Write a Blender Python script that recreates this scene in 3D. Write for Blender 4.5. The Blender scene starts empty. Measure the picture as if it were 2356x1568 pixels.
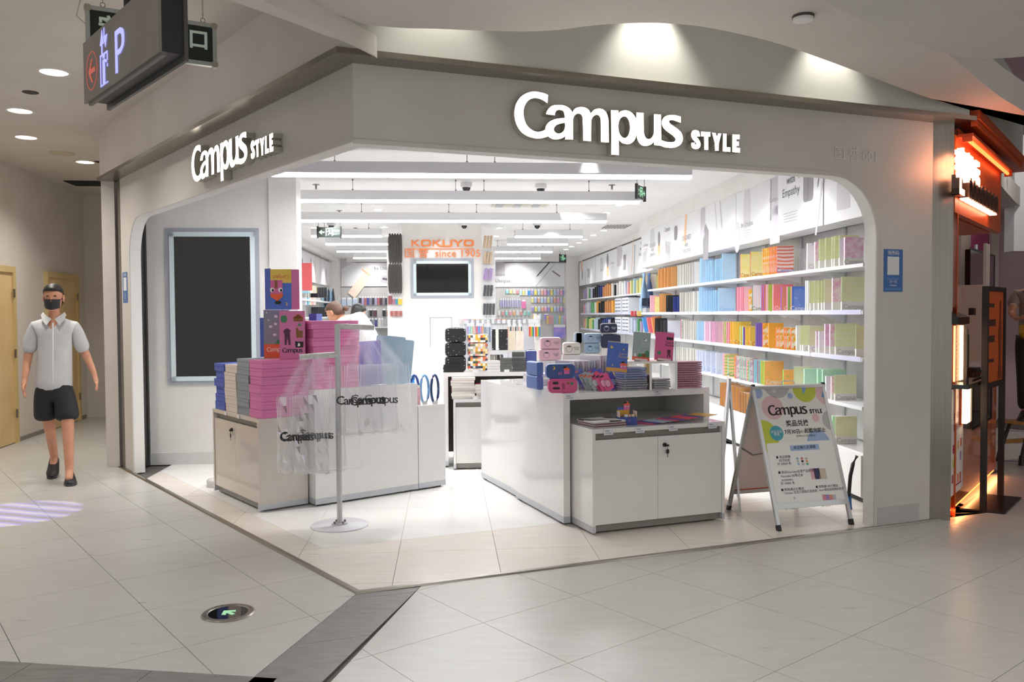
import bpy, bmesh, math, random
from mathutils import Vector, Matrix
random.seed(7)
SC = bpy.context.scene
COL = SC.collection
rad = math.radians
# ---------------------------------------------------------------- camera (measured from the floor tile grid)
FPX, PIT, ROL, CH = 1926.8, -0.0319, -0.00614, 1.471
_f = Vector((0, math.cos(PIT), math.sin(PIT))); _r = Vector((1, 0, 0)); _u = _r.cross(_f)
CR = math.cos(ROL)*_r + math.sin(ROL)*_u; CU = -math.sin(ROL)*_r + math.cos(ROL)*_u
cam = bpy.data.cameras.new('camera'); cam.sensor_width = 36; cam.lens = FPX/2356*36; cam.clip_end = 200; cam.clip_start = .05
camo = bpy.data.objects.new('camera', cam); COL.objects.link(camo)
camo.matrix_world = Matrix(((CR.x, CU.x, -_f.x, 0), (CR.y, CU.y, -_f.y, 0), (CR.z, CU.z, -_f.z, CH), (0, 0, 0, 1)))
SC.camera = camo
SC.view_settings.view_transform = 'Standard'; SC.view_settings.look = 'None'
SC.view_settings.exposure = 0.0; SC.view_settings.gamma = 1.0; SC.view_settings.use_curve_mapping = False
SC.cycles.transparent_max_bounces = 40
# ---------------------------------------------------------------- world: even warm-grey light of the mall hall around
W = bpy.data.worlds.new('hall'); SC.world = W; W.use_nodes = True
_bg = W.node_tree.nodes['Background']; _bg.inputs[0].default_value = (1.0, .985, .955, 1); _bg.inputs[1].default_value = .58
# ---------------------------------------------------------------- measuring: photo pixel -> point of a real plane
def ray(x, y): return _f + CR*((x-1178)/FPX) - CU*((y-784)/FPX)
def fl(x, y, z=0.):
    d = ray(x, y); t = (z-CH)/d.z; return Vector((d.x*t, d.y*t, z))
class Fr:                       # an upright frame: X along a wall, Y into it, Z up
    def __init__(s, o, rot): s.o = Vector((o[0], o[1], 0)); s.rot = rad(rot); s.c = math.cos(s.rot); s.s = math.sin(s.rot)
    def w(s, x, y, z=0.): return Vector((s.o.x + s.c*x - s.s*y, s.o.y + s.s*x + s.c*y, z))
    def l(s, p): dx, dy = p[0]-s.o.x, p[1]-s.o.y; return Vector((s.c*dx+s.s*dy, -s.s*dx+s.c*dy, p[2] if len(p) > 2 else 0))
    def yp(s, x, y, off=0.):    # pixel on the plane local Y = off
        d = ray(x, y); dn = -s.s*d.x + s.c*d.y; t = (off - (s.s*s.o.x - s.c*s.o.y))/dn
        return s.l((d.x*t, d.y*t, CH+d.z*t))
    def xp(s, x, y, off=0.):
        d = ray(x, y); dn = s.c*d.x + s.s*d.y; t = (off + (s.c*s.o.x + s.s*s.o.y))/dn
        return s.l((d.x*t, d.y*t, CH+d.z*t))
    def zp(s, x, y, z=0.): return s.l(fl(x, y, z))
RF = Fr((-.832, 4.377), 21.17)   # right shop front
LF = Fr((-.832, 4.377), -51.3)   # left shop front
SH = Fr((0, 0), 4.5)             # shop interior
KF = Fr((3.085, 5.856), 52.)     # orange kiosk front
CW = Fr((-5.75, 9.2), 99.)       # corridor wall with the doors
# ---------------------------------------------------------------- materials
def lin(h):
    h = h.lstrip('#'); o = []
    for i in (0, 2, 4):
        c = int(h[i:i+2], 16)/255; o.append(c/12.92 if c <= .04045 else ((c+.055)/1.055)**2.4)
    return (o[0], o[1], o[2], 1)
_mc = {}
def mat(h, rough=.5, metal=0., emit=0., alpha=1., trans=0., coat=0., name=None):
    k = (h, rough, metal, emit, alpha, trans, coat)
    if k in _mc: return _mc[k]
    m = bpy.data.materials.new(name or 'colour_'+h.strip('#')); m.use_nodes = True
    b = m.node_tree.nodes['Principled BSDF']; c = lin(h)
    b.inputs['Base Color'].default_value = c; b.inputs['Roughness'].default_value = rough; b.inputs['Metallic'].default_value = metal
    if emit: b.inputs['Emission Color'].default_value = c; b.inputs['Emission Strength'].default_value = emit
    if alpha < 1: b.inputs['Alpha'].default_value = alpha
    if trans: b.inputs['Transmission Weight'].default_value = trans
    if coat: b.inputs['Coat Weight'].default_value = coat
    m.diffuse_color = c; _mc[k] = m; return m
def nodes(name):
    m = bpy.data.materials.new(name); m.use_nodes = True; nt = m.node_tree
    return m, nt, nt.nodes, nt.links, nt.nodes['Principled BSDF']
def ramp(ns, stops, interp='LINEAR'):
    r = ns.new('ShaderNodeValToRGB'); cr = r.color_ramp; cr.interpolation = interp
    while len(cr.elements) < len(stops): cr.elements.new(.5)
    for e, (p, c) in zip(cr.elements, stops): e.position = p; e.color = lin(c) if isinstance(c, str) else c
    return r
def coords(ns, ls, kind, scale=(1, 1, 1), rot=(0, 0, 0)):
    t = ns.new('ShaderNodeTexCoord'); mp = ns.new('ShaderNodeMapping'); mp.inputs['Scale'].default_value = scale
    mp.inputs['Rotation'].default_value = rot; ls.new(t.outputs[kind], mp.inputs[0]); return mp.outputs[0]
def noisy(name, c1, c2, scale, rough=.5, kind='Object', stretch=(1, 1, 1), bump=0., metal=0., detail=4, lo=.35, hi=.65, rvar=0., coat=0.):
    m, nt, ns, ls, b = nodes(name); v = coords(ns, ls, kind, stretch)
    n = ns.new('ShaderNodeTexNoise'); n.inputs['Scale'].default_value = scale; n.inputs['Detail'].default_value = detail
    ls.new(v, n.inputs['Vector']); r = ramp(ns, [(lo, c1), (hi, c2)]); ls.new(n.outputs['Fac'], r.inputs[0])
    ls.new(r.outputs[0], b.inputs['Base Color']); b.inputs['Roughness'].default_value = rough; b.inputs['Metallic'].default_value = metal
    b.inputs['Coat Weight'].default_value = coat
    if bump:
        bp = ns.new('ShaderNodeBump'); bp.inputs['Strength'].default_value = bump; bp.inputs['Distance'].default_value = .004
        ls.new(n.outputs['Fac'], bp.inputs['Height']); ls.new(bp.outputs[0], b.inputs['Normal'])
    if rvar:
        mr = ns.new('ShaderNodeMapRange'); mr.inputs[3].default_value = rough-rvar; mr.inputs[4].default_value = rough+rvar
        ls.new(n.outputs['Fac'], mr.inputs[0]); ls.new(mr.outputs[0], b.inputs['Roughness'])
    return m
def dotty(name, base, dot, scale, size=.25, kind='Object', stretch=(1, 1, 1), rnd=.0, multi=None):
    m, nt, ns, ls, b = nodes(name); v = coords(ns, ls, kind, stretch)
    n = ns.new('ShaderNodeTexVoronoi'); n.inputs['Scale'].default_value = scale; n.inputs['Randomness'].default_value = rnd
    ls.new(v, n.inputs['Vector']); c = ns.new('ShaderNodeMath'); c.operation = 'LESS_THAN'; c.inputs[1].default_value = size
    ls.new(n.outputs['Distance'], c.inputs[0]); mx = ns.new('ShaderNodeMix'); mx.data_type = 'RGBA'
    mx.inputs[6].default_value = lin(base); mx.inputs[7].default_value = lin(dot); ls.new(c.outputs[0], mx.inputs[0])
    if multi:
        sp = ns.new('ShaderNodeSeparateColor'); ls.new(n.outputs['Color'], sp.inputs[0])
        r = ramp(ns, [(i/len(multi), q) for i, q in enumerate(multi)], 'CONSTANT'); ls.new(sp.outputs[0], r.inputs[0]); ls.new(r.outputs[0], mx.inputs[7])
    ls.new(mx.outputs[2], b.inputs['Base Color']); b.inputs['Roughness'].default_value = .4; return m
def bands(name, cols, scale, axis='Z', kind='Object', soft=False, dist=0.):
    m, nt, ns, ls, b = nodes(name); v = coords(ns, ls, kind)
    n = ns.new('ShaderNodeTexWave'); n.wave_type = 'BANDS'; n.bands_direction = axis; n.inputs['Scale'].default_value = scale
    n.inputs['Distortion'].default_value = dist; n.inputs['Detail'].default_value = 1; ls.new(v, n.inputs['Vector'])
    r = ramp(ns, [(i/len(cols), q) for i, q in enumerate(cols)], 'LINEAR' if soft else 'CONSTANT'); ls.new(n.outputs['Fac'], r.inputs[0])
    ls.new(r.outputs[0], b.inputs['Base Color']); b.inputs['Roughness'].default_value = .4; return m
def checks(name, cols, scale):
    m, nt, ns, ls, b = nodes(name); v = coords(ns, ls, 'Object')
    sn = ns.new('ShaderNodeVectorMath'); sn.operation = 'SNAP'; sn.inputs[1].default_value = (scale,)*3; ls.new(v, sn.inputs[0])
    w = ns.new('ShaderNodeTexWhiteNoise'); ls.new(sn.outputs[0], w.inputs['Vector'])
    r = ramp(ns, [(i/len(cols), q) for i, q in enumerate(cols)], 'CONSTANT'); ls.new(w.outputs['Value'], r.inputs[0])
    ls.new(r.outputs[0], b.inputs['Base Color']); b.inputs['Roughness'].default_value = .45; return m
def film(name, h='#f4f6fa', fac=.14, rough=.08):
    m, nt, ns, ls, b = nodes(name); ns.remove(b); out = ns['Material Output']
    t = ns.new('ShaderNodeBsdfTransparent'); g = ns.new('ShaderNodeBsdfGlossy'); g.inputs['Roughness'].default_value = rough
    d = ns.new('ShaderNodeBsdfTranslucent'); d.inputs[0].default_value = lin(h); d2 = ns.new('ShaderNodeBsdfDiffuse'); d2.inputs[0].default_value = lin(h)
    a = ns.new('ShaderNodeMixShader'); ls.new(d.outputs[0], a.inputs[1]); ls.new(d2.outputs[0], a.inputs[2])
    lw = ns.new('ShaderNodeLayerWeight'); lw.inputs[0].default_value = .25
    m1 = ns.new('ShaderNodeMixShader'); m1.inputs[0].default_value = fac; ls.new(t.outputs[0], m1.inputs[1]); ls.new(a.outputs[0], m1.inputs[2])
    mm = ns.new('ShaderNodeMath'); mm.operation = 'MULTIPLY'; mm.inputs[1].default_value = .5; ls.new(lw.outputs['Fresnel'], mm.inputs[0])
    m2 = ns.new('ShaderNodeMixShader'); ls.new(mm.outputs[0], m2.inputs[0]); ls.new(m1.outputs[0], m2.inputs[1]); ls.new(g.outputs[0], m2.inputs[2])
    ls.new(m2.outputs[0], out.inputs[0]); return m
# ---------------------------------------------------------------- mesh building
class M:
    def __init__(s): s.v = []; s.f = []; s.m = []; s.sm = False
    def face(s, idx, m=0): s.f.append(tuple(idx)); s.m.append(m)
    def quad(s, a, b, c, d, m=0):
        n = len(s.v); s.v += [tuple(a), tuple(b), tuple(c), tuple(d)]; s.face((n, n+1, n+2, n+3), m); return s
    def box(s, x0, y0, z0, x1, y1, z1, m=0, mf=None):   # mf: material per face  -z +z -y +y -x +x
        n = len(s.v)
        s.v += [(x0, y0, z0), (x1, y0, z0), (x1, y1, z0), (x0, y1, z0), (x0, y0, z1), (x1, y0, z1), (x1, y1, z1), (x0, y1, z1)]
        for i, q in enumerate(((0, 3, 2, 1), (4, 5, 6, 7), (0, 1, 5, 4), (2, 3, 7, 6), (3, 0, 4, 7), (1, 2, 6, 5))):
            s.face([n+k for k in q], mf[i] if mf else m)
        return s
    def prism(s, pts, z0, z1, m=0, T=None, top=None):   # outline in XY (counter-clockwise), T maps (x,y,z)
        T = T or (lambda x, y, z: (x, y, z)); n = len(s.v); k = len(pts); pt = top or pts
        s.v += [tuple(T(p[0], p[1], z0)) for p in pts] + [tuple(T(p[0], p[1], z1)) for p in pt]
        s.face([n+i for i in reversed(range(k))], m); s.face([n+k+i for i in range(k)], m)
        for i in range(k):
            j = (i+1) % k; s.face((n+i, n+j, n+k+j, n+k+i), m)
        return s
    def loft(s, rings, m=0, cap=True, closed=True):
        n = len(s.v); k = len(rings[0])
        for r in rings: s.v += [tuple(p) for p in r]
        for a in range(len(rings)-1):
            for i in range(k if closed else k-1):
                j = (i+1) % k; s.face((n+a*k+i, n+a*k+j, n+(a+1)*k+j, n+(a+1)*k+i), m)
        if cap:
            s.face([n+i for i in reversed(range(k))], m); e = n+(len(rings)-1)*k; s.face([e+i for i in range(k)], m)
        return s
    def cyl(s, p0, p1, r0, r1=None, n=12, m=0, cap=True):
        p0 = Vector(p0); p1 = Vector(p1); r1 = r0 if r1 is None else r1; d = (p1-p0).normalized()
        a = d.cross(Vector((0, 0, 1))) if abs(d.z) < .95 else d.cross(Vector((1, 0, 0))); a.normalize(); b = d.cross(a)
        R = lambda p, r: [p + (a*math.cos(6.28318*i/n) + b*math.sin(6.28318*i/n))*r for i in range(n)]
        return s.loft([R(p0, r0), R(p1, r1)], m, cap)
    def tube(s, pts, r, n=8, m=0):
        pts = [Vector(p) for p in pts]; rings = []
        for i, p in enumerate(pts):
            d = (pts[min(i+1, len(pts)-1)] - pts[max(i-1, 0)]).normalized()
            a = d.cross(Vector((0, 0, 1))) if abs(d.z) < .9 else d.cross(Vector((1, 0, 0))); a.normalize(); b = d.cross(a)
            rr = r[i] if isinstance(r, (list, tuple)) else r
            rings.append([p + (a*math.cos(6.28318*k/n) + b*math.sin(6.28318*k/n))*rr for k in range(n)])
        return s.loft(rings, m)
    def lathe(s, prof, n=24, m=0, c=(0, 0)):
        return s.loft([[(c[0]+r*math.cos(6.28318*i/n), c[1]+r*math.sin(6.28318*i/n), z) for i in range(n)] for r, z in prof], m, False)
    def ball(s, c, rx, ry=None, rz=None, n=12, k=8, m=0):
        ry = ry or rx; rz = rz or rx
        return s.loft([[(c[0]+rx*math.sin(a)*math.cos(6.28318*i/n), c[1]+ry*math.sin(a)*math.sin(6.28318*i/n), c[2]-rz*math.cos(a)) for i in range(n)]
                       for a in [max(.02, min(3.12, math.pi*q/k)) for q in range(k+1)]], m)
    def grid(s, P, m=0):       # P[i][j] points
        n = len(s.v); a = len(P); b = len(P[0])
        for r in P: s.v += [tuple(q) for q in r]
        for i in range(a-1):
            for j in range(b-1): s.face((n+i*b+j, n+i*b+j+1, n+(i+1)*b+j+1, n+(i+1)*b+j), m)
        return s
    def smooth(s): s.sm = True; return s
    def mesh(s, name, mats):
        me = bpy.data.meshes.new(name); me.from_pydata(s.v, [], s.f); mats = mats if isinstance(mats, (list, tuple)) else [mats]
        for q in mats: me.materials.append(q)
        if len(mats) > 1: me.polygons.foreach_set('material_index', s.m)
        if s.sm: me.shade_smooth() if hasattr(me, 'shade_smooth') else me.polygons.foreach_set('use_smooth', [True]*len(s.f))
        me.update(); return me
def rrect(w, h, r, n=4, cx=0., cy=0.):
    o = []
    for (sx, sy, a0) in ((1, -1, -90), (1, 1, 0), (-1, 1, 90), (-1, -1, 180)):
        for i in range(n+1):
            a = rad(a0 + 90*i/n); o.append((cx+sx*(w/2-r)+r*math.cos(a), cy+sy*(h/2-r)+r*math.sin(a)))
    return o
def XZ(x, y, z): return (x, -z, y)      # an outline drawn in X (right) and Z (up), depth towards the viewer (-Y)
def link(o, parent=None, loc=(0, 0, 0), rot=(0, 0, 0)):
    COL.objects.link(o); o.parent = parent; o.location = loc; o.rotation_euler = rot if isinstance(rot, (tuple, list)) else (0, 0, rot); return o
def part(name, g, m=None, parent=None, loc=(0, 0, 0), rot=(0, 0, 0), label=None, kind=None):
    me = g.mesh(name, m) if isinstance(g, M) else g
    o = link(bpy.data.objects.new(name, me), parent, loc, rot)
    if label: o['label'] = label
    if kind: o['kind'] = kind
    return o
def struct(name, g, m, loc=(0, 0, 0), rot=(0, 0, 0), label=None):
    return part(name, g, m, None, loc, rot, label, 'structure')
def tag(o, label, cat, group=None):
    o['label'] = label; o['category'] = cat
    if group: o['group'] = group
    return o
def thing(name, label, cat, loc=(0, 0, 0), rot=0., group=None):
    return tag(link(bpy.data.objects.new(name, None), None, loc, rot), label, cat, group)
def one(name, g, m, label, cat, loc=(0, 0, 0), rot=0., group=None):
    return tag(part(name, g, m, None, loc, rot), label, cat, group)
def children(o): return [c for c in bpy.data.objects if c.parent == o]
_kids = {}
def dup(src, label, loc, rot=None, group=None, kids=None):
    o = src.copy(); COL.objects.link(o); o.location = loc
    if rot is not None: o.rotation_euler = rot if isinstance(rot, (tuple, list)) else (0, 0, rot)
    o['label'] = label
    if group: o['group'] = group
    for k in (kids if kids is not None else _kids.get(src.name, [])):
        c = k.copy(); COL.objects.link(c); c.parent = o
        for k2 in _kids.get(k.name, []):
            c2 = k2.copy(); COL.objects.link(c2); c2.parent = c
    return o
def reg(src):                      # remember the children of a thing that will be copied
    _kids[src.name] = [c for c in bpy.data.objects if c.parent == src]
    for c in _kids[src.name]: _kids[c.name] = [d for d in bpy.data.objects if d.parent == c]
    return src
_tc = {}
def text_mesh(body, size, m, ax='CENTER', bold=0., ext=0., space=1., sx=1., line=1.):
    k = (body, size, m.name, ax, bold, ext, space, sx)
    if k in _tc: return _tc[k]
    c = bpy.data.curves.new('lettering', 'FONT'); c.body = body; c.size = size; c.align_x = ax; c.align_y = 'CENTER'; c.space_character = space
    c.space_line = line; c.offset = bold; c.extrude = ext; c.resolution_u = 2
    o = bpy.data.objects.new('lettering', c); me = bpy.data.meshes.new_from_object(o); me.name = 'lettering'
    me.transform(Matrix.Rotation(rad(90), 4, 'X'))
    if sx != 1: me.transform(Matrix.Diagonal((sx, 1, 1, 1)))
    me.materials.clear(); me.materials.append(m); bpy.data.objects.remove(o); bpy.data.curves.remove(c); _tc[k] = me; return me
def text(body, size, m, parent, loc, rot=(0, 0, 0), name='lettering', **k):
    return part(name, text_mesh(body, size, m, **k), None, parent, loc, rot)
def smooth_loop(pts, sharp=(), n=4):      # Catmull-Rom through the points, listed indices stay corners
    k = len(pts); o = []
    for i in range(k):
        p0, p1, p2, p3 = pts[i-1], pts[i], pts[(i+1) % k], pts[(i+2) % k]
        if i in sharp: p0 = p1
        if (i+1) % k in sharp: p3 = p2
        for q in range(n):
            t = q/n; o.append(tuple(.5*((2*p1[a]) + (-p0[a]+p2[a])*t + (2*p0[a]-5*p1[a]+4*p2[a]-p3[a])*t*t + (-p0[a]+3*p1[a]-3*p2[a]+p3[a])*t**3) for a in (0, 1)))
    return o
def outline_mesh(loops, depth, m, name='letter', side=None):   # filled outlines (with holes) in XZ, front at y=0, back at y=depth
    bm = bmesh.new(); ed = []
    for lp in loops:
        vs = [bm.verts.new((p[0], 0, p[1])) for p in lp]
        ed += [bm.edges.new((vs[i], vs[(i+1) % len(vs)])) for i in range(len(vs))]
    bmesh.ops.triangle_fill(bm, use_beauty=True, use_dissolve=False, edges=ed)
    for f in bm.faces:
        f.normal_update()
        if f.normal.y > 0: f.normal_flip()
    if depth:
        r = bmesh.ops.extrude_face_region(bm, geom=list(bm.faces), use_keep_orig=True)
        vs = [e for e in r['geom'] if isinstance(e, bmesh.types.BMVert)]; bmesh.ops.translate(bm, verts=vs, vec=(0, depth, 0))
        if side:
            bm.faces.ensure_lookup_table()
            for f in bm.faces:
                f.material_index = 0 if max(abs(v.co.y) for v in f.verts) < 1e-6 else 1
    me = bpy.data.meshes.new(name); bm.to_mesh(me); bm.free(); me.materials.append(m)
    if side: me.materials.append(side)
    return me
ORD = ['first', 'second', 'third', 'fourth', 'fifth', 'sixth', 'seventh', 'eighth', 'ninth', 'tenth', 'eleventh', 'twelfth', 'thirteenth', 'fourteenth', 'fifteenth', 'sixteenth', 'seventeenth', 'eighteenth', 'nineteenth', 'twentieth']
# ---------------------------------------------------------------- shared materials
WHITE = noisy('white_paint', '#e9e7e3', '#eeece9', 3, .55)
MALLW = noisy('mall_wall_paint', '#d8d0c9', '#ded7d1', 2, .6)
FASC = noisy('pale_fascia_panel', '#cdc9c2', '#d3cfc9', 2, .38)
GLOSS = mat('#eeedeb', .12, coat=.6, name='white_gloss_laminate')
GLOSSG = mat('#c9c7c4', .25, name='grey_laminate_edge')
STEEL = noisy('brushed_steel', '#98938b', '#a09b93', 4, .3, stretch=(24, 24, .4), metal=1.)
STEELD = noisy('brushed_steel_dark', '#7c766f', '#847e76', 4, .34, stretch=(24, 24, .4), metal=1.)
ALU = mat('#d5d7d8', .3, .85, name='aluminium')
BLACK = mat('#1b1b1d', .4, name='black_plastic')
BLACKG = mat('#0e0f10', .06, coat=.5, name='black_glass')
DARK = mat('#2b2a2a', .5, name='dark_metal')
PAPER = mat('#f3f1ec', .6, name='paper')
INK = mat('#211f20', .5, name='black_ink')
CLEAR = film('clear_plastic', fac=.05)
LOGO = {
 'C': [([(203, 239), (182, 246), (157, 250), (119, 251), (88, 244), (57, 229), (31, 207), (10, 174), (1, 138), (0, 107), (7, 73), (22, 43), (43, 20), (71, 4), (105, -5), (140, -7), (174, -1), (205, 11), (213, 31), (185, 45), (165, 35), (140, 29), (115, 33), (93, 44), (71, 64), (58, 94), (53, 128), (58, 160), (71, 186), (91, 205), (119, 216), (147, 215), (172, 208), (199, 194)], (0, 17, 18, 19, 33))],
 'a': [([(190, 132), (196, 148), (210, 168), (232, 183), (261, 189), (293, 190), (322, 183), (342, 170), (353, 152), (356, 123), (357, 2), (308, 0), (308, 18), (286, 4), (254, -4), (228, -3), (206, 7), (190, 24), (186, 46), (191, 68), (210, 90), (238, 105), (270, 114), (307, 120), (304, 142), (296, 158), (277, 163), (258, 159), (247, 146), (243, 130)], (0, 10, 11, 12, 23, 29)), ([(307, 93), (277, 86), (251, 74), (238, 56), (241, 40), (254, 31), (270, 29), (289, 37), (302, 51), (308, 70)], (0,))],
 'm': [([(353, 152), (367, 174), (387, 185), (413, 190), (439, 187), (459, 175), (469, 157), (486, 176), (502, 185), (525, 190), (549, 187), (569, 172), (580, 147), (585, 111), (586, 1), (536, 0), (534, 113), (532, 137), (522, 151), (505, 154), (489, 145), (477, 130), (472, 106), (471, 1), (422, 0), (419, 113), (416, 137), (406, 149), (390, 152), (374, 145), (361, 129), (357, 106), (356, 65), (354, 65)], (0, 6, 14, 15, 23, 24, 32, 33))],
 'p': [([(601, 188), (649, 189), (649, 171), (661, 184), (679, 191), (700, 194), (727, 189), (751, 172), (765, 151), (768, 120), (770, 86), (766, 51), (755, 26), (735, 8), (711, 0), (688, 1), (668, 7), (651, 21), (651, -67), (603, -67)], (0, 1, 2, 17, 18, 19)), ([(682, 158), (665, 148), (653, 129), (648, 101), (651, 70), (661, 49), (676, 36), (694, 34), (709, 44), (719, 62), (725, 89), (723, 120), (715, 142), (702, 156)], ())],
 'u': [([(768, 187), (816, 189), (817, 89), (820, 65), (830, 45), (848, 38), (866, 44), (880, 61), (886, 87), (887, 187), (934, 188), (935, 5), (888, 7), (886, 27), (866, 8), (834, -2), (806, -1), (786, 13), (774, 35), (770, 62), (768, 113)], (0, 1, 9, 10, 11, 12, 13))],
 's': [([(1070, 187), (1040, 192), (1003, 192), (971, 184), (950, 169), (940, 147), (944, 123), (962, 102), (991, 85), (1019, 69), (1034, 53), (1032, 40), (1017, 32), (991, 30), (962, 32), (936, 38), (936, 4), (962, -2), (1003, -3), (1040, 5), (1069, 22), (1083, 45), (1084, 67), (1075, 91), (1052, 110), (1024, 125), (999, 139), (989, 151), (995, 160), (1015, 163), (1040, 158), (1070, 151)], (0, 15, 16, 31))],
 'S': [([(1206, 79), (1204, 96), (1196, 110), (1175, 115), (1154, 109), (1144, 89), (1147, 71), (1160, 54), (1177, 39), (1181, 31), (1176, 28), (1170, 32), (1168, 39), (1145, 37), (1145, 21), (1154, 6), (1177, 1), (1200, 9), (1210, 26), (1208, 43), (1196, 62), (1179, 77), (1172, 85), (1177, 89), (1182, 77)], (0, 12, 13, 24))],
 'T': [([(1214, 108), (1280, 110), (1280, 84), (1264, 82), (1264, 2), (1238, 2), (1236, 81), (1214, 81)], (0, 1, 2, 3, 4, 5, 6, 7))],
 'Y': [([(1293, 108), (1318, 107), (1327, 84), (1337, 106), (1359, 107), (1342, 49), (1340, 2), (1315, 0), (1313, 47)], (0, 1, 2, 3, 4, 5, 6, 7, 8))],
 'L': [([(1372, 108), (1397, 108), (1398, 27), (1426, 27), (1426, 1), (1371, 1)], (0, 1, 2, 3, 4, 5))],
 'E': [([(1441, 108), (1494, 109), (1494, 83), (1469, 81), (1469, 66), (1488, 67), (1488, 42), (1469, 41), (1469, 28), (1497, 28), (1496, 0), (1441, 1)], (0, 1, 2, 3, 4, 5, 6, 7, 8, 9, 10, 11))],
}
# ================================================================ LIGHTS
def spot(name, loc, to, e, ang=60, blend=.6, col=(1, .97, .92), r=.04):
    l = bpy.data.lights.new(name, 'SPOT'); l.energy = e; l.spot_size = rad(ang); l.spot_blend = blend; l.color = col; l.shadow_soft_size = r
    o = bpy.data.objects.new(name, l); COL.objects.link(o); o.location = loc
    o.rotation_euler = (Vector(to)-Vector(loc)).to_track_quat('-Z', 'Y').to_euler(); return o
ZC, ZL, ZS = 2.95, 3.26, 2.86        # shop ceiling, left mall ceiling, right mall ceiling slab
MALL_E, STRIP_E = 100, 58.0
# ================================================================ FLOOR
TH = .67367
TU = Vector((math.cos(TH), math.sin(TH))); TV = Vector((math.sin(TH), -math.cos(TH)))
def clip(poly, hp):            # keep n.p <= d
    nx, ny, d = hp; o = []
    for i in range(len(poly)):
        a, b = poly[i], poly[(i+1) % len(poly)]; da = nx*a[0]+ny*a[1]-d; db = nx*b[0]+ny*b[1]-d
        if da <= 0: o.append(a)
        if (da < 0 < db) or (db < 0 < da):
            t = da/(da-db); o.append((a[0]+(b[0]-a[0])*t, a[1]+(b[1]-a[1])*t))
    return o
def hp_line(a, b): # half-plane left of a->b
    dx, dy = b[0]-a[0], b[1]-a[1]; n = math.hypot(dx, dy); nx, ny = dy/n, -dx/n; return (nx, ny, nx*a[0]+ny*a[1])
def area(p): return abs(sum(p[i][0]*p[(i+1) % len(p)][1]-p[(i+1) % len(p)][0]*p[i][1] for i in range(len(p))))/2
def shrink(poly, g):
    c = poly
    for i in range(len(poly)):
        a, b = poly[i], poly[(i+1) % len(poly)]
        if math.hypot(b[0]-a[0], b[1]-a[1]) < .004: continue
        nx, ny, d = hp_line(a, b); c = clip(c, (nx, ny, d-g))
        if len(c) < 3: return []
    return c
def ccw(p):
    s = sum(p[i][0]*p[(i+1) % len(p)][1]-p[(i+1) % len(p)][0]*p[i][1] for i in range(len(p))); return p if s > 0 else p[::-1]
def seen(p):
    x, y = p; 
    if y < 2.5: return False
    u = 1178+FPX*x/y; return -260 < u < 2620
TILE = noisy('pale_mall_tile', '#b9b8b3', '#c0bfba', 4, .3, stretch=(1, 7, 1), detail=5, rvar=.06)
TILEB = noisy('beige_border_tile', '#e3dbd2', '#e8e1d9', 4, .24, stretch=(1, 9, 1), detail=5, rvar=.06)
TILEW = noisy('white_shop_tile', '#ecebe8', '#f2f1ee', 4, .2, detail=3)
TILED = noisy('dark_slate_tile', '#706d6c', '#807d7b', 9, .42, stretch=(1, 4, 1), detail=6, bump=.5)
GROUT = mat('#5f5c57', .8, name='grout')
g = M(); g.quad((-9, 1.5, -.012), (9, 1.5, -.012), (9, 26, -.012), (-9, 26, -.012)); 
floor = struct('floor', g, GROUT)
def tile(poly, m, gap=.0014, h=0.):
    poly = ccw(poly)
    p = shrink(poly, gap)
    if len(p) < 3 or area(p) < .0006: return None
    g = M().prism(p, -.01, h); return part('tile', g, m, floor)
s1, s2, s3, s4 = fl(819, 1366), fl(967, 1349), fl(585, 1556), fl(760, 1568)
s3 = s1 + (s3-s1)*2.2; s4 = s2+(s4-s2)*2.2
b1, b2 = fl(0, 1520), fl(585, 1556)
lf0, lf1 = LF.w(-9, 0), LF.w(0, 0); rf0, rf1 = RF.w(0, 0), RF.w(9, 0)
far_tiles = []
for (org, side) in ((Vector((-3.42936, 5.18559)), 0), (Vector((-.61473, 3.58108)), 1)):
    for i in range(-9, 16):
        for j in range(-20, 16):
            o = org + TU*(.6*i) + TV*(.6*j); q = [tuple(o), tuple(o+TU*.6), tuple(o+TU*.6+TV*.6), tuple(o+TV*.6)]; q = ccw(q)
            c = o+TU*.3+TV*.3
            if not seen(c) or c.y > 13.5: continue
            if side == 0:
                lc = LF.l((c.x, c.y))
                if lc.x > -5.1: q = clip(q, hp_line(lf1, lf0))
                elif c.x > -3: continue
                if len(q) > 2: q = clip(q, hp_line(s3, s1))
                if len(q) > 2: q = clip(q, hp_line(b1, b2))
            else:
                rc = RF.l((c.x, c.y))
                if rc.x < 4.2: q = clip(q, hp_line(rf1, rf0))
                elif KF.l((c.x, c.y)).y > .3 and KF.l((c.x, c.y)).x < 2.6: continue
                elif rc.x > 4.2 and KF.l((c.x, c.y)).y > 3: continue
                if len(q) > 2: q = clip(q, hp_line(s2, s4))
            if len(q) > 2 and area(q) > .0008: tile(q, TILE)
# dark slate band and the slate strip at the lower left edge
dd = (s3-s1).normalized()
cuts = [0, .085, .70, 1.32, 2.0]
for a, b in zip(cuts[:-1], cuts[1:]):
    tile([(s1+dd*a)[:2], (s1+dd*b)[:2], (s2+dd*b)[:2], (s2+dd*(a if a else 0))[:2]], TILED)
e = (b1-b2).normalized(); n = Vector((e.y, -e.x, 0)); n = n if n.y < 0 else -n
for k in range(5):
    a = b2+e*(.55*k-.1); b = b2+e*(.55*(k+1)-.1); tile([a[:2], b[:2], (b+n*.5)[:2], (a+n*.5)[:2]], TILED)
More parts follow.
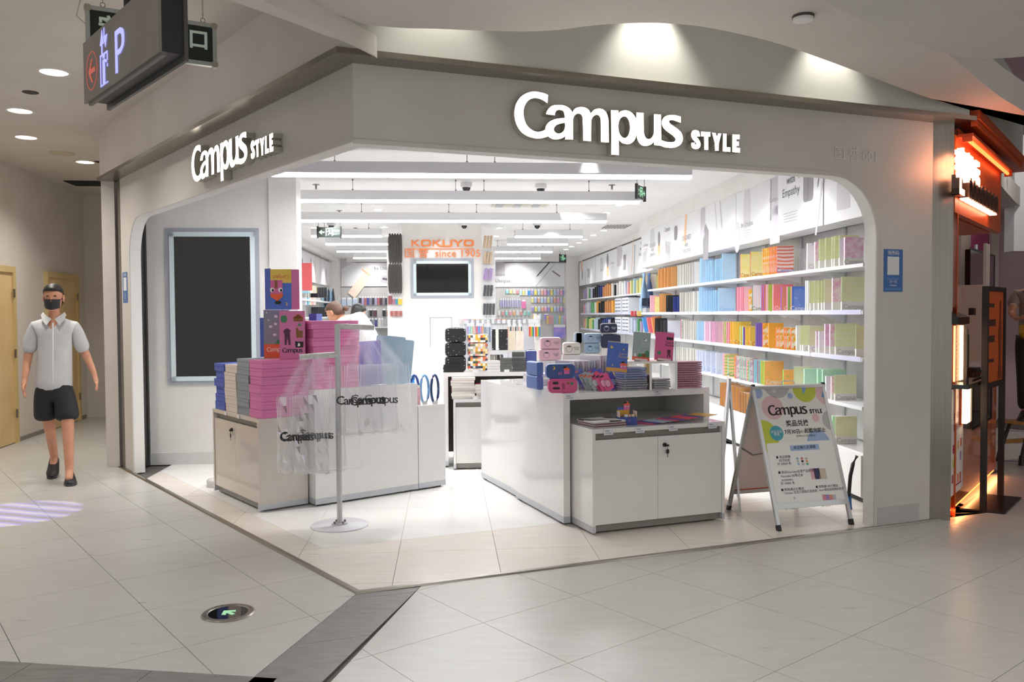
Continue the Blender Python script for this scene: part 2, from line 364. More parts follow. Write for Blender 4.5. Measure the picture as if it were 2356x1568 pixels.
# shop floor: beige border along the fronts, white tiles inside, both on the shop's own grid
RB, LB = .955, .256
def half(fr, y, keep_in):
    a, b = fr.w(0, y), fr.w(1, y); return hp_line(a, b) if keep_in else hp_line(b, a)
for i in range(-8, 8):
    for j in range(4, 34):
        x0, y0 = -.305+.605*i, 4.6+.6*j-3.6
        q = ccw([tuple(SH.w(x0, y0)[:2]), tuple(SH.w(x0+.605, y0)[:2]), tuple(SH.w(x0+.605, y0+.6)[:2]), tuple(SH.w(x0, y0+.6)[:2])])
        c = SH.w(x0+.3, y0+.3)
        if x0 < -3.3 or x0 > 3.4 or not seen((c.x, c.y)) or y0 > 14: continue
        q = clip(q, half(RF, .034, True))
        if len(q) > 2: q = clip(q, half(LF, .034, True))
        if len(q) < 3: continue
        w = clip(q, half(RF, RB, True)); w = clip(w, half(LF, LB, True)) if len(w) > 2 else w
        if len(w) > 2 and area(w) > .001: tile(w, TILEW, .0008)
        r = clip(q, half(RF, RB, False))
        if len(r) > 2 and area(r) > .001: tile(r, TILEB)
        r = clip(q, half(RF, RB, True)); r = clip(r, half(LF, LB, False)) if len(r) > 2 else r
        if len(r) > 2 and area(r) > .001: tile(r, TILEB)
g = M(); g.prism([SH.w(-3.2, 14.8)[:2], SH.w(4, 14.8)[:2], SH.w(4, 23)[:2], SH.w(-3.2, 23)[:2]], -.01, 0); part('back_floor', g, TILEW, floor)
# steel threshold, mitred at the corner
mt = math.tan(rad(72.47/2))
def mitre(fr, sgn, y): return sgn*y*mt
for nm, fr, sg, ln in (('trim_1', RF, 1, 4.19), ('trim_2', LF, -1, -4.8)):
    g = M(); pr = [(0, 0.), (.006, .009), (.034, .009), (.04, 0.)]
    g.loft([[fr.w(sg*y*mt, y, z) for y, z in pr], [fr.w(ln, y, z) for y, z in pr]] if sg > 0 else [[fr.w(ln, y, z) for y, z in pr], [fr.w(sg*y*mt, y, z) for y, z in pr]])
    struct(nm, g, STEEL)
# ================================================================ SHOP FRONT
def front(fr, sg, x_open, x_end, ztop, zo, R, y0, y1, name, m):
    n = 10; arc = [((x_open-sg*R)+sg*R*math.sin(rad(90*i/n)), (zo-R)+R*math.cos(rad(90*i/n))) for i in range(n+1)]
    pts = [(0, zo)] + arc + [(x_open, 0), (x_end, 0), (x_end, ztop), (0, ztop)]
    def T(y): return [fr.w(p[0] if abs(p[0]) > .001 else sg*y*mt, y, p[1]) for p in pts]
    g = M(); a, b = T(y0), T(y1); k = len(pts); g.v = [tuple(p) for p in a+b]
    o = range(k) if sg > 0 else reversed(range(k)); o = list(o); g.face(o); g.face([k+i for i in reversed(o)])
    for i in range(k): j = (i+1) % k; g.face((i, k+i, k+j, j) if sg > 0 else (j, k+j, k+i, i), 1 if i < n+2 else 0)
    return struct(name, g, m), arc
ro, lo = 3.545, -4.385
wall_front_right, arcR = front(RF, 1, ro, 3.955, 2.785, 2.368, .37, .03, .125, 'wall_front_right', [FASC, WHITE])
wall_front_left, arcL = front(LF, -1, lo, -4.70, 2.785, 2.376, .35, .03, .125, 'wall_front_left', [FASC, WHITE])
def lip(fr, sg, arc, xo, zo, name):      # narrow proud lining around the opening
    pts = [(0, zo)] + arc + [(xo, 0)]; n = len(pts); o = []
    for i, p in enumerate(pts):
        a = pts[max(i-1, 0)]; b = pts[min(i+1, n-1)]; d = Vector((b[0]-a[0], b[1]-a[1])).normalized(); o.append((p[0]+sg*abs(d.y)*.026, p[1]+abs(d.x)*.024))
    g = M(); pr = []
    for (p, q) in zip(pts, o):
        f = lambda P, y: fr.w(P[0] if abs(P[0]) > .001 else sg*y*mt, y, P[1])
        pr.append([f(p, .02), f(q, .02), f(q, .031), f(p, .031)])
    g.loft(pr); struct(name, g, FASC)
lip(RF, 1, arcR, ro, 2.368, 'trim_3'); lip(LF, -1, arcL, lo, 2.376, 'trim_4')
# skirting plate, white post and steel column at the right end; steel strip and white column at the left end
f = RF; g = M(); g.prism([f.w(3.575, .022)[:2], f.w(3.95, .022)[:2], f.w(3.95, .03)[:2], f.w(3.575, .03)[:2]], .009, .13); struct('baseboard_right', g, mat('#b9b8b6', .5))
g = M(); g.prism([f.w(3.958, .034)[:2], f.w(4.06, .034)[:2], f.w(4.06, .2)[:2], f.w(3.958, .2)[:2]], 0, 2.785); struct('pillar_right', g, FASC)
g = M(); g.prism([f.w(4.062, .045)[:2], f.w(4.186, -.03)[:2], f.w(4.25, .2)[:2], f.w(4.1, .3)[:2]], 0, 2.785); struct('column_right', g, STEEL)
g = M(); g.prism([LF.w(-4.80, .03)[:2], LF.w(-4.702, .03)[:2], LF.w(-4.702, .1)[:2], LF.w(-4.80, .1)[:2]], 0, 2.785); struct('column_left', g, STEELD)
p1, p2 = fl(246, 1073.5), fl(276, 1072.6); g = M(); g.prism([p1[:2], p2[:2], (p2+Vector((.05, .5, 0)))[:2], (p1+Vector((-.1, .5, 0)))[:2]], 0, 2.785); struct('pillar_left', g, MALLW)
# steel canopy strip and bulkheads above it
g = M(); y0, y1 = -.12, .03
g.prism([RF.w(y0*mt, y0)[:2], RF.w(4.29, y0)[:2], RF.w(4.29, .05)[:2], RF.w(.05*mt, .05)[:2]], 2.785, 2.815); struct('trim_5', g, STEEL)
g = M(); g.prism([LF.w(-4.93, y0)[:2], LF.w(-y0*mt, y0)[:2], LF.w(-.05*mt, .05)[:2], LF.w(-4.93, .05)[:2]], 2.785, 2.815); struct('trim_6', g, STEEL)
y0 = -.095
g = M(); g.prism([RF.w(y0*mt, y0)[:2], RF.w(4.25, y0)[:2], RF.w(4.25, .05)[:2], RF.w(.05*mt, .05)[:2]], 2.815, 3.5); struct('wall_bulkhead_right', g, noisy('bulkhead_paint', '#d3d3ca', '#dcdcd4', 2, .5))
g = M(); g.prism([LF.w(-4.92, y0)[:2], LF.w(-y0*mt, y0)[:2], LF.w(-.05*mt, .05)[:2], LF.w(-4.92, .05)[:2]], 2.815, 3.5); struct('wall_bulkhead_left', g, MALLW)
# ================================================================ MALL CEILINGS
CEIL = noisy('mall_ceiling_paint', '#d3cbc3', '#dad3cc', 1.2, .7)
CEIL2 = noisy('mall_ceiling_shaded', '#c3bfba', '#cbc7c3', 1.2, .7)  # the same ceiling paint, with the lower slab's shade put into the colour
def slab(name, px, z, th, m, extra=()):
    g = M(); pts = ccw([tuple(fl(x, y, z)[:2]) for x, y in px] + [tuple(e) for e in extra]); g.prism(pts, z, z+th); return struct(name, g, m)
back = smooth_loop([(700, 12), (791, 38), (840, 55), (920, 64), (1000, 66), (1100, 70), (1210, 72.5), (1290, 68), (1370, 58), (1460, 53), (1540, 54), (1620, 62), (1710, 80), (1800, 103), (1900, 138), (2000, 175), (2110, 216), (2210, 246), (2356, 273), (2500, 292)], (0, 19), 3)[:58]
frontE = [(2500, 330), (2400, 282), (2356, 256), (2300, 222), (2250, 182), (2215, 152), (2185, 127), (2120, 20), (2060, -120)]
slab('ceiling', back + frontE, ZS, .2, CEIL, [(1.2, 2.0), (-.7, 2.0)])
bE = smooth_loop([(1780, -60), (1890, 0), (1970, 40), (2050, 74), (2120, 104), (2180, 124), (2230, 133), (2290, 134.5), (2356, 130), (2450, 118)], (0, 9), 3)[:28]
slab('ceiling_front', bE, 2.72, .09, CEIL2, [(3.6, 2.2), (.9, 2.2)])
slab('ceiling_fin', smooth_loop([(868, 134), (800, 99), (747, 81), (679, 54), (594, 24), (470, -20), (470, -60), (560, -40), (610, 4), (700, 44), (780, 86), (862, 128)], (0, 5, 6, 11), 2), 2.765, .105, MALLW)
g = M(); g.prism(ccw([LF.w(-9.5, -.09)[:2], LF.w(-.15, -.09)[:2], (-.95, 2.4), (-9, 2.4), (-8.6, 13.6)]), ZL, ZL+.1); struct('ceiling_left', g, CEIL)
g = M(); g.prism(ccw([LF.w(-5.2, -.09)[:2], LF.w(-9.5, -.09)[:2], (-8, 13.6), LF.w(-5.2, 4)[:2]]), ZL+.001, ZL+.09); struct('ceiling_corridor', g, CEIL)
g = M(); g.prism(ccw([RF.w(-.4, .3)[:2], RF.w(6.5, .3)[:2], (7, 4), (4, 2.0), (-.9, 2.0)]), 3.5, 3.56); struct('ceiling_cover', g, CEIL2)  # unseen cover, added to stop world light falling in above the slabs
# corridor on the left: wall with the two doors, end wall
g = M(); g.prism([CW.w(-3.2, 0)[:2], CW.w(3.1, 0)[:2], CW.w(3.1, .15)[:2], CW.w(-3.2, .15)[:2]], 0, ZL); struct('wall_corridor_left', g, MALLW)
g = M(); g.box(-6.9, 12.25, 0, -3.4, 12.4, ZL); struct('wall_corridor_end', g, MALLW)
DOORY = noisy('cream_door_paint', '#d8b983', '#e2c592', 3, .45); DOORF = mat('#d2ba83', .5)
for k, (x0, x1) in enumerate(((-.62, .63), (1.58, 2.72))):
    d = struct('door_%d' % (k+1), M().box(x0+.06, -.02, .01, x1-.06, .0, 1.99), DOORY, CW.w(0, 0), CW.rot)
    part('door_frame', M().box(x0, -.045, 0, x0+.07, 0, 2.06).box(x1-.07, -.045, 0, x1, 0, 2.06).box(x0+.07, -.045, 1.99, x1-.07, 0, 2.06), DOORF, d)
    for z in (.3, 1.0, 1.7): part('hinge', M().cyl((x1-.075, -.05, z), (x1-.075, -.05, z+.1), .012, n=8), STEELD, d)
    xx = x0+.35 if k == 0 else x0+.42
    part('door_plate', M().box(xx+.1, -.028, 1.28, xx+.26, -.02, 1.38), mat('#e6d9cf', .5), d)
    text('推', .05, mat('#c0302c', .5), d, (xx+.18, -.0285, 1.33))
g = M(); g.prism([CW.w(-3, -.012)[:2], CW.w(3, -.012)[:2], CW.w(3, 0)[:2], CW.w(-3, 0)[:2]], 0, .05); struct('baseboard_left', g, mat('#8d867e', .7))
# recessed lamps, vents and a sprinkler gap in the left ceiling
LAMP = mat('#fff8ee', .5, emit=9., name='lamp_glow')
names = ['frontmost of the four', 'second nearest of the four', 'third nearest of the four', 'farthest of the four']
for i, (x, y) in enumerate(((124, 165), (46, 254), (60, 315), (196, 372))):
    p = fl(x, y, ZL); t = thing('recessed_downlight', 'bright round white downlight in the left mall ceiling, ' + names[i], 'ceiling lamp', p, 0, 'downlights in the left mall ceiling')
    part('lamp_ring', M().lathe([(.095, 0), (.118, 0), (.118, -.006), (.095, -.008)], 28), mat('#e8e4de', .4), t)
    part('lamp_lens', M().lathe([(.0, -.002), (.094, -.002), (.094, -.005), (0., -.005)], 28), LAMP, t)
    spot('downlight_beam', p+Vector((0, 0, -.03)), p+Vector((0, 0, -2)), MALL_E, 130, .9, (1, .95, .88), .09)
p = fl(142, 352, ZL); one('ceiling_speaker', M().lathe([(0, -.004), (.11, -.004), (.115, -.008), (.13, -.004), (.13, 0)], 28), mat('#c9c0a8', .6), 'round beige ceiling speaker between the downlights in the left ceiling', 'speaker', p)
p = fl(70, 212, ZL); one('sprinkler_hole', M().lathe([(.0, -.003), (.045, -.003), (.05, -.006), (.06, -.003), (.06, 0)], 20), DARK, 'small dark round recess in the left ceiling, near the front lamp', 'sprinkler', p)
p = fl(228, 372, ZL); one('sprinkler_hole', M().lathe([(.0, -.003), (.045, -.003), (.05, -.006), (.06, -.003), (.06, 0)], 20), DARK, 'small dark round recess in the left ceiling beside the farthest lamp', 'sprinkler', p)
t = thing('air_vent', 'dark rectangular air vent in the corridor ceiling beside the white pillar', 'vent', fl(222, 421, ZL), .1)
part('vent_frame', M().box(-.34, -.2, -.012, .4, .2, 0), mat('#3a3634', .7), t)
for k in range(6): part('slat', M().box(-.32, -.17+.06*k, -.02, .38, -.15+.06*k, -.012), DARK, t)
# round sensor on the right ceiling slab
t = thing('ceiling_sensor', 'small round white sensor with dark rim on the curved ceiling slab', 'sensor', fl(1848, 36, ZS))
part('sensor_rim', M().lathe([(0, 0), (.05, 0), (.05, -.012), (0, -.012)], 24), mat('#4a4744', .5), t)
part('sensor_cap', M().lathe([(0, -.012), (.047, -.012), (.045, -.024), (0, -.026)], 24), mat('#e4e2e2', .4), t)
# concealed lamps that wash the bulkhead above the steel strip
for (u, e_) in ((.42, 16), (1.72, 30), (3.02, 22)):
    spot('bulkhead_wash', RF.w(u, -.26, 3.36), RF.w(u, -.10, 2.8), e_, 85, .8, (1, .97, .88), .03)
# unseen lamps added around and over the camera to brighten the hall floor
for k, (x, y) in enumerate(((-3.2, 2.4), (-1.0, 2.1), (1.3, 2.3), (3.4, 3.3), (5.4, 4.6), (.2, .4), (3.2, 1.0), (-5.0, 4.6))): spot('hall_fill', (x, y, 2.66 if x > -2 else 3.2), (x, y, 0), 44, 120, .8, (1, .98, .95), .09)
# projected violet light pattern on the mall floor
l = spot('gobo_projector', fl(40, 1185) + Vector((-1.2, -.6, 3.0)), fl(20, 1182), 620, 15.5, .12, (1, 1, 1), .002)
l.data.use_nodes = True; nt = l.data.node_tree; ns, ls = nt.nodes, nt.links; em = ns['Emission']
tc = ns.new('ShaderNodeTexCoord'); mp = ns.new('ShaderNodeMapping'); mp.inputs['Rotation'].default_value = (0, 0, .9); ls.new(tc.outputs['Normal'], mp.inputs[0])
wv = ns.new('ShaderNodeTexWave'); wv.inputs['Scale'].default_value = 6.5; wv.inputs['Distortion'].default_value = .6; wv.inputs['Detail'].default_value = 0; ls.new(mp.outputs[0], wv.inputs[0])
r = ramp(ns, [(0, (.01, .008, .02, 1)), (.45, (.10, .03, .9, 1)), (.75, (.2, .08, 1.3, 1)), (.97, (.6, .6, .5, 1))]); ls.new(wv.outputs['Fac'], r.inputs[0]); ls.new(r.outputs[0], em.inputs[0])
def logo_loops(keys, s=.001, dx=0., dz=0.):
    o = {}
    for k in keys: o[k] = [[(p[0]*s+dx, p[1]*s+dz) for p in (smooth_loop(l, sh, 3) if len(sh) < len(l) else l)] for l, sh in LOGO[k]]
    return o
GLOW = mat('#fff6e6', .4, emit=7., name='lit_letter_face'); LSIDE = mat('#b7b2a6', .4, name='letter_side')
for fr, x0, lab in ((RF, .904, 'large white backlit shop sign in raised letters on the right fascia'), (LF, -2.415, 'white backlit shop sign in raised letters on the left fascia')):
    t = thing('shop_sign', lab, 'sign', fr.w(x0, -.03, 2.461), fr.rot)
    for k, lps in logo_loops('CampusSTYLE').items(): part('letter', outline_mesh(lps, .058, GLOW, side=LSIDE), None, t, (0, 0, 0))
    part('backing_strip', M().box(.1, .05, .02, 1.0, .058, .05), LSIDE, t)
# pale embossed house number on the right fascia
q = RF.yp(1970, 358, .03); t = thing('fascia_number', 'faint raised white characters at the right end of the right fascia', 'lettering', RF.w(q.x, .03, q.z), RF.rot)
text('国 誉 001', .098, mat('#dedad4', .4), t, (0, -.001, 0), ext=.004, sx=.95)
# blue notice stickers (their square code is left out)
BLUE = mat('#2f63a8', .4); BLUE2 = mat('#4b7bbb', .4)
for fr, px, lab in ((RF, (2055, 622), 'blue paper notice stuck to the right pillar of the shop front'), (LF, (288, 661), 'blue paper notice stuck to the left pillar of the shop front')):
    q = fr.yp(px[0], px[1], .029); t = thing('notice_sticker', lab, 'notice', fr.w(q.x, .0295, q.z), fr.rot)
    part('sheet', M().box(-.085, -.001, -.145, .085, .0, .145), BLUE, t)
    part('blank_square', M().box(-.052, -.0016, -.03, .052, -.001, .095), mat('#dfe3e4', .5), t)
    text('场所码', .035, PAPER, t, (0, -.0018, .118)); part('band', M().box(-.055, -.0016, -.065, .055, -.001, -.048), BLUE2, t)
    text('扫一扫', .022, PAPER, t, (0, -.0018, -.078)); text('Campus', .018, PAPER, t, (0, -.0018, -.1)); part('band', M().box(-.07, -.0016, -.134, .07, -.001, -.118), BLUE2, t)
# ================================================================ SHOP SHELL
SW = WHITE
g = M(); g.prism(ccw([RF.w(.1, .13)[:2], RF.w(4.0, .13)[:2], SH.w(4.1, 7.5)[:2], SH.w(4.1, 23)[:2], SH.w(-3.0, 23)[:2], SH.w(-3.0, 8.7)[:2], LF.w(-4.5, .13)[:2], LF.w(-.1, .13)[:2]]), ZC, ZC+.1)
struct('ceiling_shop', g, noisy('shop_ceiling_paint', '#e9e8e8', '#eeeeee', 1, .6))
def sbox(name, x0, y0, z0, x1, y1, z1, m=None, lab=None): return struct(name, M().box(x0, y0, z0, x1, y1, z1), m or SW, (0, 0, 0), SH.rot, lab)
RX = 3.161
sbox('wall_screen', -2.93, 8.52, 0, -1.47, 8.75, ZC)
sbox('trim_7', -1.74, 8.485, 0, -1.47, 8.52, ZC)
sbox('baseboard_screen', -2.93, 8.508, 0, -1.745, 8.52, .12, mat('#d9d9d7', .5))
sbox('wall_left', -3.06, 8.75, 0, -2.99, 22.5, ZC)
sbox('wall_back', -3.15, 22.35, 0, 4.0, 22.5, ZC)
sbox('wall_right', 3.50, 6.2, 0, 3.62, 13.42, ZC); sbox('wall_right_far', 3.83, 13.42, 0, 3.95, 22.4, ZC); sbox('wall_right_return', 3.5, 13.38, 0, 3.83, 13.44, ZC)
sbox('trim_8', 3.13, 6.15, 2.765, 3.5, 13.42, ZC); sbox('trim_9', 3.50, 13.42, 2.84, 3.83, 22.4, ZC)
sbox('pillar_back_right', 3.17, 21.9, 0, 3.5, 22.35, ZC); sbox('pillar_back_left', -2.99, 21.6, 0, -2.74, 22.35, ZC)
sbox('trim_10', -2.55, 22.0, 2.86, 3.02, 22.35, ZC); sbox('trim_11', -2.99, 9, 2.86, -2.75, 21.6, ZC)
sbox('wall_front_inner', -2.99, 8.3, 0, -2.93, 8.76, ZC, BLACK)
# roller shutter rail in the gap left of the screen wall
t = thing('shutter_rail', 'tall black roller shutter guide rail in the gap beside the left opening', 'rail', SH.w(-2.965, 8.42, .02), SH.rot)
part('rail_channel', M().box(-.02, 0, .06, .035, .06, 2.75), BLACK, t); part('rail_lip', M().box(-.004, -.012, .06, .008, 0, 2.75), DARK, t); part('rail_foot', M().box(-.02, -.004, -.01, .02, .05, .06), mat('#b7b7b5', .4), t)
# screen set in the left wall
def screen(name, lab, fr, x0, x1, z0, z1, y, fw, glow):
    t = thing(name, lab, 'screen', fr.w((x0+x1)/2, y, z0), fr.rot); w = (x1-x0)/2; h = z1-z0
    part('niche_frame', M().box(-w-fw, -.012, -fw, -w, .0, h+fw).box(w, -.012, -fw, w+fw, .0, h+fw).box(-w, -.012, -fw, w, 0, 0).box(-w, -.012, h, w, 0, h+fw), mat('#a9adb8', .5), t)
    part('bezel', M().box(-w-.0, -.02, 0, -w+.045, -.004, h).box(w-.045, -.02, 0, w, -.004, h).box(-w, -.02, 0, w, -.004, .045).box(-w, -.02, h-.045, w, -.004, h), mat('#dcebf0', .35), t)
    part('display', M().box(-w+.045, -.012, .045, w-.045, -.002, h-.045), glow, t); return t
screen('wall_screen_display', 'tall dark glass screen in a pale frame in the white left wall', SH, -2.71, -1.885, .83, 2.30, 8.52, .04, BLACKG)
# pillar with the orange sign
g = M(); g.box(-.69, 13.5, 0, .585, 14.2, ZC); struct('pillar_centre', g, SW, (0, 0, 0), SH.rot)
struct('trim_12', M().box(-.26, 13.49, .95, -.245, 13.5, 1.43).box(-.26, 13.49, 1.42, .1, 13.5, 1.43).box(.085, 13.49, .95, .1, 13.5, 1.43), mat('#b9b9bb', .5), (0, 0, 0), SH.rot)
screen('television', 'black flat television in a pale grey frame on the central white pillar', SH, SH.yp(951, 600, 13.5).x, SH.yp(1083.5, 600, 13.5).x, SH.yp(1010, 679.5, 13.5).z, SH.yp(1010, 600, 13.5).z, 13.5, .045, BLACKG)
OR = mat('#f0823c', .4, name='orange_letters')
def kp(x, y): q = SH.yp(930+x/9.221, 530+y/9.221, 13.48); return (q.x, q.z)
ko = thing('pillar_sign', 'orange raised company lettering above the television on the white pillar', 'sign', SH.w(0, 13.475, 0), SH.rot)
ring = lambda x0, y0, x1, y1, r: [kp(x, y) for x, y in rrect(x1-x0, y1-y0, r, 3, (x0+x1)/2, (y0+y1)/2)]
for lps in ([[kp(150, 205), kp(185, 195), kp(185, 335), kp(155, 332)]], [[kp(285, 195), kp(328, 195), kp(226, 260), kp(184, 262), kp(184, 250)]], [[kp(184, 258), kp(228, 255), kp(335, 335), kp(290, 335)]],
            [ring(352, 195, 565, 335, 45), ring(395, 225, 528, 306, 28)], [[kp(600, 205), kp(632, 195), kp(630, 340), kp(604, 338)]], [[kp(730, 195), kp(780, 195), kp(672, 260), kp(630, 262), kp(630, 250)]],
            [[kp(630, 258), kp(672, 256), kp(775, 312), kp(975, 312), kp(980, 195), kp(1022, 195), kp(1022, 318), kp(1000, 348), kp(750, 345)]], [[kp(815, 195), kp(856, 195), kp(856, 314), kp(815, 314)]],
            [[kp(1020, 195), kp(1085, 195), kp(1140, 245), kp(1200, 195), kp(1255, 195), kp(1162, 268), kp(1162, 338), kp(1120, 338), kp(1120, 268)]], [ring(1262, 195, 1478, 335, 45), ring(1306, 226, 1432, 306, 28)]):
    part('letter', outline_mesh(lps, .02, OR, side=OR), None, ko)
a, b = kp(140, 395), kp(1480, 380); part('rule', M().box(a[0], 0, a[1], b[0], .015, b[1]), OR, ko)
c = kp(815, 490); text('国 誉  since 1905', .165, OR, ko, (c[0], .004, c[1]), ext=.006, sx=1.04)
# ================================================================ SHOP LIGHTS
STRIP = mat('#ffffff', .5, emit=STRIP_E, name='strip_glow'); STRIPS = mat('#fffffe', .5, emit=3.0, name='strip_side_glow'); LBODY = mat('#dcdde0', .4, name='lamp_body')
ordn = ['nearest', 'second', 'third', 'fourth', 'fifth', 'sixth', 'farthest']
def strip(x0, x1, y, lab, rods):
    t = thing('linear_light', lab, 'ceiling lamp', SH.w((x0+x1)/2, y, 2.70), SH.rot, 'linear lights hung from the shop ceiling'); w = (x1-x0)/2
    part('lamp_body', M().prism(rrect(2*w, .11, .012, 2), .038, .125), LBODY, t)
    part('diffuser', M().prism([(p[0]*.998, p[1]*.9) for p in rrect(2*w, .10, .02, 3)], 0, .004).prism(rrect(2*w, .10, .02, 3), .003, .026, 1).prism(rrect(2*w, .106, .014, 2), .026, .038, 2), [STRIP, STRIPS, LBODY], t)
    for r in rods:
        if abs(r-(x0+x1)/2) > w: continue
        part('suspension_wire', M().cyl((r-(x0+x1)/2, 0, .125), (r-(x0+x1)/2, 0, .145), .018, .006, 8).cyl((r-(x0+x1)/2, 0, .14), (r-(x0+x1)/2, 0, .25), .0035, n=5).cyl((r-(x0+x1)/2, 0, .235), (r-(x0+x1)/2, 0, .25), .009, n=6), STEELD, t)
strip(-1.53, 2.249, 7.56, 'long white linear light, the nearest one behind the shop front', (-.97, .2, .45, 1.35))
strip(-1.95, 2.17, 9.28, 'long white linear light, second one in from the shop front', (-1.0, .12, .43, 1.6))
strip(-1.95, 2.175, 11.24, 'long white linear light, third one in from the shop front', (-1.1, .05, .42, 1.5))
for k, (y, xa, xb) in enumerate(((13.46, 1.115, 2.21), (14.9, 1.10, 2.18), (16.74, .91, 2.14), (18.65, .95, 2.12))):
    strip(xa, xb, y, 'short white linear light right of the pillar, %s from the front' % ['first', 'second', 'third', 'fourth'][k], (xa+.13, xb-.2))
for k, (y, xa, xb) in enumerate(((13.38, -2.09, -1.0), (14.87, -2.083, -1.0), (16.6, -2.11, -.9), (18.5, -2.0, -.9))):
    strip(xa, xb, y, 'short white linear light left of the pillar, %s from the front' % ['first', 'second', 'third', 'fourth'][k], (xa+.2, xb-.2))
for i, (x, y, lab) in enumerate(((1073, 420, 'left one of the front pair'), (1244, 423, 'right one of the front pair'), (762, 511, 'beside the hanging exit sign'), (1068, 511, 'above the pillar sign'), (1236, 511, 'before the right short lights'))):
    p = fl(x, y, ZC); t = thing('dome_camera', 'white security camera with black dome on shop ceiling, ' + lab, 'camera', p + Vector((0, 0, 0)), 0, 'dome cameras on the shop ceiling')
    part('camera_base', M().lathe([(0, 0), (.066, 0), (.066, -.045), (.055, -.055), (0, -.055)], 20), mat('#e6e6e6', .4), t)
    part('camera_dome', M().ball((0, 0, -.056), .048, .048, .05, 16, 8).smooth(), mat('#2c2b2d', .12), t)
for i, (x, y) in enumerate(((727, 424), (1408, 425), (781, 484), (1325, 491), (818, 524), (1275, 529))):
    p = fl(x, y, ZC); one('sprinkler', M().lathe([(0, 0), (.04, 0), (.04, -.006), (.012, -.008), (.009, -.05), (.02, -.053), (0, -.055)], 14), STEELD,
        'small metal fire sprinkler under the shop ceiling, ' + ['front left', 'front right', 'second row left', 'second row right', 'third row left', 'third row right'][i], 'sprinkler', p, 0, 'sprinklers under the shop ceiling')
one('smoke_detector', M().lathe([(0, 0), (.055, 0), (.055, -.025), (.03, -.045), (0, -.045)], 18), mat('#e5e0cd', .5), 'cream smoke detector on the shop ceiling just behind the right fascia', 'detector', fl(1392, 374, ZC))
def vent(px, w, d, lab, m, n):
    p = fl(px[0], px[1], ZC); t = thing('ceiling_vent', lab, 'vent', p, SH.rot)
    part('vent_frame', M().box(-w/2, -d/2, -.01, w/2, d/2, 0), mat('#d9d4c6', .5), t)
    for k in range(n): part('slat', M().box(-w/2+w*(k+.2)/n, -d/2+.02, -.016, -w/2+w*(k+.6)/n, d/2-.02, -.01), m, t)
vent((768, 447), .3, .5, 'cream slatted air vent in the shop ceiling above the second light, left side', mat('#b9b4a2', .6), 9)
vent((1363, 447), .3, .5, 'cream slatted air vent in the shop ceiling above the second light, right side', mat('#b9b4a2', .6), 9)
vent((1195, 471), .75, .35, 'wide pale air outlet in the ceiling between second and third lights', mat('#b9bac0', .6), 3)
vent((1418, 520), .42, .6, 'dark square return air grille in the ceiling beside the right wall', mat('#6d7380', .6), 8)
# spot downlights near the walls
k = 0; LAMP2 = mat('#ffffff', .5, emit=14., name='spot_glow')
for (x, y) in ((869, 481), (884, 521), (893, 541), (722, 523), (1378, 444), (1426, 470), (1395, 488), (1389, 529), (1365, 540), (1346, 550), (1332, 557), (1315, 566), (1302, 573), (1142, 542), (1149, 523)):
    p = fl(x, y, ZC); k += 1
    t = thing('spot_light', 'small bright ceiling spot %s, %s one' % (('left of the hanging lights', ['second', 'third', 'fourth', 'leftmost'][k-1]) if x < 1000 else ('along the right edge of the shop ceiling', ORD[k-5]+' nearest') if x > 1290 else ('right beside the pillar', 'nearer' if k == 14 else 'farther')), 'ceiling lamp', p, 0, 'ceiling spots ' + ('left' if x < 1000 else 'right' if x > 1290 else 'by the pillar'))
    part('lamp_ring', M().lathe([(.052, 0), (.066, 0), (.066, -.008), (.052, -.008)], 16), mat('#e9e9e9', .4), t)
    part('lamp_lens', M().lathe([(0, -.001), (.052, -.001), (.052, -.012), (0, -.012)], 16), LAMP2, t)
for k in range(6): spot('wall_spot', SH.w(2.35, 6.9+1.05*k, 2.9), SH.w(3.3, 6.95+1.05*k, 1.9), 24, 52, .75, (1, .98, .96), .03)
for k in range(4): spot('wall_spot_far', SH.w(2.7, 14.6+1.7*k, 2.9), SH.w(3.6, 14.6+1.7*k, 1.9), 42, 60, .75, (1, .98, .96), .03)
for x in (-1.9, 1.9): spot('back_spot', SH.w(x, 21.1, 2.9), SH.w(x, 22.4, 1.9), 70, 75, .8, (1, .98, .96), .03)
for k in range(4): spot('left_wall_fill', SH.w(-2.1, 15.5+1.6*k, 2.9), SH.w(-2.95, 15.5+1.6*k, 1.9), 40, 65, .75, (1, .98, .96), .03)  # unseen lamps added to brighten the left wall at the back
for (x, y) in ((-1.6, 12.2), (1.7, 13.2), (-1.6, 17.5), (1.6, 17.5)): spot('aisle_fill', SH.w(x, y, 2.9), SH.w(x, y, 0), 90, 110, .8, (1, .98, .96), .05)  # unseen lamps added to lift the rear of the shop
for k in range(5): spot('shelf_fill', SH.w(1.55, 6.8+1.45*k, 2.9), SH.w(3.3, 6.9+1.45*k, 1.05), 60, 70, .8, (1, .98, .96), .05)  # added fill on the books, in place of light strips under the shelves
spot('pillar_spot', SH.w(-.05, 12.7, 2.9), SH.w(-.05, 13.5, 2.3), 12, 45, .8, (1, .98, .96), .03)
for (x, y, e_) in ((-.05, 6.6, 110), (.25, 7.4, 70), (-.7, 7.5, 60), (1.3, 7.2, 60), (2.3, 6.9, 50), (-2.0, 7.9, 40), (.2, 10, 60), (2.2, 9.5, 50)): spot('floor_spot', SH.w(x, y+.3, 2.9), SH.w(x, y, 0), e_, 62, .5, (1, .98, .96), .04)
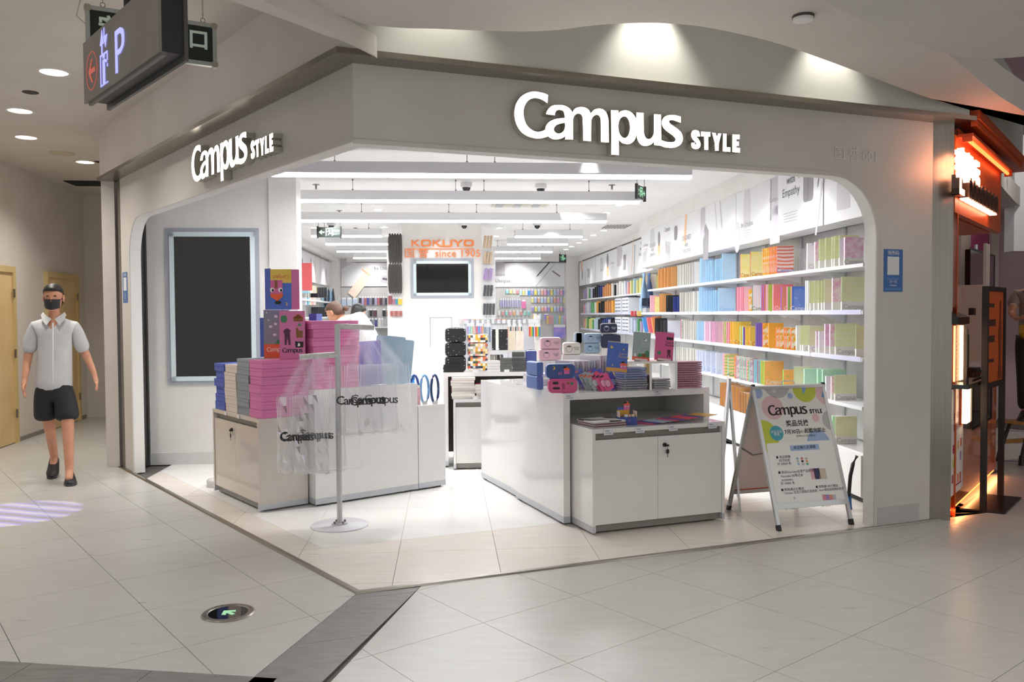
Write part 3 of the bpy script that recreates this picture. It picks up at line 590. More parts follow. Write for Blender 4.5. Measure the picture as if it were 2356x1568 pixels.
# green exit signs
GRN = mat('#9fe0b4', .5, emit=.75, name='exit_green'); EXD = mat('#1e2522', .5)
def exit_sign(lab, loc, rot, w, h, flip, chains, wire):
    t = thing('exit_sign', lab, 'sign', loc, rot)
    part('sign_panel', M().box(-w/2, -.008, -h/2, w/2, .008, h/2), EXD, t)
    for s in (-1, 1): part('end_cap', M().box(s*w/2-.012, -.014, -h/2-.012, s*w/2+.012, .014, h/2+.012), BLACK, t)
    s = -1 if flip else 1; y = -.0095
    part('arrow', M().prism([(s*p[0]*w, p[1]*h) for p in ((-.44, 0), (-.33, .22), (-.30, .14), (-.36, .05), (-.2, .05), (-.2, -.05), (-.36, -.05), (-.30, -.14), (-.33, -.22))][::s], -.0005, .0005, 0, lambda x, z, d: (x, y+d, z)), GRN, t)
    part('door_symbol', M().box(-.15*w, y, -.36*h, -.115*w, y+.001, .40*h).box(.11*w, y, -.36*h, .145*w, y+.001, .40*h).box(-.15*w, y, .32*h, .145*w, y+.001, .40*h), GRN, t)
    mm = M(); Tm = lambda x, z, d: (x, y+d, z)
    for q in ([(-.02, .2), (.05, .18), (.06, -.05), (0, -.02)], [(0, -.02), (.06, -.05), (.1, -.12), (.1, -.2), (.06, -.2), (.02, -.1)], [(0, 0), (.03, -.08), (-.03, -.3), (-.06, -.3)], [(-.1, .04), (-.02, .2), (.0, .15), (-.08, .0)]): mm.prism([(p[0]*w, p[1]*h) for p in q][::-1], -.0005, .0005, 0, Tm)
    mm.prism([(.0+.022*w*math.cos(a*.785), .27*h+.03*w*.7*math.sin(a*.785)) for a in range(8)], -.0005, .0005, 0, Tm); part('running_figure', mm, GRN, t)
    text('安全出口', h*.27, GRN, t, (s*.31*w, y, .12*h), sx=.85); text('EXIT', h*.27, GRN, t, (s*.31*w, y, -.18*h), space=1.25)
    for s in (-1, 1): part('suspension_wire', M().cyl((s*w*.46, 0, h/2), (s*w*.46, 0, wire), .0035, n=5), STEELD, t)
q = SH.yp(757.5, 534, 12.3); exit_sign('green exit sign with left arrow hung in front of the short left lights', SH.w(q.x, 12.3, q.z), SH.rot, .33, .145, False, False, ZC-q.z)
q = SH.yp(1474, 443, 9.0); exit_sign('small green exit sign turned sideways near the right shop wall', SH.w(q.x, 9.0, q.z), SH.rot+rad(58), .27, .14, True, False, ZC-q.z)
q = SH.yp(1294.5, 594, 19.6); exit_sign('distant small green exit sign at the back right corner', SH.w(q.x, 19.6, q.z), SH.rot+rad(50), .25, .17, True, False, ZC-q.z)
# ================================================================ MALL HANGING SIGNS
a, b = fl(194, 239, 2.54), fl(365.6, 118, 2.54); ang = math.atan2(b.y-a.y, b.x-a.x); Lp = (b-a).length
t = thing('hanging_direction_sign', 'long grey box sign with lit parking and lift symbols hung at upper left', 'sign', a, ang)
part('front_panel', M().box(0, 0, 0, Lp, .012, .30), noisy('grey_sign_metal', '#8b867f', '#97928b', 3, .35, metal=.4), t)
part('sign_box', M().box(.05, .012, .004, Lp, .10, .30), mat('#2a2a2c', .45), t); part('rear_panel', M().box(0.02, .10, -.02, Lp+.01, .115, .30), mat('#55534f', .4), t)
part('under_channel', M().box(.03, .012, -.012, Lp, .03, .004), mat('#6d6963', .4), t)
for x in (.52, .98): part('hanger_pole', M().cyl((x, .06, .30), (x, .06, ZL-2.54), .018, n=10), DARK, t)
VIO = mat('#9a9cf5', .4, emit=1.3, name='violet_lit_symbol'); RED = mat('#e0705e', .4, emit=.35, name='dim_red_symbol')
u = lambda x, y: (Fr((a.x, a.y), math.degrees(ang)).yp(150+x/5.89, y/5.89, 0.)) ; 
def sp(x, y): q = u(x, y); return (q.x, q.z-2.54)
c0 = sp(365, 960); hh = abs(sp(365, 690)[1]-sp(365, 1230)[1])/2*.98
part('arrow_circle', outline_mesh([[(c0[0]+hh*math.cos(k*.2094), c0[1]+hh*math.sin(k*.2094)) for k in range(30)], [(c0[0]+hh*.955*math.cos(k*.2094), c0[1]+hh*.955*math.sin(k*.2094)) for k in range(30)]], .002, RED), None, t, (0, -.003, 0))
part('arrow', outline_mesh([[(c0[0]-.055, c0[1]), (c0[0]+.0, c0[1]+.055), (c0[0]+.016, c0[1]+.055), (c0[0]-.022, c0[1]+.01), (c0[0]+.055, c0[1]+.01), (c0[0]+.055, c0[1]-.012), (c0[0]-.022, c0[1]-.012), (c0[0]+.016, c0[1]-.058), (c0[0], c0[1]-.058)]], .002, RED), None, t, (0, -.003, 0))
e1, e2 = sp(478, 760), sp(588, 1165); w_ = e2[0]-e1[0]
mm = [[(e1[0]+w_*p, e1[1]+(sp(478, 1190)[1]-e1[1])*q) for p, q in l] for l in ([(0, 0), (1, 0), (1, .06), (0, .06)], [(0, 0), (.09, 0), (.09, 1), (0, 1)], [(0, 1), (1, 1), (1, .96), (0, .96)], [(.91, .05), (1, .05), (1, .3), (.91, .3)], [(.91, .4), (1, .4), (1, .5), (.91, .5)], [(.33, .2), (.65, .2), (.9, .3), (.86, .36), (.62, .3), (.62, .95), (.5, .95), (.48, .55), (.44, .95), (.33, .95)], [(.36, .06), (.62, .06), (.62, .16), (.36, .16)])]
mm += [[(e1[0]+w_*p, e1[1]-q) for p, q in l] for l in ([(.02, -.045), (.3, -.115), (.52, -.045), (.33, -.045), (.33, .0), (.2, .0), (.2, -.045)], [(.5, -.075), (1, -.075), (.75, -.02)], [(.55, -.115), (.63, -.115), (.63, -.075), (.55, -.075)])]
for l in mm: part('lift_symbol', outline_mesh([l], .002, VIO), None, t, (0, -.003, 0))
pz0, pz1 = sp(690, 1000), sp(690, 420); px1 = sp(800, 500)[0]; x0 = pz0[0]; hgt = pz1[1]-pz0[1]; ww = (px1-x0)
part('parking_letter', outline_mesh([smooth_loop([(x0, pz0[1]), (x0+ww*.24, pz0[1]), (x0+ww*.24, pz0[1]+hgt*.4), (x0+ww*.6, pz0[1]+hgt*.4), (x0+ww*.95, pz0[1]+hgt*.52), (x0+ww*1.03, pz0[1]+hgt*.7), (x0+ww*.95, pz0[1]+hgt*.9), (x0+ww*.6, pz0[1]+hgt), (x0, pz0[1]+hgt)], (0, 1, 2, 3, 7, 8), 3), smooth_loop([(x0+ww*.24, pz0[1]+hgt*.52), (x0+ww*.55, pz0[1]+hgt*.52), (x0+ww*.75, pz0[1]+hgt*.6), (x0+ww*.75, pz0[1]+hgt*.8), (x0+ww*.55, pz0[1]+hgt*.88), (x0+ww*.24, pz0[1]+hgt*.88)], (0, 1, 4, 5), 3)], .002, VIO), None, t, (0, -.003, 0))
# green exit board hung on chains behind it
zt = 3.10; a2, b2_ = fl(195, 12, zt), fl(497, 58, zt); an2 = math.atan2(b2_.y-a2.y, b2_.x-a2.x); L2 = (b2_-a2).length; hh = .235
t = thing('exit_board', 'dark green exit board in a silver frame hung on chains behind the grey sign', 'sign', Vector((a2.x, a2.y, zt-hh)), an2)
part('board', M().box(.01, -.01, .01, L2-.01, .01, hh-.01), noisy('dark_green_board', '#17241e', '#1d2b24', 3, .35), t)
SILV = mat('#b9bdb9', .35, .5)
for bx in ((0, 0, L2, .022), (0, hh-.022, L2, hh), (0, 0, .022, hh), (L2-.022, 0, L2, hh)): part('frame_rail', M().box(bx[0], -.016, bx[1], bx[2], .016, bx[3]), SILV, t)
for (x, z) in ((.012, .012), (.012, hh-.012), (L2-.012, .012), (L2-.012, hh-.012)): part('frame_corner', M().prism(rrect(.034, .034, .012, 3, x, z), -.019, .019, 0, XZ), mat('#a8a390', .5), t)
PH = mat('#c4d4c6', .5, emit=.12, name='pale_green_letters')
for ch, x in (('安', .115), ('全', .275), ('出', .435), ('口', .56)): text(ch, .115, PH, t, (x, -.0115, hh*.56), bold=.003)
for x in (.085, L2-.07):
    part('hook_ring', M().tube([(x+.012*math.cos(k*.5236), 0, hh+.016+.012*math.sin(k*.5236)) for k in range(13)], .002, 5), STEELD, t)
    ch = M()
    for k in range(int((ZL-zt)/.016)): ch.tube([(x+(.004 if k % 2 else 0)*math.cos(q*1.0472), (0 if k % 2 else .004)*math.cos(q*1.0472), hh+.034+.016*k+.009*math.sin(q*1.0472)) for q in range(7)], .0012, 4)
    part('chain', ch, STEELD, t)
part('cable', M().tube([(-.0, .0, hh*.6), (-.04, .01, hh*.75), (-.02, .02, hh+.03), (.05, .02, hh+.1)], .004, 6), mat('#cfc8bf', .5), t)
# exit marker set into the mall floor
p = fl(525, 1410); t = thing('floor_exit_marker', 'round steel floor light with green arrow set into the pale mall tiles', 'floor marker', p, rad(0))
rr = .128; part('steel_ring', M().lathe([(rr*.74, .004), (rr*.78, .007), (rr*.95, .007), (rr, .001)], 40), STEEL, t)
part('glass_disc', M().lathe([(0, .0035), (rr*.75, .004), (rr*.75, .0), (0, 0)], 40), BLACKG, t)
tip, ta = fl(502, 1403), fl(538, 1416)
d = (fl(1015*0+502, 1402)-fl(537, 1416)); d.normalize(); nn = Vector((-d.y, d.x, 0)); sc_ = .052
ap = lambda f_, s_: tuple((d*f_*sc_+nn*s_*sc_)[:2])
part('arrow', M().prism(ccw([ap(.75, 0.), ap(-.05, .75), ap(-.38, .52), ap(.02, .16), ap(-.85, .16), ap(-.85, -.2), ap(.02, -.2), ap(-.38, -.56), ap(-.05, -.8)]), .0038, .0055), mat('#9fdcae', .5, emit=.35), t)
for k in range(4): a_ = .6+k*1.57; part('screw', M().cyl((rr*.87*math.cos(a_), rr*.87*math.sin(a_), .007), (rr*.87*math.cos(a_), rr*.87*math.sin(a_), .0085), .005, n=8), STEELD, t)
# ================================================================ COUNTERS
RAIL = mat('#c6c8ce', .3, .2, name='plinth_rail'); GAP = mat('#3b3937', .7, name='shadow_gap'); INNER = mat('#a9a7a3', .4, name='grey_laminate')
CREAM = mat('#d5cbc2', .14, coat=.5, name='cream_gloss_laminate')
def keylock(p, x, y, z):
    l = part('lock', M().cyl((x, y, z), (x, y-.012, z), .014, n=14).cyl((x, y-.012, z), (x, y-.016, z), .009, n=10).box(x+.004, y-.03, z-.008, x+.02, y-.014, z+.004), mat('#4b4743', .3, .8), p)
    k = part('key', M().cyl((x+.012, y-.02, z-.006), (x+.014, y-.02, z-.03), .0018, n=5).prism(rrect(.022, .03, .008, 3, x+.014, z-.045), .018, .022, 0, lambda a, b, c: (a, y-c, b)).box(x+.012, y-.021, z-.085, x+.016, y-.019, z-.06), mat('#2f2d2c', .4, .3), p)
def cabinet(name, lab, fr, x0, x1, y0, y1, z, split, m, lockx, groove=.045, extra=None):
    t = thing(name, lab, 'cabinet', fr.w(x0, y0, 0), fr.rot); w = x1-x0; d = y1-y0
    part('side_panel', M().box(0, 0, .055, .022, d, z).box(-.001, -.001, .012, .023, d, .055, 1), [m, RAIL], t); part('side_panel', M().box(w-.022, 0, .055, w, d, z).box(w-.023, -.001, .012, w+.001, d, .055, 1), [m, RAIL], t)
    part('top', M().box(.022, .004, z-.03, w-.022, d, z), m, t)
    part('carcass', M().box(.022, .04, .06, w-.022, d-.01, z-.03), INNER, t)
    part('plinth', M().box(.022, .03, .012, w-.022, .05, .06), mat('#8d8a84', .4), t)
    sx = split-x0; zt = z-.03-groove
    part('finger_rail', M().box(.022, .034, zt, w-.022, .042, z-.03), mat('#8b877f', .4), t)
    for a, b, q in ((.024, sx-.0015, 0), (sx+.0015, w-.024, 1)):
        dd = part('door', M().box(a, .008, .062, b, .028, zt), m, t)
        if lockx and ((q == 0) == (lockx-x0 < sx)): keylock(dd, lockx-x0, .008, zt-.06)
    part('feet', M().box(.05, .06, 0, .12, .12, .06).box(w-.12, .06, 0, w-.05, .12, .06).box(.05, d-.12, 0, .12, d-.06, .06).box(w-.12, d-.12, 0, w-.05, d-.06, .06), GAP, t)
    return t
def open_counter(name, lab, fr, x0, x1, y0, y1, z, th, back, m, legs=.05):
    t = thing(name, lab, 'counter', fr.w(x0, y0, 0), fr.rot); w = x1-x0; d = y1-y0
    part('side_panel', M().box(0, 0, .06, legs, d, z-th).box(-.002, -.001, .015, legs+.001, d, .06, 1), [m, RAIL], t)
    part('side_panel', M().box(w-legs, 0, .06, w, d, z-th).box(w-legs-.001, -.001, .015, w+.002, d, .06, 1), [m, RAIL], t)
    part('top', M().box(0, 0, z-th, w, d, z), m, t); part('back_panel', M().box(legs, back, .06, w-legs, back+.02, z-th), INNER, t)
    part('feet', M().box(.01, .04, 0, .04, .09, .02).box(w-.04, .04, 0, w-.01, .09, .02).box(.01, d-.09, 0, .04, d-.04, .02).box(w-.04, d-.09, 0, w-.01, d-.04, .02), GAP, t)
    return t
A_ = cabinet('display_cabinet', 'cream two-door cabinet under the coloured box stacks by the left opening', LF, -3.085, -2.108, .323, .715, .70, -2.60, CREAM, -2.66)
D_ = open_counter('display_counter', 'tall white gloss counter with open shelf, nearest right of the entrance', RF, 1.615, 2.81, .889, 1.80, .92, .048, .52, GLOSS)
E_ = cabinet('display_cabinet', 'low white two-door cabinet pushed under the tall right counter', RF, 1.682, 2.725, .575, 1.37, .705, 2.185, GLOSS, 2.236)
open_counter('display_counter', 'white gloss counter end behind the tall right counter', RF, 1.636, 2.75, 1.83, 2.7, .885, .048, .5, GLOSS)
def block(name, lab, fr, x0, x1, y0, y1, z):
    t = thing(name, lab, 'counter', fr.w(x0, y0, 0), fr.rot); w = x1-x0; d = y1-y0
    part('body', M().box(0, 0, .06, w, d, z-.03), GLOSS, t); part('top', M().box(-.001, -.001, z-.03, w+.001, d+.001, z), GLOSS, t)
    part('plinth', M().box(-.001, -.001, .015, w+.001, d, .06), RAIL, t); part('feet', M().box(.03, .03, 0, .1, .1, .02).box(w-.1, .03, 0, w-.03, .1, .02).box(.03, d-.1, 0, .1, d-.03, .02).box(w-.1, d-.1, 0, w-.03, d-.03, .02), GAP, t); return t
block('display_counter', 'long white gloss counter behind the clear bag stand', LF, -2.9, -2.002, .728, 1.655, .90)
block('display_counter', 'low white counter block at the far end of the long left counter', LF, -2.75, -2.0, 1.66, 1.93, .71)
F_ = cabinet('display_cabinet', 'low white cabinet under the middle display table', SH, .062, .92, 7.91, 8.5, .67, .415, GLOSS, .455)
open_counter('display_table', 'white open display table in the middle of the shop', SH, -.03, .86, 8.06, 8.75, .915, .04, .56, GLOSS, .045)
# price tickets clipped to counter edges
TICK = mat('#e6e6ee', .25, name='price_ticket')
for fr, x, y, z, lab in ((RF, 1.665, .886, .895, 'tall right counter, left end'), (RF, 2.37, .886, .895, 'tall right counter, middle'), (RF, 1.80, .572, .683, 'low right cabinet, leftmost'), (RF, 2.04, .572, .683, 'low right cabinet, second'), (RF, 2.30, .572, .683, 'low right cabinet, third'), (RF, 2.62, .572, .683, 'low right cabinet, rightmost')):
    t = thing('price_ticket', 'small white price ticket in a clear holder on the ' + lab, 'price ticket', fr.w(x, y, z), fr.rot, 'price tickets on the right counters')
    part('card', M().box(-.034, 0, -.02, .034, .002, .02), TICK, t); part('print', M().box(-.026, -.0006, .004, .004, 0, .01).box(-.026, -.0006, -.01, .024, 0, -.006), mat('#8d8d96', .5), t, kind='stuff')
for x in (-2.78, -2.5): 
    t = thing('price_ticket', 'small white price ticket on the cream left cabinet, %s one' % ('left' if x < -2.6 else 'right'), 'price ticket', LF.w(x, .322, .685), LF.rot); part('card', M().box(-.02, -.002, -.015, .02, 0, .015), TICK, t)
# ================================================================ WALL SHELVING ON THE RIGHT
BACK = noisy('grey_wood_backboard', '#bdbcbc', '#cfcfce', 4, .6, stretch=(1, 1, .08)); SHELF = mat('#eef0f3', .3, name='white_shelf'); UPR = mat('#c3c6cb', .35, .4, name='slotted_upright'); PRICE = mat('#d3d5ee', .35, name='violet_price_rail')
ZSH = (1.845, 1.482, 1.118, .745)     # tops of the four shelves
def shelving(lab, x, y0, y1, zs, zb, ztop, n, depth=.3):
    t = thing('wall_shelving', lab, 'shelving', SH.w(x, y0, 0), SH.rot); L = y1-y0
    for k in range(n): part('backboard', M().box(depth+.01, L*k/n+.004, zb, depth+.025, L*(k+1)/n-.004, ztop), BACK, t)
    for k in range(n+1): 
        u = M(); yy = min(max(L*k/n, .02), L-.02); u.box(depth-.008, yy-.016, zb, depth+.012, yy-.004, ztop).box(depth-.008, yy+.004, zb, depth+.012, yy+.016, ztop); 
        for q in range(int((ztop-zb)/.06)): u.box(depth-.0095, yy-.013, zb+.03+.06*q, depth-.008, yy-.007, zb+.055+.06*q, 1)
        part('upright', u, [UPR, mat('#eceef0', .4)], t)
    for i, z in enumerate(zs):
        for k in range(n):
            a, b = L*k/n+.003, L*(k+1)/n-.003
            part('shelf_board', M().box(0, a, z-.028, depth, b, z), SHELF, t)
            if i in (1, 2): part('price_rail', M().box(-.004, a+.02, z-.03, 0, b-.02, z+.008), PRICE, t)
            part('bracket', M().prism([(0, 0), (.22, 0), (.22, -.012), (.02, -.06), (0, -.06)][::-1], b-.008, b-.002, 0, lambda p, q, r: (depth-p, r, z-.028+q)), SHELF, t)
    return t
WY0, WY1 = 6.16, 13.38
shelving('long white wall shelving full of notebooks along the right wall', 3.17, WY0, WY1, ZSH, .40, 2.21, 8)
shelving('farther white wall shelving recessed at the back of the right wall', 3.50, 13.5, 21.6, (1.845, 1.482, 1.10), .40, 2.21, 8)
for k in range(7):
    y = WY0+k*1.03; t = thing('base_cabinet', 'white low base cabinet under the wall shelving, %s from the entrance' % ['first', 'second', 'third', 'fourth', 'fifth', 'sixth', 'seventh'][k], 'cabinet', SH.w(3.165, y, 0), SH.rot, 'base cabinets under the right wall shelving')
    part('carcass', M().box(.02, .002, .04, .32, 1.028, .39), GLOSS, t); part('drawer_front', M().box(0, .004, .05, .02, 1.026, .37), GLOSS, t); part('plinth', M().box(.04, .004, 0, .3, 1.026, .04), GAP, t)
# printed graphic panels above the shelves
PANEL = noisy('white_print_panel', '#e4e4e8', '#ececef', .6, .35); PG = mat('#c3c1c9', .5); PG2 = mat('#8a878d', .5); PO = mat('#f0b98e', .5); PD = mat('#55535a', .5); PL = mat('#d2d1d6', .5)
def panel(lab, fr, ox, oy, rot, w, z0, z1, depth, art):
    t = thing('graphic_panel', lab, 'panel', fr.w(ox, oy, z0), rot); h = z1-z0
    part('board', M().box(0, 0, 0, w, depth, h), PANEL, t)
    for a in art:
        k = a[0]
        if k == 't': text(a[3], a[4], a[5] if len(a) > 5 else PG2, t, (a[1]*w, -.002, a[2]*h))
        elif k == 'p':      # polygon in metres around a point
            part('print', outline_mesh([[(a[1]*w+p[0]*a[4], a[2]*h+p[1]*a[4]) for p in a[3]]], 0, a[5], 'print'), None, t, (0, -.0015-.0004*(len(a) > 6), 0))
    return t
RR = lambda w, h, r=.05: rrect(w, h, r, 3)
def ell(a, b, n=18): return [(a*math.cos(6.2832*i/n), b*math.sin(6.2832*i/n)) for i in range(n)]
PENP = [(-.03, .5), (.03, .5), (.03, -.35), (.0, -.5), (-.03, -.35)]
def rotp(p, d): c, s = math.cos(rad(d)), math.sin(rad(d)); return [(x*c-y*s, x*s+y*c) for x, y in p]
LINES = lambda x, y, n, w: [('p', x, y-.045*k, [(-w*(1-.15*(k % 2)), -.004), (w*(1-.15*(k % 2)), -.004), (w*(1-.15*(k % 2)), .004), (-w*(1-.15*(k % 2)), .004)], 1., PG) for k in range(n)]
BAG = [(-.09, -.14), (.09, -.14), (.1, .02), (.07, .12), (-.07, .12), (-.1, .02)]
# the panels of the near wall: X runs from far (left in view) to near
artA = [('t', .07, .62, 'be Unique.', .07), *LINES(.07, .5, 4, .12), ('p', .05, .28, [(-.12, -.07), (.12, -.07), (.1, .09), (-.1, .09)], 1, PL), ('p', .165, .74, BAG, 1.3, PL), ('p', .255, .66, ell(.07, .11), 1, PG2), ('p', .255, .38, ell(.08, .09), 1, PO), ('t', .17, .42, 'DESIGNED\nwith\nEMPATHY', .075),
        ('t', .36, .83, 'Campus', .09, PD), ('p', .365, .3, [(-.16, -.13), (.14, -.16), (.16, .1), (-.13, .14)], 1., PL), ('p', .365, .3, [(-.12, -.03), (.1, -.07), (.11, .05), (-.1, .1)], 1., PG, 1), ('p', .46, .66, RR(.16, .2, .05), 1, PG2), ('p', .57, .86, rotp([(-.05, -.34), (.05, -.34), (.05, .34), (-.05, .34)], -10), .9, PO), ('t', .575, .3, 'DESIGNED\nwith\nEMPATHY', .09),
        ('p', .735, .58, [(-.1, -.22), (.02, -.25), (.08, -.1), (.09, .22), (-.02, .27), (-.09, .2)], 1., PG), ('p', .76, .28, [(-.1, -.24), (.1, -.24), (.12, .1), (0, .2), (-.1, .1)], 1., PG2), ('p', .845, .8, rotp(PENP, 12), .52, PL), ('p', .885, .82, rotp(PENP, 12), .5, PG)]
artB = [('p', .30, .62, [(-.14, -.25), (.1, -.22), (.1, .1), (.06, .3), (-.1, .32), (-.15, .1)], .8, PL), ('t', .29, .36, 'be Unique.', .085), *LINES(.29, .24, 4, .12), ('p', .03, .16, ell(.09, .17), 1, PG), ('p', .93, .2, [(-.12, -.18), (.12, -.18), (.12, .18), (-.12, .18)], 1., PG), ('p', .92, .84, [(-.11, -.3), (.11, -.3), (.11, .3), (-.11, .3)], .9, PG), ('p', .845, .82, [(-.012, -.33), (.012, -.33), (.012, .33), (-.012, .33)], .9, PD), ('t', .92, .64, 'Campus', .075, PG2)]
artC = [('t', .31, .86, 'be\nwith\nEmpathy', .11, PD), *LINES(.3, .33, 4, .16), ('p', .70, .64, RR(.2, .25, .04), 1., PG2), ('p', .70, .64, [(-.004, -.11), (.004, -.11), (.004, .1), (-.004, .1)], 1, PD, 1), ('p', .5, .9, ell(.03, .04), 1, PG), ('p', .94, .82, rotp(PENP, -18), .3, PD), ('p', .96, .45, rotp([(-.02, -.45), (.02, -.45), (.02, .45), (-.02, .45)], -16), .75, PG)]
artD = [('p', .5, .6, [(-.1, -.25), (.12, -.25), (.12, .25), (-.1, .25)], 1, PL)]
Rw = SH.rot - rad(90)     # panels face the shop: local X runs towards the entrance
def wallpanel(lab, x, yfar, ynear, z0, z1, depth, art): return panel(lab, SH, x, yfar, Rw, yfar-ynear, z0, z1, depth, art)
wallpanel('long white printed panel with bags and pens, far part of the near right wall', 3.161, 13.38, 8.95, 2.20, 2.765, .25, artA)
wallpanel('white printed panel with a grey notebook, middle of the near right wall', 3.161, 8.94, 7.78, 2.20, 2.765, .25, artB)
wallpanel('white printed panel with large grey lettering, nearest the entrance on right wall', 3.155, 7.77, 6.82, 2.20, 2.765, .25, artC)
wallpanel('narrow white printed panel beside the right arch of the shop front', 3.161, 6.81, 6.15, 2.20, 2.765, .25, artD)
artF = [('p', .05, .8, [(-.1, -.15), (.1, -.15), (.1, .2), (-.1, .2)], .8, PO), ('p', .06, .45, ell(.09, .13), 1, PG2), ('p', .12, .3, RR(.16, .4, .05), .8, PL), ('t', .17, .6, 'Campus', .12), ('p', .18, .42, RR(.3, .2, .02), 1, PG), ('p', .24, .5, rotp(PENP, -8), .6, PG), ('p', .3, .5, rotp(PENP, -8), .7, PG), ('p', .4, .62, RR(.3, .3, .03), 1, PG), ('p', .4, .56, RR(.26, .12, .03), 1, PL, 1), ('p', .49, .68, ell(.12, .16), 1, PG2), ('p', .49, .3, RR(.24, .2, .02), 1, PO), ('t', .56, .55, 'be Unique.', .08), *LINES(.56, .43, 3, .16), ('p', .65, .7, RR(.5, .4, .01), 1, PG), ('p', .71, .45, RR(.24, .3, .01), 1, PG2), ('p', .8, .55, rotp(PENP, -12), .7, PO), ('p', .82, .4, rotp(PENP, -10), .6, PD), ('t', .89, .72, 'be\nwith\nEmpathy', .1), ('p', .95, .5, [(-.1, -.28), (.1, -.28), (.1, .1), (.03, .2), (.03, .3), (-.03, .3), (-.03, .2), (-.1, .1)], .95, PG2)]
wallpanel('long white printed panel with a grey bottle, on the recessed far right wall', 3.485, 21.7, 13.9, 2.20, 2.80, .3, artF)
artG = [('p', .1, .88, [(-.5, -.3), (.6, .3), (-.5, .3)], .8, PL), ('p', .36, .25, rotp([(-.12, -.5), (.12, -.5), (.12, .35), (-.12, .35)], -38), 1., mat('#f3dccb', .5)), ('p', .41, .59, rotp([(-.13, -.02), (.13, -.02), (.13, .02), (-.13, .02)], -38), 1., PO, 1), ('t', .72, .76, 'be Unique.', .13, PD), *LINES(.72, .6, 4, .2), ('p', .76, .27, rotp(RR(.34, .2, .02), -10), 1, PG), ('p', .76, .29, rotp(RR(.26, .06, .02), -10), 1, PD, 1)]
q0, q1 = SH.yp(784, 604, 22.25), SH.yp(925, 658, 22.25)
panel('white printed panel with an orange eraser, on the back wall left of the pillar', SH, q0.x, 22.25, SH.rot, q1.x-q0.x, q1.z, q0.z, .09, artG)
artH = [('p', .22, .78, RR(.32, .42, .01), 1, PG), ('p', .135, .78, RR(.025, .52, .01), 1, PD, 1), ('t', .22, .52, 'Campus', .1, PG2), ('t', .23, .25, 'be Unique.', .14, PD), *LINES(.42, .28, 3, .2), ('p', .05, .12, RR(.3, .26, .01), .8, PG), ('p', .74, .72, rotp(PENP, -42), .55, PD), ('p', .76, .45, rotp([(-.014, -.5), (.014, -.5), (.014, .5), (-.014, .5)], -40), .8, PG), ('p', .9, .55, rotp([(-.13, -.02), (.13, -.02), (.13, .02), (-.13, .02)], -35), 1, PG2)]
q0, q1 = SH.yp(1105, 605, 22.25), SH.yp(1299, 659, 22.25)
panel('white printed panel with a black pencil, on the back wall right of the pillar', SH, q0.x, 22.25, SH.rot, q1.x-q0.x, q1.z, q0.z, .09, artH)
wallpanelL = panel('white printed panels on the far left wall of the shop', SH, -2.905, 15.5, SH.rot+rad(90), 6.2, 2.20, 2.80, .08, [('p', .08, .5, RR(.3, .3, .02), 1, PL), ('p', .2, .75, [(-.1, -.2), (.1, -.2), (.1, .2), (-.1, .2)], .8, PO), ('p', .3, .5, ell(.09, .15), 1, PG2), ('p', .48, .6, RR(.2, .3, .02), 1, PG), ('p', .58, .5, rotp(PENP, 8), .7, PO), ('p', .7, .6, rotp(PENP, 8), .7, PG), ('p', .85, .4, RR(.14, .35, .03), 1, PG)])
# ================================================================ NOTEBOOKS ON THE RIGHT WALL
PX6 = lambda x: 1460+x/3.927
DOTB = dotty('blue_dot_cover', '#f7f8fb', '#7f97d4', 24, .22, rnd=.4); FLOWP = noisy('pink_flower_cover', '#fdeff5', '#f0b6dc', 26, .45, detail=3); YGS = bands('yellow_green_stripe_cover', ['#f6f6e0', '#ebf0a0', '#f7f8ea', '#e4ec9a', '#f2f4c6'], 7, 'Z', soft=True, dist=3.)
YPAT = noisy('yellow_pattern_cover', '#f9f0bc', '#f0e27c', 22, .45); WAVE = bands('red_wave_cover', ['#fdf3ee', '#f7b3a4', '#fdf3ee', '#ee7c66'], 9, 'Z', dist=2.5, soft=True); ORFL = noisy('orange_flower_cover', '#fdf6e6', '#f4b62c', 24, .45, lo=.47, hi=.53)
PURD = dotty('violet_diamond_cover', '#f3f1f6', '#b48fd0', 20, .32); STARB = dotty('starry_blue_cover', '#5b83d8', '#eaf1ff', 26, .1, rnd=1.); GRAD = noisy('orange_pink_cover', '#f29a63', '#f07fb0', 3, .45); ORDOT = dotty('orange_dotted_cover', '#f3b45f', '#6fbd6c', 26, .14, rnd=1.); GREEND = dotty('lime_dotted_cover', '#b9dc62', '#f6fbe6', 20, .12, rnd=.6)
MUST = dotty('mustard_flower_cover', '#efca55', '#fff8e6', 22, .22, rnd=.5); WDOT = dotty('pale_dotted_cover', '#e7e8f2', '#9a9cb8', 50, .2); BDOT = dotty('black_dotted_cover', '#3a3a3f', '#e6e6ea', 40, .2); ORST = bands('orange_stripe_cover', ['#fbe3a0', '#f3a341', '#fdf1cb', '#8fc97a'], 9, 'Z'); SKETCH = noisy('cream_sketch_cover', '#f3e9da', '#e3cfae', 14, .6, lo=.5, hi=.7); PICT = dotty('orange_picture_cover', '#f2ad3c', '#ffffff', 18, .25, rnd=.3); PURP = dotty('purple_picture_cover', '#7a5fc0', '#f2efff', 14, .2, rnd=.3); CFL = noisy('pastel_flower_cover', '#f6f0ea', '#d9b6c9', 30, .5, lo=.48, hi=.56)
c_ = lambda h: mat(h, .4)
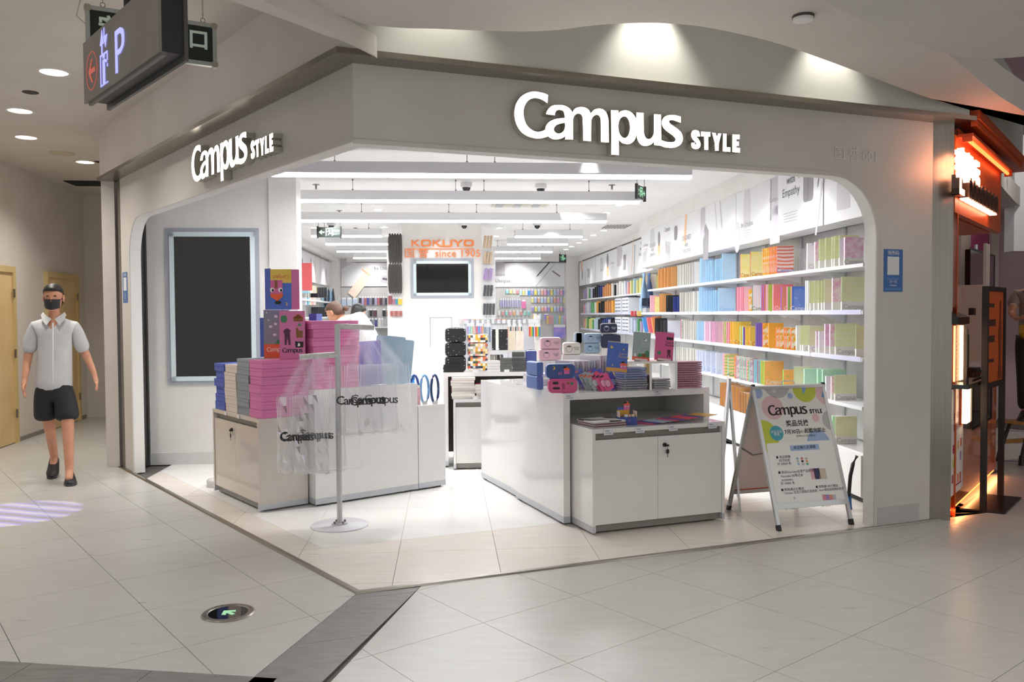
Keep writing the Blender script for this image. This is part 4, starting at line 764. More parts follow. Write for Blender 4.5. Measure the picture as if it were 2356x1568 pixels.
STY = {  # cover, spine, words
 'cr': (SKETCH, c_('#e9dcc6'), 'cream notebook with fine line drawings'), 'kr': (c_('#d99d5f'), c_('#c98a4e'), 'kraft brown notebook'), 'wb': (c_('#f3f2ec'), c_('#3b3431'), 'white notebook with dark spine'),
 'lb': (c_('#b9d8f4'), c_('#79b3e6'), 'light blue notebook'), 'yo': (YPAT, c_('#f08a3c'), 'yellow patterned notebook with orange spine'), 'yb': (YPAT, c_('#a5442c'), 'yellow patterned notebook with red-brown spine'), 'of': (ORFL, c_('#ee8a2f'), 'white and orange flowered notebook'),
 'or': (ORFL, c_('#dd5a3c'), 'orange flowered notebook with red spine'), 'wr': (WAVE, c_('#dd5240'), 'white notebook with red waves'), 'bd': (DOTB, c_('#e8e9ef'), 'white binder notebook with blue dots'), 'pf': (FLOWP, c_('#f1d7e6'), 'pink flowered binder notebook'), 'yg': (YGS, c_('#8f9a70'), 'yellow-green striped binder notebook'),
 'pk': (c_('#f6bccd'), c_('#f7d4de'), 'pink notebook'), 'pc': (c_('#f7c6d3'), c_('#b32548'), 'pink notebook with crimson spine'), 'bk': (c_('#2d2c2e'), c_('#232324'), 'black notebook'), 'nv': (c_('#2c3d8c'), c_('#24306e'), 'navy blue notebook'), 'pd': (PURD, c_('#2f6b4c'), 'white notebook with violet diamonds and green spine'),
 'op': (GRAD, c_('#6b3fa0'), 'orange notebook with violet spine'), 'gr': (GREEND, c_('#e77fb2'), 'lime green notebook with pink spine'), 'st': (STARB, c_('#f08a2f'), 'starry blue notebook'), 'gp': (GRAD, c_('#e98ab0'), 'orange and pink notebook'), 'bo': (BDOT, c_('#2c2c30'), 'black notebook with white dots'), 'wd': (WDOT, c_('#d9dae8'), 'pale notebook with small dots'),
 'mu': (MUST, c_('#e08e2c'), 'mustard notebook with white flowers'), 'mg': (MUST, c_('#6fc79b'), 'mustard notebook with green spine'), 'pu': (PURP, c_('#5a3f9c'), 'purple notebook with white pictures'), 'pi': (PICT, c_('#e5892c'), 'orange notebook with white pictures'), 'lv': (c_('#dbe2f7'), c_('#c0cbec'), 'pale lavender notebook'), 'ph': (c_('#f8cde5'), c_('#f6dfec'), 'soft pink notebook'), 'pg': (c_('#f5bcdc'), c_('#857a80'), 'soft pink notebook with grey spine'),
 'os': (ORST, c_('#e88ab2'), 'orange and green striped notebook'), 'oc': (ORST, c_('#6cc6c8'), 'orange striped notebook with turquoise spine'), 'gw': (CFL, c_('#4fae8a'), 'pale flowered notebook with green spine'), 'fl': (CFL, c_('#b43d4a'), 'pale flowered notebook with red spine'), 'cy': (c_('#a9dcea'), c_('#9c2f52'), 'turquoise notebook with crimson spine'), 'od': (ORDOT, c_('#6cc23e'), 'orange notebook with green dots and green spine'), 'mi': (c_('#c9f3d6'), c_('#b2e8c6'), 'mint green binder notebook'), 'kb': (c_('#dca463'), c_('#2a2624'), 'kraft notebook with black spine'), 'kn': (c_('#dca463'), c_('#7d4a2a'), 'kraft notebook with brown spine')}
bookmesh = {}
def bmesh_of(sty, th, d, h):
    k = (sty, round(th, 3), round(d, 3), round(h, 3))
    if k not in bookmesh:
        cov, sp_, _ = STY[sty]
        # cover faces look towards the entrance (-Y) and the wall end (+Y), spine looks into the aisle (-X)
        g = M()
        if sty in ('yg', 'bd', 'pf', 'mi'): g.box(0, -th, 0, d, 0, h*.27, 1).box(0, -th, h*.27, d, 0, h, mf=(1, 1, 0, 0, 2, 1))
        else: g.box(0, -th, 0, d, 0, h, mf=(1, 1, 0, 0, 2, 1))
        bookmesh[k] = g.mesh('notebook', [cov, PAPER, sp_])
    return bookmesh[k]
SHN = ('top shelf', 'second shelf', 'third shelf', 'fourth shelf', 'lowest shelf')
def book_run(shelf, z, data, x0=3.185, offs=380, gap=.8):
    L = [];
    for it in data:
        xs, sty, h, w = it[0], it[1], it[2], (it[3] if len(it) > 3 else .16)
        for x in (xs if isinstance(xs, (list, tuple)) else (xs,)): L.append((x, sty, h, w, it[4] if len(it) > 4 else None))
    L.sort(key=lambda a: a[0]); ys = [SH.xp(PX6(a[0]), 700, x0).y for a in L]
    cnt = {}; tot = {}
    for a in L: tot[a[1]] = tot.get(a[1], 0)+1
    for i, (x, sty, h, w, txt) in enumerate(L):
        cnt[sty] = cnt.get(sty, 0)+1
        th = min(.035, max(.012, (ys[i-1]-ys[i])*gap if i else .03))
        lab = STY[sty][2] + (', %s such from the left, %s, right wall' % (ORD[cnt[sty]-1], SHN[shelf]) if tot[sty] > 1 else ' on the %s of the right wall' % SHN[shelf])
        if len(lab.split()) > 16: lab = STY[sty][2] + ', %s from left, %s, right wall' % (ORD[cnt[sty]-1], SHN[shelf])
        o = one('notebook', bmesh_of(sty, .02 if th > .02 else .012, w, h), None, lab, 'notebook', SH.w(x0, ys[i]+.01, z), SH.rot, 'notebooks on the %s of the right wall' % SHN[shelf])
        if txt: text(txt[0], .055, txt[1], o, (w*.5 if len(txt[0]) > 3 else .04, -.0212, h*.12), sx=.95)
GRY = mat('#b7b7ba', .5); WTX = mat('#fbfbfb', .5); BTX = mat('#2d7fd6', .5); RTX = mat('#c8432e', .5); GTX = mat('#3f7a45', .5); LBT = mat('#86b4e2', .5)
C = 'Campus'
book_run(0, ZSH[0], [(105, 'cr', .25), ((213, 240, 270, 300, 335), 'kr', .29), ((385, 400, 425, 452, 470, 487, 505, 517, 535), 'wb', .285), ((590, 598, 790), 'lb', .31), ((645, 665, 682, 697, 730, 745, 762, 778), 'lb', .26), (958, 'yo', .26, .18, ('Cam', RTX)), (1045, 'yb', .265, .18, (C, RTX)),
  ((1157, 1175, 1190, 1205), 'of', .27), ((1222, 1234, 1250, 1265), 'or', .27), (1282, 'wr', .27, .165, (C, BTX)), (1556, 'bd', .235, .16, ('Ca', GRY)), (1625, 'pf', .235, .15), ((1665, 1720, 1780, 1800, 1845), 'yg', .25, .16), (1850, 'bd', .225, .15), (1892, 'pf', .225, .155, (C, GRY))])
book_run(1, ZSH[1], [((72, 112), 'wb', .25), (100, 'lv', .25), (140, 'pk', .27), (182, 'yo', .24), ((225, 240), 'kr', .28), ((285, 300), 'bk', .25), ((350, 365, 385), 'nv', .22), ((405, 425, 440, 452, 475, 490, 505, 520, 548, 560), 'wb', .27), ((583, 600), 'lb', .315, .18), ((630, 650, 677, 692, 715, 730), 'lb', .26), (757, 'lb', .28, .2, (C, LBT)),
  ((922, 945, 970, 985), 'pc', .27), (1033, 'of', .235), (1065, 'pd', .275, .16, ('Cam', GTX)), ((1147, 1165), 'op', .27), ((1190, 1203), 'gr', .27), (1250, 'gp', .265, .2, (C, WTX)), (1325, 'op', .235, .14, ('C', WTX)), (1378, 'gr', .23, .12, ('C', WTX)), (1415, 'st', .23, .155, (C, WTX)), ((1545, 1562), 'bd', .27), ((1585, 1590, 1620, 1660, 1690), 'yg', .26), (1712, 'yg', .27, .15), (1785, 'pf', .27, .15), (1868, 'yg', .275, .19, (C, GRY))])
book_run(2, ZSH[2], [((185, 200), 'bk', .28), ((238, 265), 'bo', .25), (300, 'wd', .25, .2), (418, 'fl', .27), ((430, 440, 460, 475, 485, 500, 520, 540, 555), 'wb', .25), ((565, 610), 'lb', .25, .15, ('C', LBT)), ((633, 680), 'ph', .25), ((695, 735, 750), 'pg', .25), ((800, 815, 830), 'gr', .255), ((838, 858), 'pc', .25), ((865, 885), 'mu', .255), (893, 'mu', .255, .2, ('Ca', RTX)), ((955, 975), 'mg', .21), (985, 'pu', .2), ((1003, 1040), 'mu', .205, .14, ('C', RTX)), (1096, 'pu', .25), (1158, 'or', .25, .15, ('C', RTX)), (1210, 'pi', .25, .15), ((1280, 1310, 1352, 1372, 1415), 'or', .21, .14, ('C', RTX)), (1462, 'bd', .235), ((1500, 1520, 1575), 'yg', .235, .16, ('C', GRY)), (1640, 'pf', .19), (1665, 'bd', .19), ((1720, 1765), 'pf', .255), (1815, 'yg', .26, .19, (C, GRY)), (2000, 'yg', .25, .15)])
book_run(3, ZSH[3], [((375, 390, 405, 420, 445, 460, 490, 520, 540), 'wb', .26), ((565, 590, 610, 640, 690, 735), 'lv', .25, .17, ('C', LBT)), ((800, 810), 'os', .255), (845, 'oc', .215, .16, ('Ca', GTX)), (905, 'or', .25), (917, 'fl', .25), ((955, 975, 1000), 'gw', .245, .16, ('C', PG2)), (1017, 'os', .22), (1035, 'gw', .22), ((1075, 1115), 'cy', .24, .15, ('C', WTX)), ((1145, 1160), 'od', .24), (1172, 'od', .24, .2, (C, WTX)), (1345, 'od', .185, .14), (1445, 'yg', .23), (1535, 'mi', .225), ((1655, 1700), 'mi', .24, .2), (1730, 'bd', .19), (1780, 'pf', .19), (1812, 'yg', .21, .18, (C, GRY))])
book_run(4, .392, [((775, 805, 830), 'kn', .27), ((862, 870), 'kb', .26), ((910, 945), 'kn', .26), ((960, 985, 1010), 'kb', .22), (1330, 'mi', .22), (1375, 'yg', .27), (1790, 'mi', .22, .12), (1822, 'yg', .225, .18, (C, GRY))])
# clear dividers on the shelves
for s_, xs in ((0, (1450, 1480, 1510, 1540)), (1, (900, 1390, 1415, 1440))):
    for x in xs: one('shelf_divider', M().prism([(0, 0), (.2, 0), (.2, .1), (.12, .2), (0, .2)], 0, .003, 0, lambda a, b, c: (a, c, b)), CLEAR, 'clear acrylic divider between notebooks, %s from the left, %s of the right wall' % (ORD[xs.index(x)], SHN[s_]), 'divider', SH.w(3.19, SH.xp(PX6(x), 700, 3.185).y, ZSH[s_]), SH.rot, 'shelf dividers on the %s' % SHN[s_])
# farther shelves: mixed books and white binder boxes
FARC = {'p': ('#b9a2cc', 'violet flowered'), 'w': ('#f0f0ee', 'white'), 'g': ('#5ea368', 'green'), 'b': ('#26262a', 'black'), 'n': ('#2f4585', 'navy blue'), 'k': ('#c98b57', 'kraft brown'), 'r': ('#f0a9ac', 'pale red'), 'y': ('#e6e292', 'pale yellow'), 'c': ('#bfe0ea', 'pale turquoise'), 'o': ('#f2b04c', 'orange'), 'v': ('#c3c0e0', 'lavender'), 's': ('#cdd9ee', 'pale blue')}
def far_run(z, s, shelf, x0, ya, yb, h=.27):
    n = len(s)
    for i, ch in enumerate(s):
        if ch == '-': continue
        y = ya+(yb-ya)*i/n; hh = h*(.85+.25*((i*7) % 5)/5)
        k = ('far', ch, round(hh, 2))
        if k not in bookmesh: bookmesh[k] = M().box(0, -.08, 0, .19, 0, hh).mesh('book', [mat(FARC[ch][0], .45)])
        n_ = s[:i+1].count(ch); one('book', bookmesh[k], None, '%s book, %s of its colour from the left, %s, far right shelving' % (FARC[ch][1], ORD[n_-1], shelf), 'book', SH.w(x0, y, z), SH.rot, 'books on the %s of the far shelving' % shelf)
far_run(1.845, 'ppwgvbbbnnkkkkwbwwwsrycyyrwyy', 'top shelf', 3.53, 21.3, 13.8); far_run(1.482, 'rswvggwobbbkkko---------cscyy', 'middle shelf', 3.53, 21.3, 13.8); far_run(1.10, 'rygyygscbbnnnvbb------ssgpywww', 'lower shelf', 3.53, 21.3, 13.8)
for k, (z, y) in enumerate(((1.482, 17.28), (1.10, 17.28))):
    for j in range(2):
        t = thing('drawer_box', 'small white %s desktop box on the %s shelf of the far right shelving' % (('many-drawer', 'slotted')[j], ('middle', 'lower')[k]), 'box', SH.w(3.52, y-.72*j, z), SH.rot)
        part('body', M().box(0, -.6, 0, .25, 0, .3), mat('#e9edf4', .4), t)
        for q in range(4):
            for r in range(2): part('slot', M().box(-.004, -.55+.28*r, .03+.07*q, 0, -.32+.28*r, .055+.07*q), mat('#7f8594', .5), t)
# ================================================================ BOX STACKS
def cardbox(w, d, h): return M().box(0, 0, .001, w, d, h-.024).box(-.0012, -.0012, h-.023, w+.0012, d+.0012, h-.0006)
PINK = noisy('pink_card', '#d776aa', '#de80b2', 3, .45); PINKH = '#d776aa'; GREYC = mat('#8f949a', .5, name='grey_card'); CREAMC = mat('#d9cbbf', .5, name='cream_card'); BLUEC = mat('#4c5fb2', .5, name='blue_card')
ordw = ['bottom', 'second', 'third', 'fourth', 'fifth', 'sixth', 'seventh', 'eighth']
def stack(fr, x, y, z, w, d, h, n, m, col, where, jit=.006):
    me = cardbox(w, d, h).mesh('card_box', [m])
    for k in range(n):
        nm = 'top' if k == n-1 else ordw[k]
        o = one('card_box', me, None, 'flat %s card box, %s of the %s' % (col, nm, where), 'box', fr.w(x+random.uniform(-jit, jit), y+random.uniform(-jit, jit), z+h*k), fr.rot+random.uniform(-.012, .012), 'card boxes by the left opening')
stack(LF, -2.338, .355, .70, .232, .40, .0622, 7, PINK, 'pink', 'front pink stack on the cream cabinet')
stack(LF, -2.598, .355, .70, .254, .36, .0622, 7, GREYC, 'grey', 'grey stack on the cream cabinet')
stack(LF, -2.862, .35, .70, .255, .36, .0632, 6, CREAMC, 'cream', 'cream stack on the cream cabinet', .009)
stack(LF, -3.09, .35, .70, .22, .36, .0632, 6, BLUEC, 'blue', 'blue stack on the cream cabinet', .009)
stack(LF, -2.29, .745, .90, .235, .40, .0662, 8, PINK, 'pink', 'rear pink stack on the long counter')
stack(LF, -2.60, .76, .90, .235, .40, .0662, 5, BLUEC, 'blue', 'blue stack behind the pink boxes')
# upright printed boxes on top of the stacks
def upright(lab, px0, px1, py, z, D, h, dep, yaw, m, sides=None):
    X0, X1 = (px0-1178)/FPX*D, (px1-1178)/FPX*D; t = thing('display_box', lab, 'box', Vector((X0, D, z)), yaw); w = (X1-X0)/math.cos(yaw)
    part('body', M().box(0, 0, 0, w, dep, h, mf=(0, 0, 0, 0, 1, 2)), [m]+(sides or [m, m]), t); return t, w
def pic(t, pts, m, y=-.0012): part('print', outline_mesh([pts], 0, m, 'print'), None, t, (0, y, 0))
def eyes(t, x, z, s): 
    for q in (-1, 1): pic(t, [(x+q*s+a, z+b) for a, b in ell(s*.55, s*.55, 12)], PAPER, -.0016); pic(t, [(x+q*s+s*.15+a, z-.1*s+b) for a, b in ell(s*.28, s*.35, 10)], INK, -.002)
zt = .70+7*.0622
CORAL = mat('#f0643c', .45); GRNP = mat('#4c8b62', .45); BRN = mat('#8a5a33', .45); YEL = mat('#e9c75a', .45); HOUSEP = mat('#dd6aa6', .45)
t, w = upright('upright pink printed box on the front pink stack, dark lettering', 643, 699, 817, zt, 6.42, .372, .10, rad(12), PINK)
for k, lps in logo_loops('Campus', .001*w*.80/1.088, w*.1, .052).items(): part('letter', outline_mesh(lps, 0, INK), None, t, (0, -.0012, 0))
pic(t, [(w*.18+a, .31+b) for a, b in RR(.045, .055, .015)], GRNP); pic(t, [(w*.55, .29), (w*.92, .29), (w*.92, .32), (w*.74, .345), (w*.55, .32)], BRN); pic(t, [(w*.52, .315), (w*.95, .315), (w*.8, .345), (w*.66, .345)], CORAL)
pic(t, [(w*.70, .255), (w*.88, .255), (w*.79, .282)], GRNP); pic(t, [(w*.3+a, .19+b) for a, b in [(-.02, -.08), (-.005, -.08), (0, -.02), (.01, -.08), (.025, -.08), (.02, .02), (.03, .03), (.0, .05), (-.03, .03), (-.02, .0)]], mat('#5b2d46', .5)); pic(t, [(w*.66, .165), (w*.9, .165), (w*.92, .22), (w*.78, .22), (w*.68, .245), (w*.64, .235)], BRN); pic(t, [(w*.62, .09), (w*.92, .09), (w*.93, .135), (w*.7, .135), (w*.6, .14)], INK); pic(t, [(w*.7, .1), (w*.8, .1), (w*.8, .12), (w*.72, .125)], PAPER, -.0016)
t, w = upright('upright grey printed box with a red foot, behind the pink one on the stack', 607, 662, 816, zt, 6.62, .382, .10, rad(8), GREYC)
part('foot_band', M().box(0, -.001, 0, w, 0, .11), CORAL, t)
for k, lps in logo_loops('Campus', .001*w*.80/1.088, w*.11, .052).items(): part('letter', outline_mesh(lps, 0, mat('#f3d8cc', .5)), None, t, (0, -.0018, 0))
for (a, b) in ((.62, .33), (.35, .25), (.55, .185), (.15, .36), (.25, .3), (.6, .27)): pic(t, [(w*a*.8+p, b+q) for p, q in ell(.014 if a > .3 else .006, .011 if a > .3 else .006, 10)], mat('#e9e4de', .5))
pic(t, [(w*.45, .11), (w*.66, .11), (w*.66, .14), (w*.55, .15)], GRNP)
t, w = upright('upside-down blue and yellow printed display box on top of the box pile', 624, 672, 706, zt+.383, 6.5, .312, .07, rad(0), mat('#4f74d2', .45), [BLUEC, PINK])
part('head_band', M().box(0, -.001, .205, w, 0, .312), YEL, t)
for k, lps in logo_loops('Campus', .001*w*.80/1.088, 0, 0).items(): part('letter', outline_mesh([[(w*.9-p[0], .265-p[1]) for p in l] for l in lps], 0, mat('#e0864e', .5)), None, t, (0, -.0018, 0))
pic(t, [(.0, .12), (w*.58, .12), (w*.58, .228), (0, .228)], HOUSEP, -.0014); pic(t, [(0, .122), (w*.6, .122), (w*.58, .10), (w*.32, .065), (.0, .10)], CORAL, -.0018); pic(t, [(w*.2, .165), (w*.34, .165), (w*.34, .228), (w*.2, .228)], BRN, -.002); eyes(t, w*.28, .152, .032)
pic(t, [(w*.35+a, .055+b) for a, b in ell(.026, .014)], INK, -.002); pic(t, [(w*.7+a, .04+b) for a, b in [(0, -.012), (.014, -.008), (.018, .004), (.012, .014), (.002, .018), (.009, .006), (.007, -.004)]], YEL)
part('side_flap', M().prism([(0, 0), (-.052, .03), (-.05, .033), (.002, .003)], 0, .318), BLUEC, t); part('side_flap', M().prism([(w, 0), (w+.058, .012), (w+.058, .015), (w, .003)], 0, .31), PINK, t)
for (px, py, D, lab) in ((604, 742, 6.8, 'left edge of the grey printed box'), (717, 735, 6.75, 'right edge of the pink printed box')):
    p = Vector(((px-1178)/FPX*D, D, zt)); one('card_box', cardbox(.06, .2, .32 if px < 650 else .35), BLUEC, 'narrow blue card box peeping out behind the ' + lab, 'box', p + Vector((-.02, 0, 0)), 0)
# ================================================================ CLEAR BAG STAND
P0 = Vector((-.754, 5.904, 0)); POLE = mat('#c9cacc', .35, .3, name='painted_pole')
st = thing('bag_stand', 'pale metal pole stand with round base and two arms, before the left counters', 'stand', SH.w(P0.x, P0.y, 0), SH.rot)
part('base_plate', M().lathe([(0, .012), (.195, .010), (.2, .006), (.2, 0), (0, 0)], 40).smooth(), mat('#e4e4ea', .25), st); part('flange', M().lathe([(0, .02), (.055, .02), (.055, .011)], 24), POLE, st)
for k in range(4): a = .7+1.57*k; part('bolt', M().cyl((.042*math.cos(a), .042*math.sin(a), .02), (.042*math.cos(a), .042*math.sin(a), .034), .008, n=6), STEELD, st)
part('pole', M().cyl((0, 0, .012), (0, 0, 1.405), .019, n=16).cyl((0, 0, 1.405), (0, 0, 1.411), .0165, n=16), POLE, st)
WRAP = noisy('bubble_wrap', '#d5d6d4', '#e8e9e8', 40, .3, bump=.6)
part('arm', M().tube([(.0, 0, 1.394), (.1, 0, 1.392), (.255, -.01, 1.384)], .019, 12).smooth(), WRAP, st); part('arm', M().tube([(-.0, 0, 1.197), (-.12, -.0, 1.192), (-.258, -.02, 1.184)], .02, 12).smooth(), WRAP, st)
BAGF = [film('clear_bag_film_%d' % k, ('#eef0f6', '#e9ecf6', '#f2f3f7')[k], (.05, .075, .04)[k], .05) for k in range(3)]
def bag(k, arm, px, z, yaw, lab, grp, w=.36, h=.47, hh=.26, dy=0.):
    rnd = random.Random(k*7+3); g = M(); th = .018
    for s_ in (-1, 1):
        P = []
        for i in range(10):
            v = i/9; row = []
            for j in range(9):
                u = j/8-.5; ww = w*(.86+.20*v+.025*math.sin(7*v+k)); cr = .010*math.sin(9*u+5*v+k)+.012*rnd.uniform(-1, 1)*(.3+v)
                row.append((u*ww, s_*th*(.3+1.6*v)*(1-abs(u)*1.5)+cr, -hh-h*v+.02*math.cos(9*u+2*k)*v))
            P.append(row)
        g.grid(P)
        for q in (-1, 1):      # two handle strips that gather at the arm
            P = []
            for i in range(7):
                v = i/6; c = q*w*.27*(1-v)**.8 - v*(px-(-.14 if arm == 0 else .13))*.45; hw = .035*(1-.45*v)
                P.append([(c-hw+.004*math.sin(6*v+k), s_*th*.3*(1-v)+.006*rnd.uniform(-1, 1), -hh+(hh-.0)*v), (c, s_*th*.4*(1-v)+.01*math.sin(9*v+k), -hh+hh*v), (c+hw, s_*th*.3*(1-v)+.006*rnd.uniform(-1, 1), -hh+hh*v)])
            g.grid(P)
    o = thing('plastic_bag', lab, 'bag', SH.w(P0.x+px, P0.y+dy, z), (0, rad(((k*37) % 11)-5)*.9, SH.rot+yaw), grp)
    b = part('bag_film', g, BAGF[k % 3], o)
    if k % 7 in (0, 1, 3, 5): text('Campus', .085, mat('#2f2e30', .4), o, (-.02, -th-.022, -hh-h*.52), bold=.001, space=.85)
    part('hem', M().tube([(-w*.50, 0, -hh-h+.004), (0, .012, -hh-h-.006), (w*.50, 0, -hh-h+.004)], .0022, 5).tube([(-w*.465, 0, -hh), (-w*.49, .004, -hh-h*.5), (-w*.5, 0, -hh-h)], .0016, 5).tube([(w*.465, 0, -hh), (w*.49, .004, -hh-h*.5), (w*.5, 0, -hh-h)], .0016, 5), film('seam_film', '#ffffff', .5, .1) if k == 0 else bpy.data.materials['seam_film'], o); return o
for k in range(7): bag(k, 0, -.285+.036*k, 1.178, rad(-24+5*k+5*(k % 2)), 'clear plastic carrier bag, %s from the left on the lower arm of the stand' % ORD[k], 'clear bags on the lower arm', .37, .53, .26, (-.07+.018*k))
for k in range(7): bag(k+20, 1, .10+.036*k, 1.378, rad(22-5*k-5*(k % 2)), 'clear plastic carrier bag, %s from the left on the upper arm of the stand' % ORD[k], 'clear bags on the upper arm', .37, .48, .255, (.02+.016*k))
# things behind the bags on the long counter
def pouch(lab, cat, px, py, D, w, h, th, m, yaw=0., name='pouch', grp=None, r=.02, tilt=0.):
    z = CH-(py-721.5)/FPX*D; X = (px-1178)/FPX*D
    return one(name, M().prism(rrect(w, h, min(r, w*.45, h*.45), 3, 0, h/2), 0, th, 0, XZ), m, lab, cat, Vector((X, D, z)), (tilt, 0, yaw), grp)
LAV = mat('#9a8fe0', .25, alpha=.85); TEAL = noisy('pale_teal_vinyl', '#9fbcd2', '#b9cfe0', 4, .2)
zB = .90
for k, (x, y, m, w, h, lab) in enumerate(((-2.12, 1.20, LAV, .2, .33, 'translucent violet document pouch standing on the long left counter, front one'), (-2.15, 1.30, LAV, .2, .36, 'translucent violet document pouch standing behind the front violet one'), (-2.10, 1.42, TEAL, .24, .40, 'pale blue vinyl document pouch standing at the end of the long counter'), (-2.12, 1.52, TEAL, .24, .37, 'pale blue vinyl pouch behind the other blue pouch on the long counter'))):
    one('document_pouch', M().prism(rrect(w, h, .015, 3, 0, h/2), 0, .012, 0, XZ), m, lab, 'pouch', LF.w(x, y, zB), (0, rad(6 if k > 1 else -3), rad(8+4*k)), 'document pouches on the long counter')
for k in range(3):
    bx = LF.w(-2.12+.05*k, 1.70+.07*k, .71); t = thing('key_strap', 'blue and white looped strap standing on the low end counter, %s' % ['left one', 'middle one', 'right one'][k], 'strap', bx, .3*k, 'looped straps on the low counter')
    part('loop', M().tube([(.035*math.cos(q), 0, .13+.12*math.sin(q)) for q in [i*.4 for i in range(17)]], .011, 8).smooth(), [mat('#2f4f93', .5), mat('#7fb0e0', .5), mat('#26406f', .5)][k], t); part('clasp', M().box(-.02, -.012, 0, .02, .012, .03), ALU, t)
t = thing('bottle', 'slim bright blue bottle behind the looped straps', 'bottle', LF.w(-2.3, 1.80, .71)); part('body', M().lathe([(0, 0), (.024, 0), (.024, .15), (.012, .18), (.012, .2), (0, .2)], 16).smooth(), mat('#3f9be0', .2), t); part('cap', M().lathe([(0, .2), (.014, .2), (.014, .23), (0, .23)], 14), mat('#2b6fb5', .3), t)
t = thing('leaflet_holder', 'small clear holder with pink and white leaflets on the low end counter', 'holder', LF.w(-2.03, 1.68, .71), LF.rot+1.57); part('holder', M().box(-.03, 0, 0, .03, .03, .004).box(-.03, -.001, 0, .03, 0, .08), CLEAR, t)
for k in range(3): part('leaflet', M().box(-.026, .006+.007*k, .004, .026, .010+.007*k, .15+.01*k), [mat('#e9b7c2', .5), PAPER, mat('#d6e3c2', .5)][k], t)
# round white base peeping out left of the cream cabinet
t = thing('round_base', 'round white weighted stand base on the floor left of the cream cabinet', 'stand base', LF.w(-3.30, .46, 0)); part('weight', M().lathe([(0, 0), (.118, 0), (.12, .05), (.11, .062), (0, .068)], 30).smooth(), mat('#d5d3d1', .4), t); part('socket', M().lathe([(0, .066), (.02, .066), (.02, .12), (0, .12)], 14), ALU, t)
# ================================================================ ON THE TALL RIGHT COUNTER (z .92)
zD = .92
def onD(px, py, z=zD): return RF.zp(px, py, z)
def pencil_case(lab, q, z, m, m2, house):
    t = thing('pencil_case', lab, 'pencil case', RF.w(q.x, q.y, z), RF.rot+rad(-14)); w, h = .205, .10
    part('body', M().prism(rrect(w, h, .03, 4, w/2, h/2), 0, .05, 0, lambda a, b, c: (a, c, b)), m, t); part('window', M().prism(rrect(w-.022, h-.022, .022, 4, w/2, h/2), 0, .002, 0, lambda a, b, c: (a, -c, b)), m2, t)
    part('piping', M().tube([(a, -.001, b) for a, b in rrect(w-.006, h-.006, .028, 4, w/2, h/2)+[rrect(w-.006, h-.006, .028, 4, w/2, h/2)[0]]], .0035, 6), m, t)
    if house:
        pic(t, [(.125, .03), (.165, .03), (.165, .06), (.125, .06)], HOUSEP, -.003); pic(t, [(.12, .058), (.17, .058), (.165, .064), (.147, .08), (.13, .07)], CORAL, -.0034); eyes(t, .145, .046, .011)
        pic(t, [(.045+a, .07+b) for a, b in [(0, -.012), (.014, -.008), (.018, .004), (.012, .014), (.002, .018), (.009, .006), (.007, -.004)]], YEL, -.003); pic(t, [(.132+a, .078+b) for a, b in ell(.014, .007)], INK, -.0038)
        for x in (.09, .105): pic(t, [(x-.004, .025), (x+.004, .025), (x+.003, .045), (x-.003, .045)], HOUSEP, -.003)
    else:
        pic(t, [(.055+a, .033+b) for a, b in RR(.05, .016, .007)], INK, -.003); pic(t, [(.05+a, .07+b) for a, b in RR(.04, .018, .004)], INK, -.003); pic(t, [(.165+a, .065+b) for a, b in RR(.022, .02, .008)], GRNP, -.003); pic(t, [(.14+a, .068+b) for a, b in RR(.018, .016, .006)], BRN, -.003); pic(t, [(.105+a, .045+b) for a, b in [(-.01, -.02), (.0, -.02), (.012, -.018), (.008, .02), (-.008, .022)]], mat('#a23c6d', .5), -.003)
    return t
q = onD(1262, 904); pencil_case('pink pencil case with small drawings, lower of two at the counter corner', q, zD, mat('#dc5f97', .4), mat('#d8548d', .15), False)
pencil_case('dark blue pencil case with a little red house, on top of the pink one', q+Vector((-.012, .01, 0)), zD+.1015, mat('#4465ad', .4), mat('#34508f', .15), True)
for k in range(1):
    for j in range(2): one('pencil_case', M().prism(rrect(.05, .1, .012, 3, 0, .05), 0, .2, 0, lambda a, b, c: (a, c, b)), mat('#5a79b8', .35), 'blue pencil case lying end-on left of the printed cases, %s one' % ('lower', 'upper')[j], 'pencil case', RF.w(onD(1250, 897).x-.012, onD(1250, 897).y+.03, zD+.1015*j), RF.rot, 'blue pencil cases end-on at the counter corner')
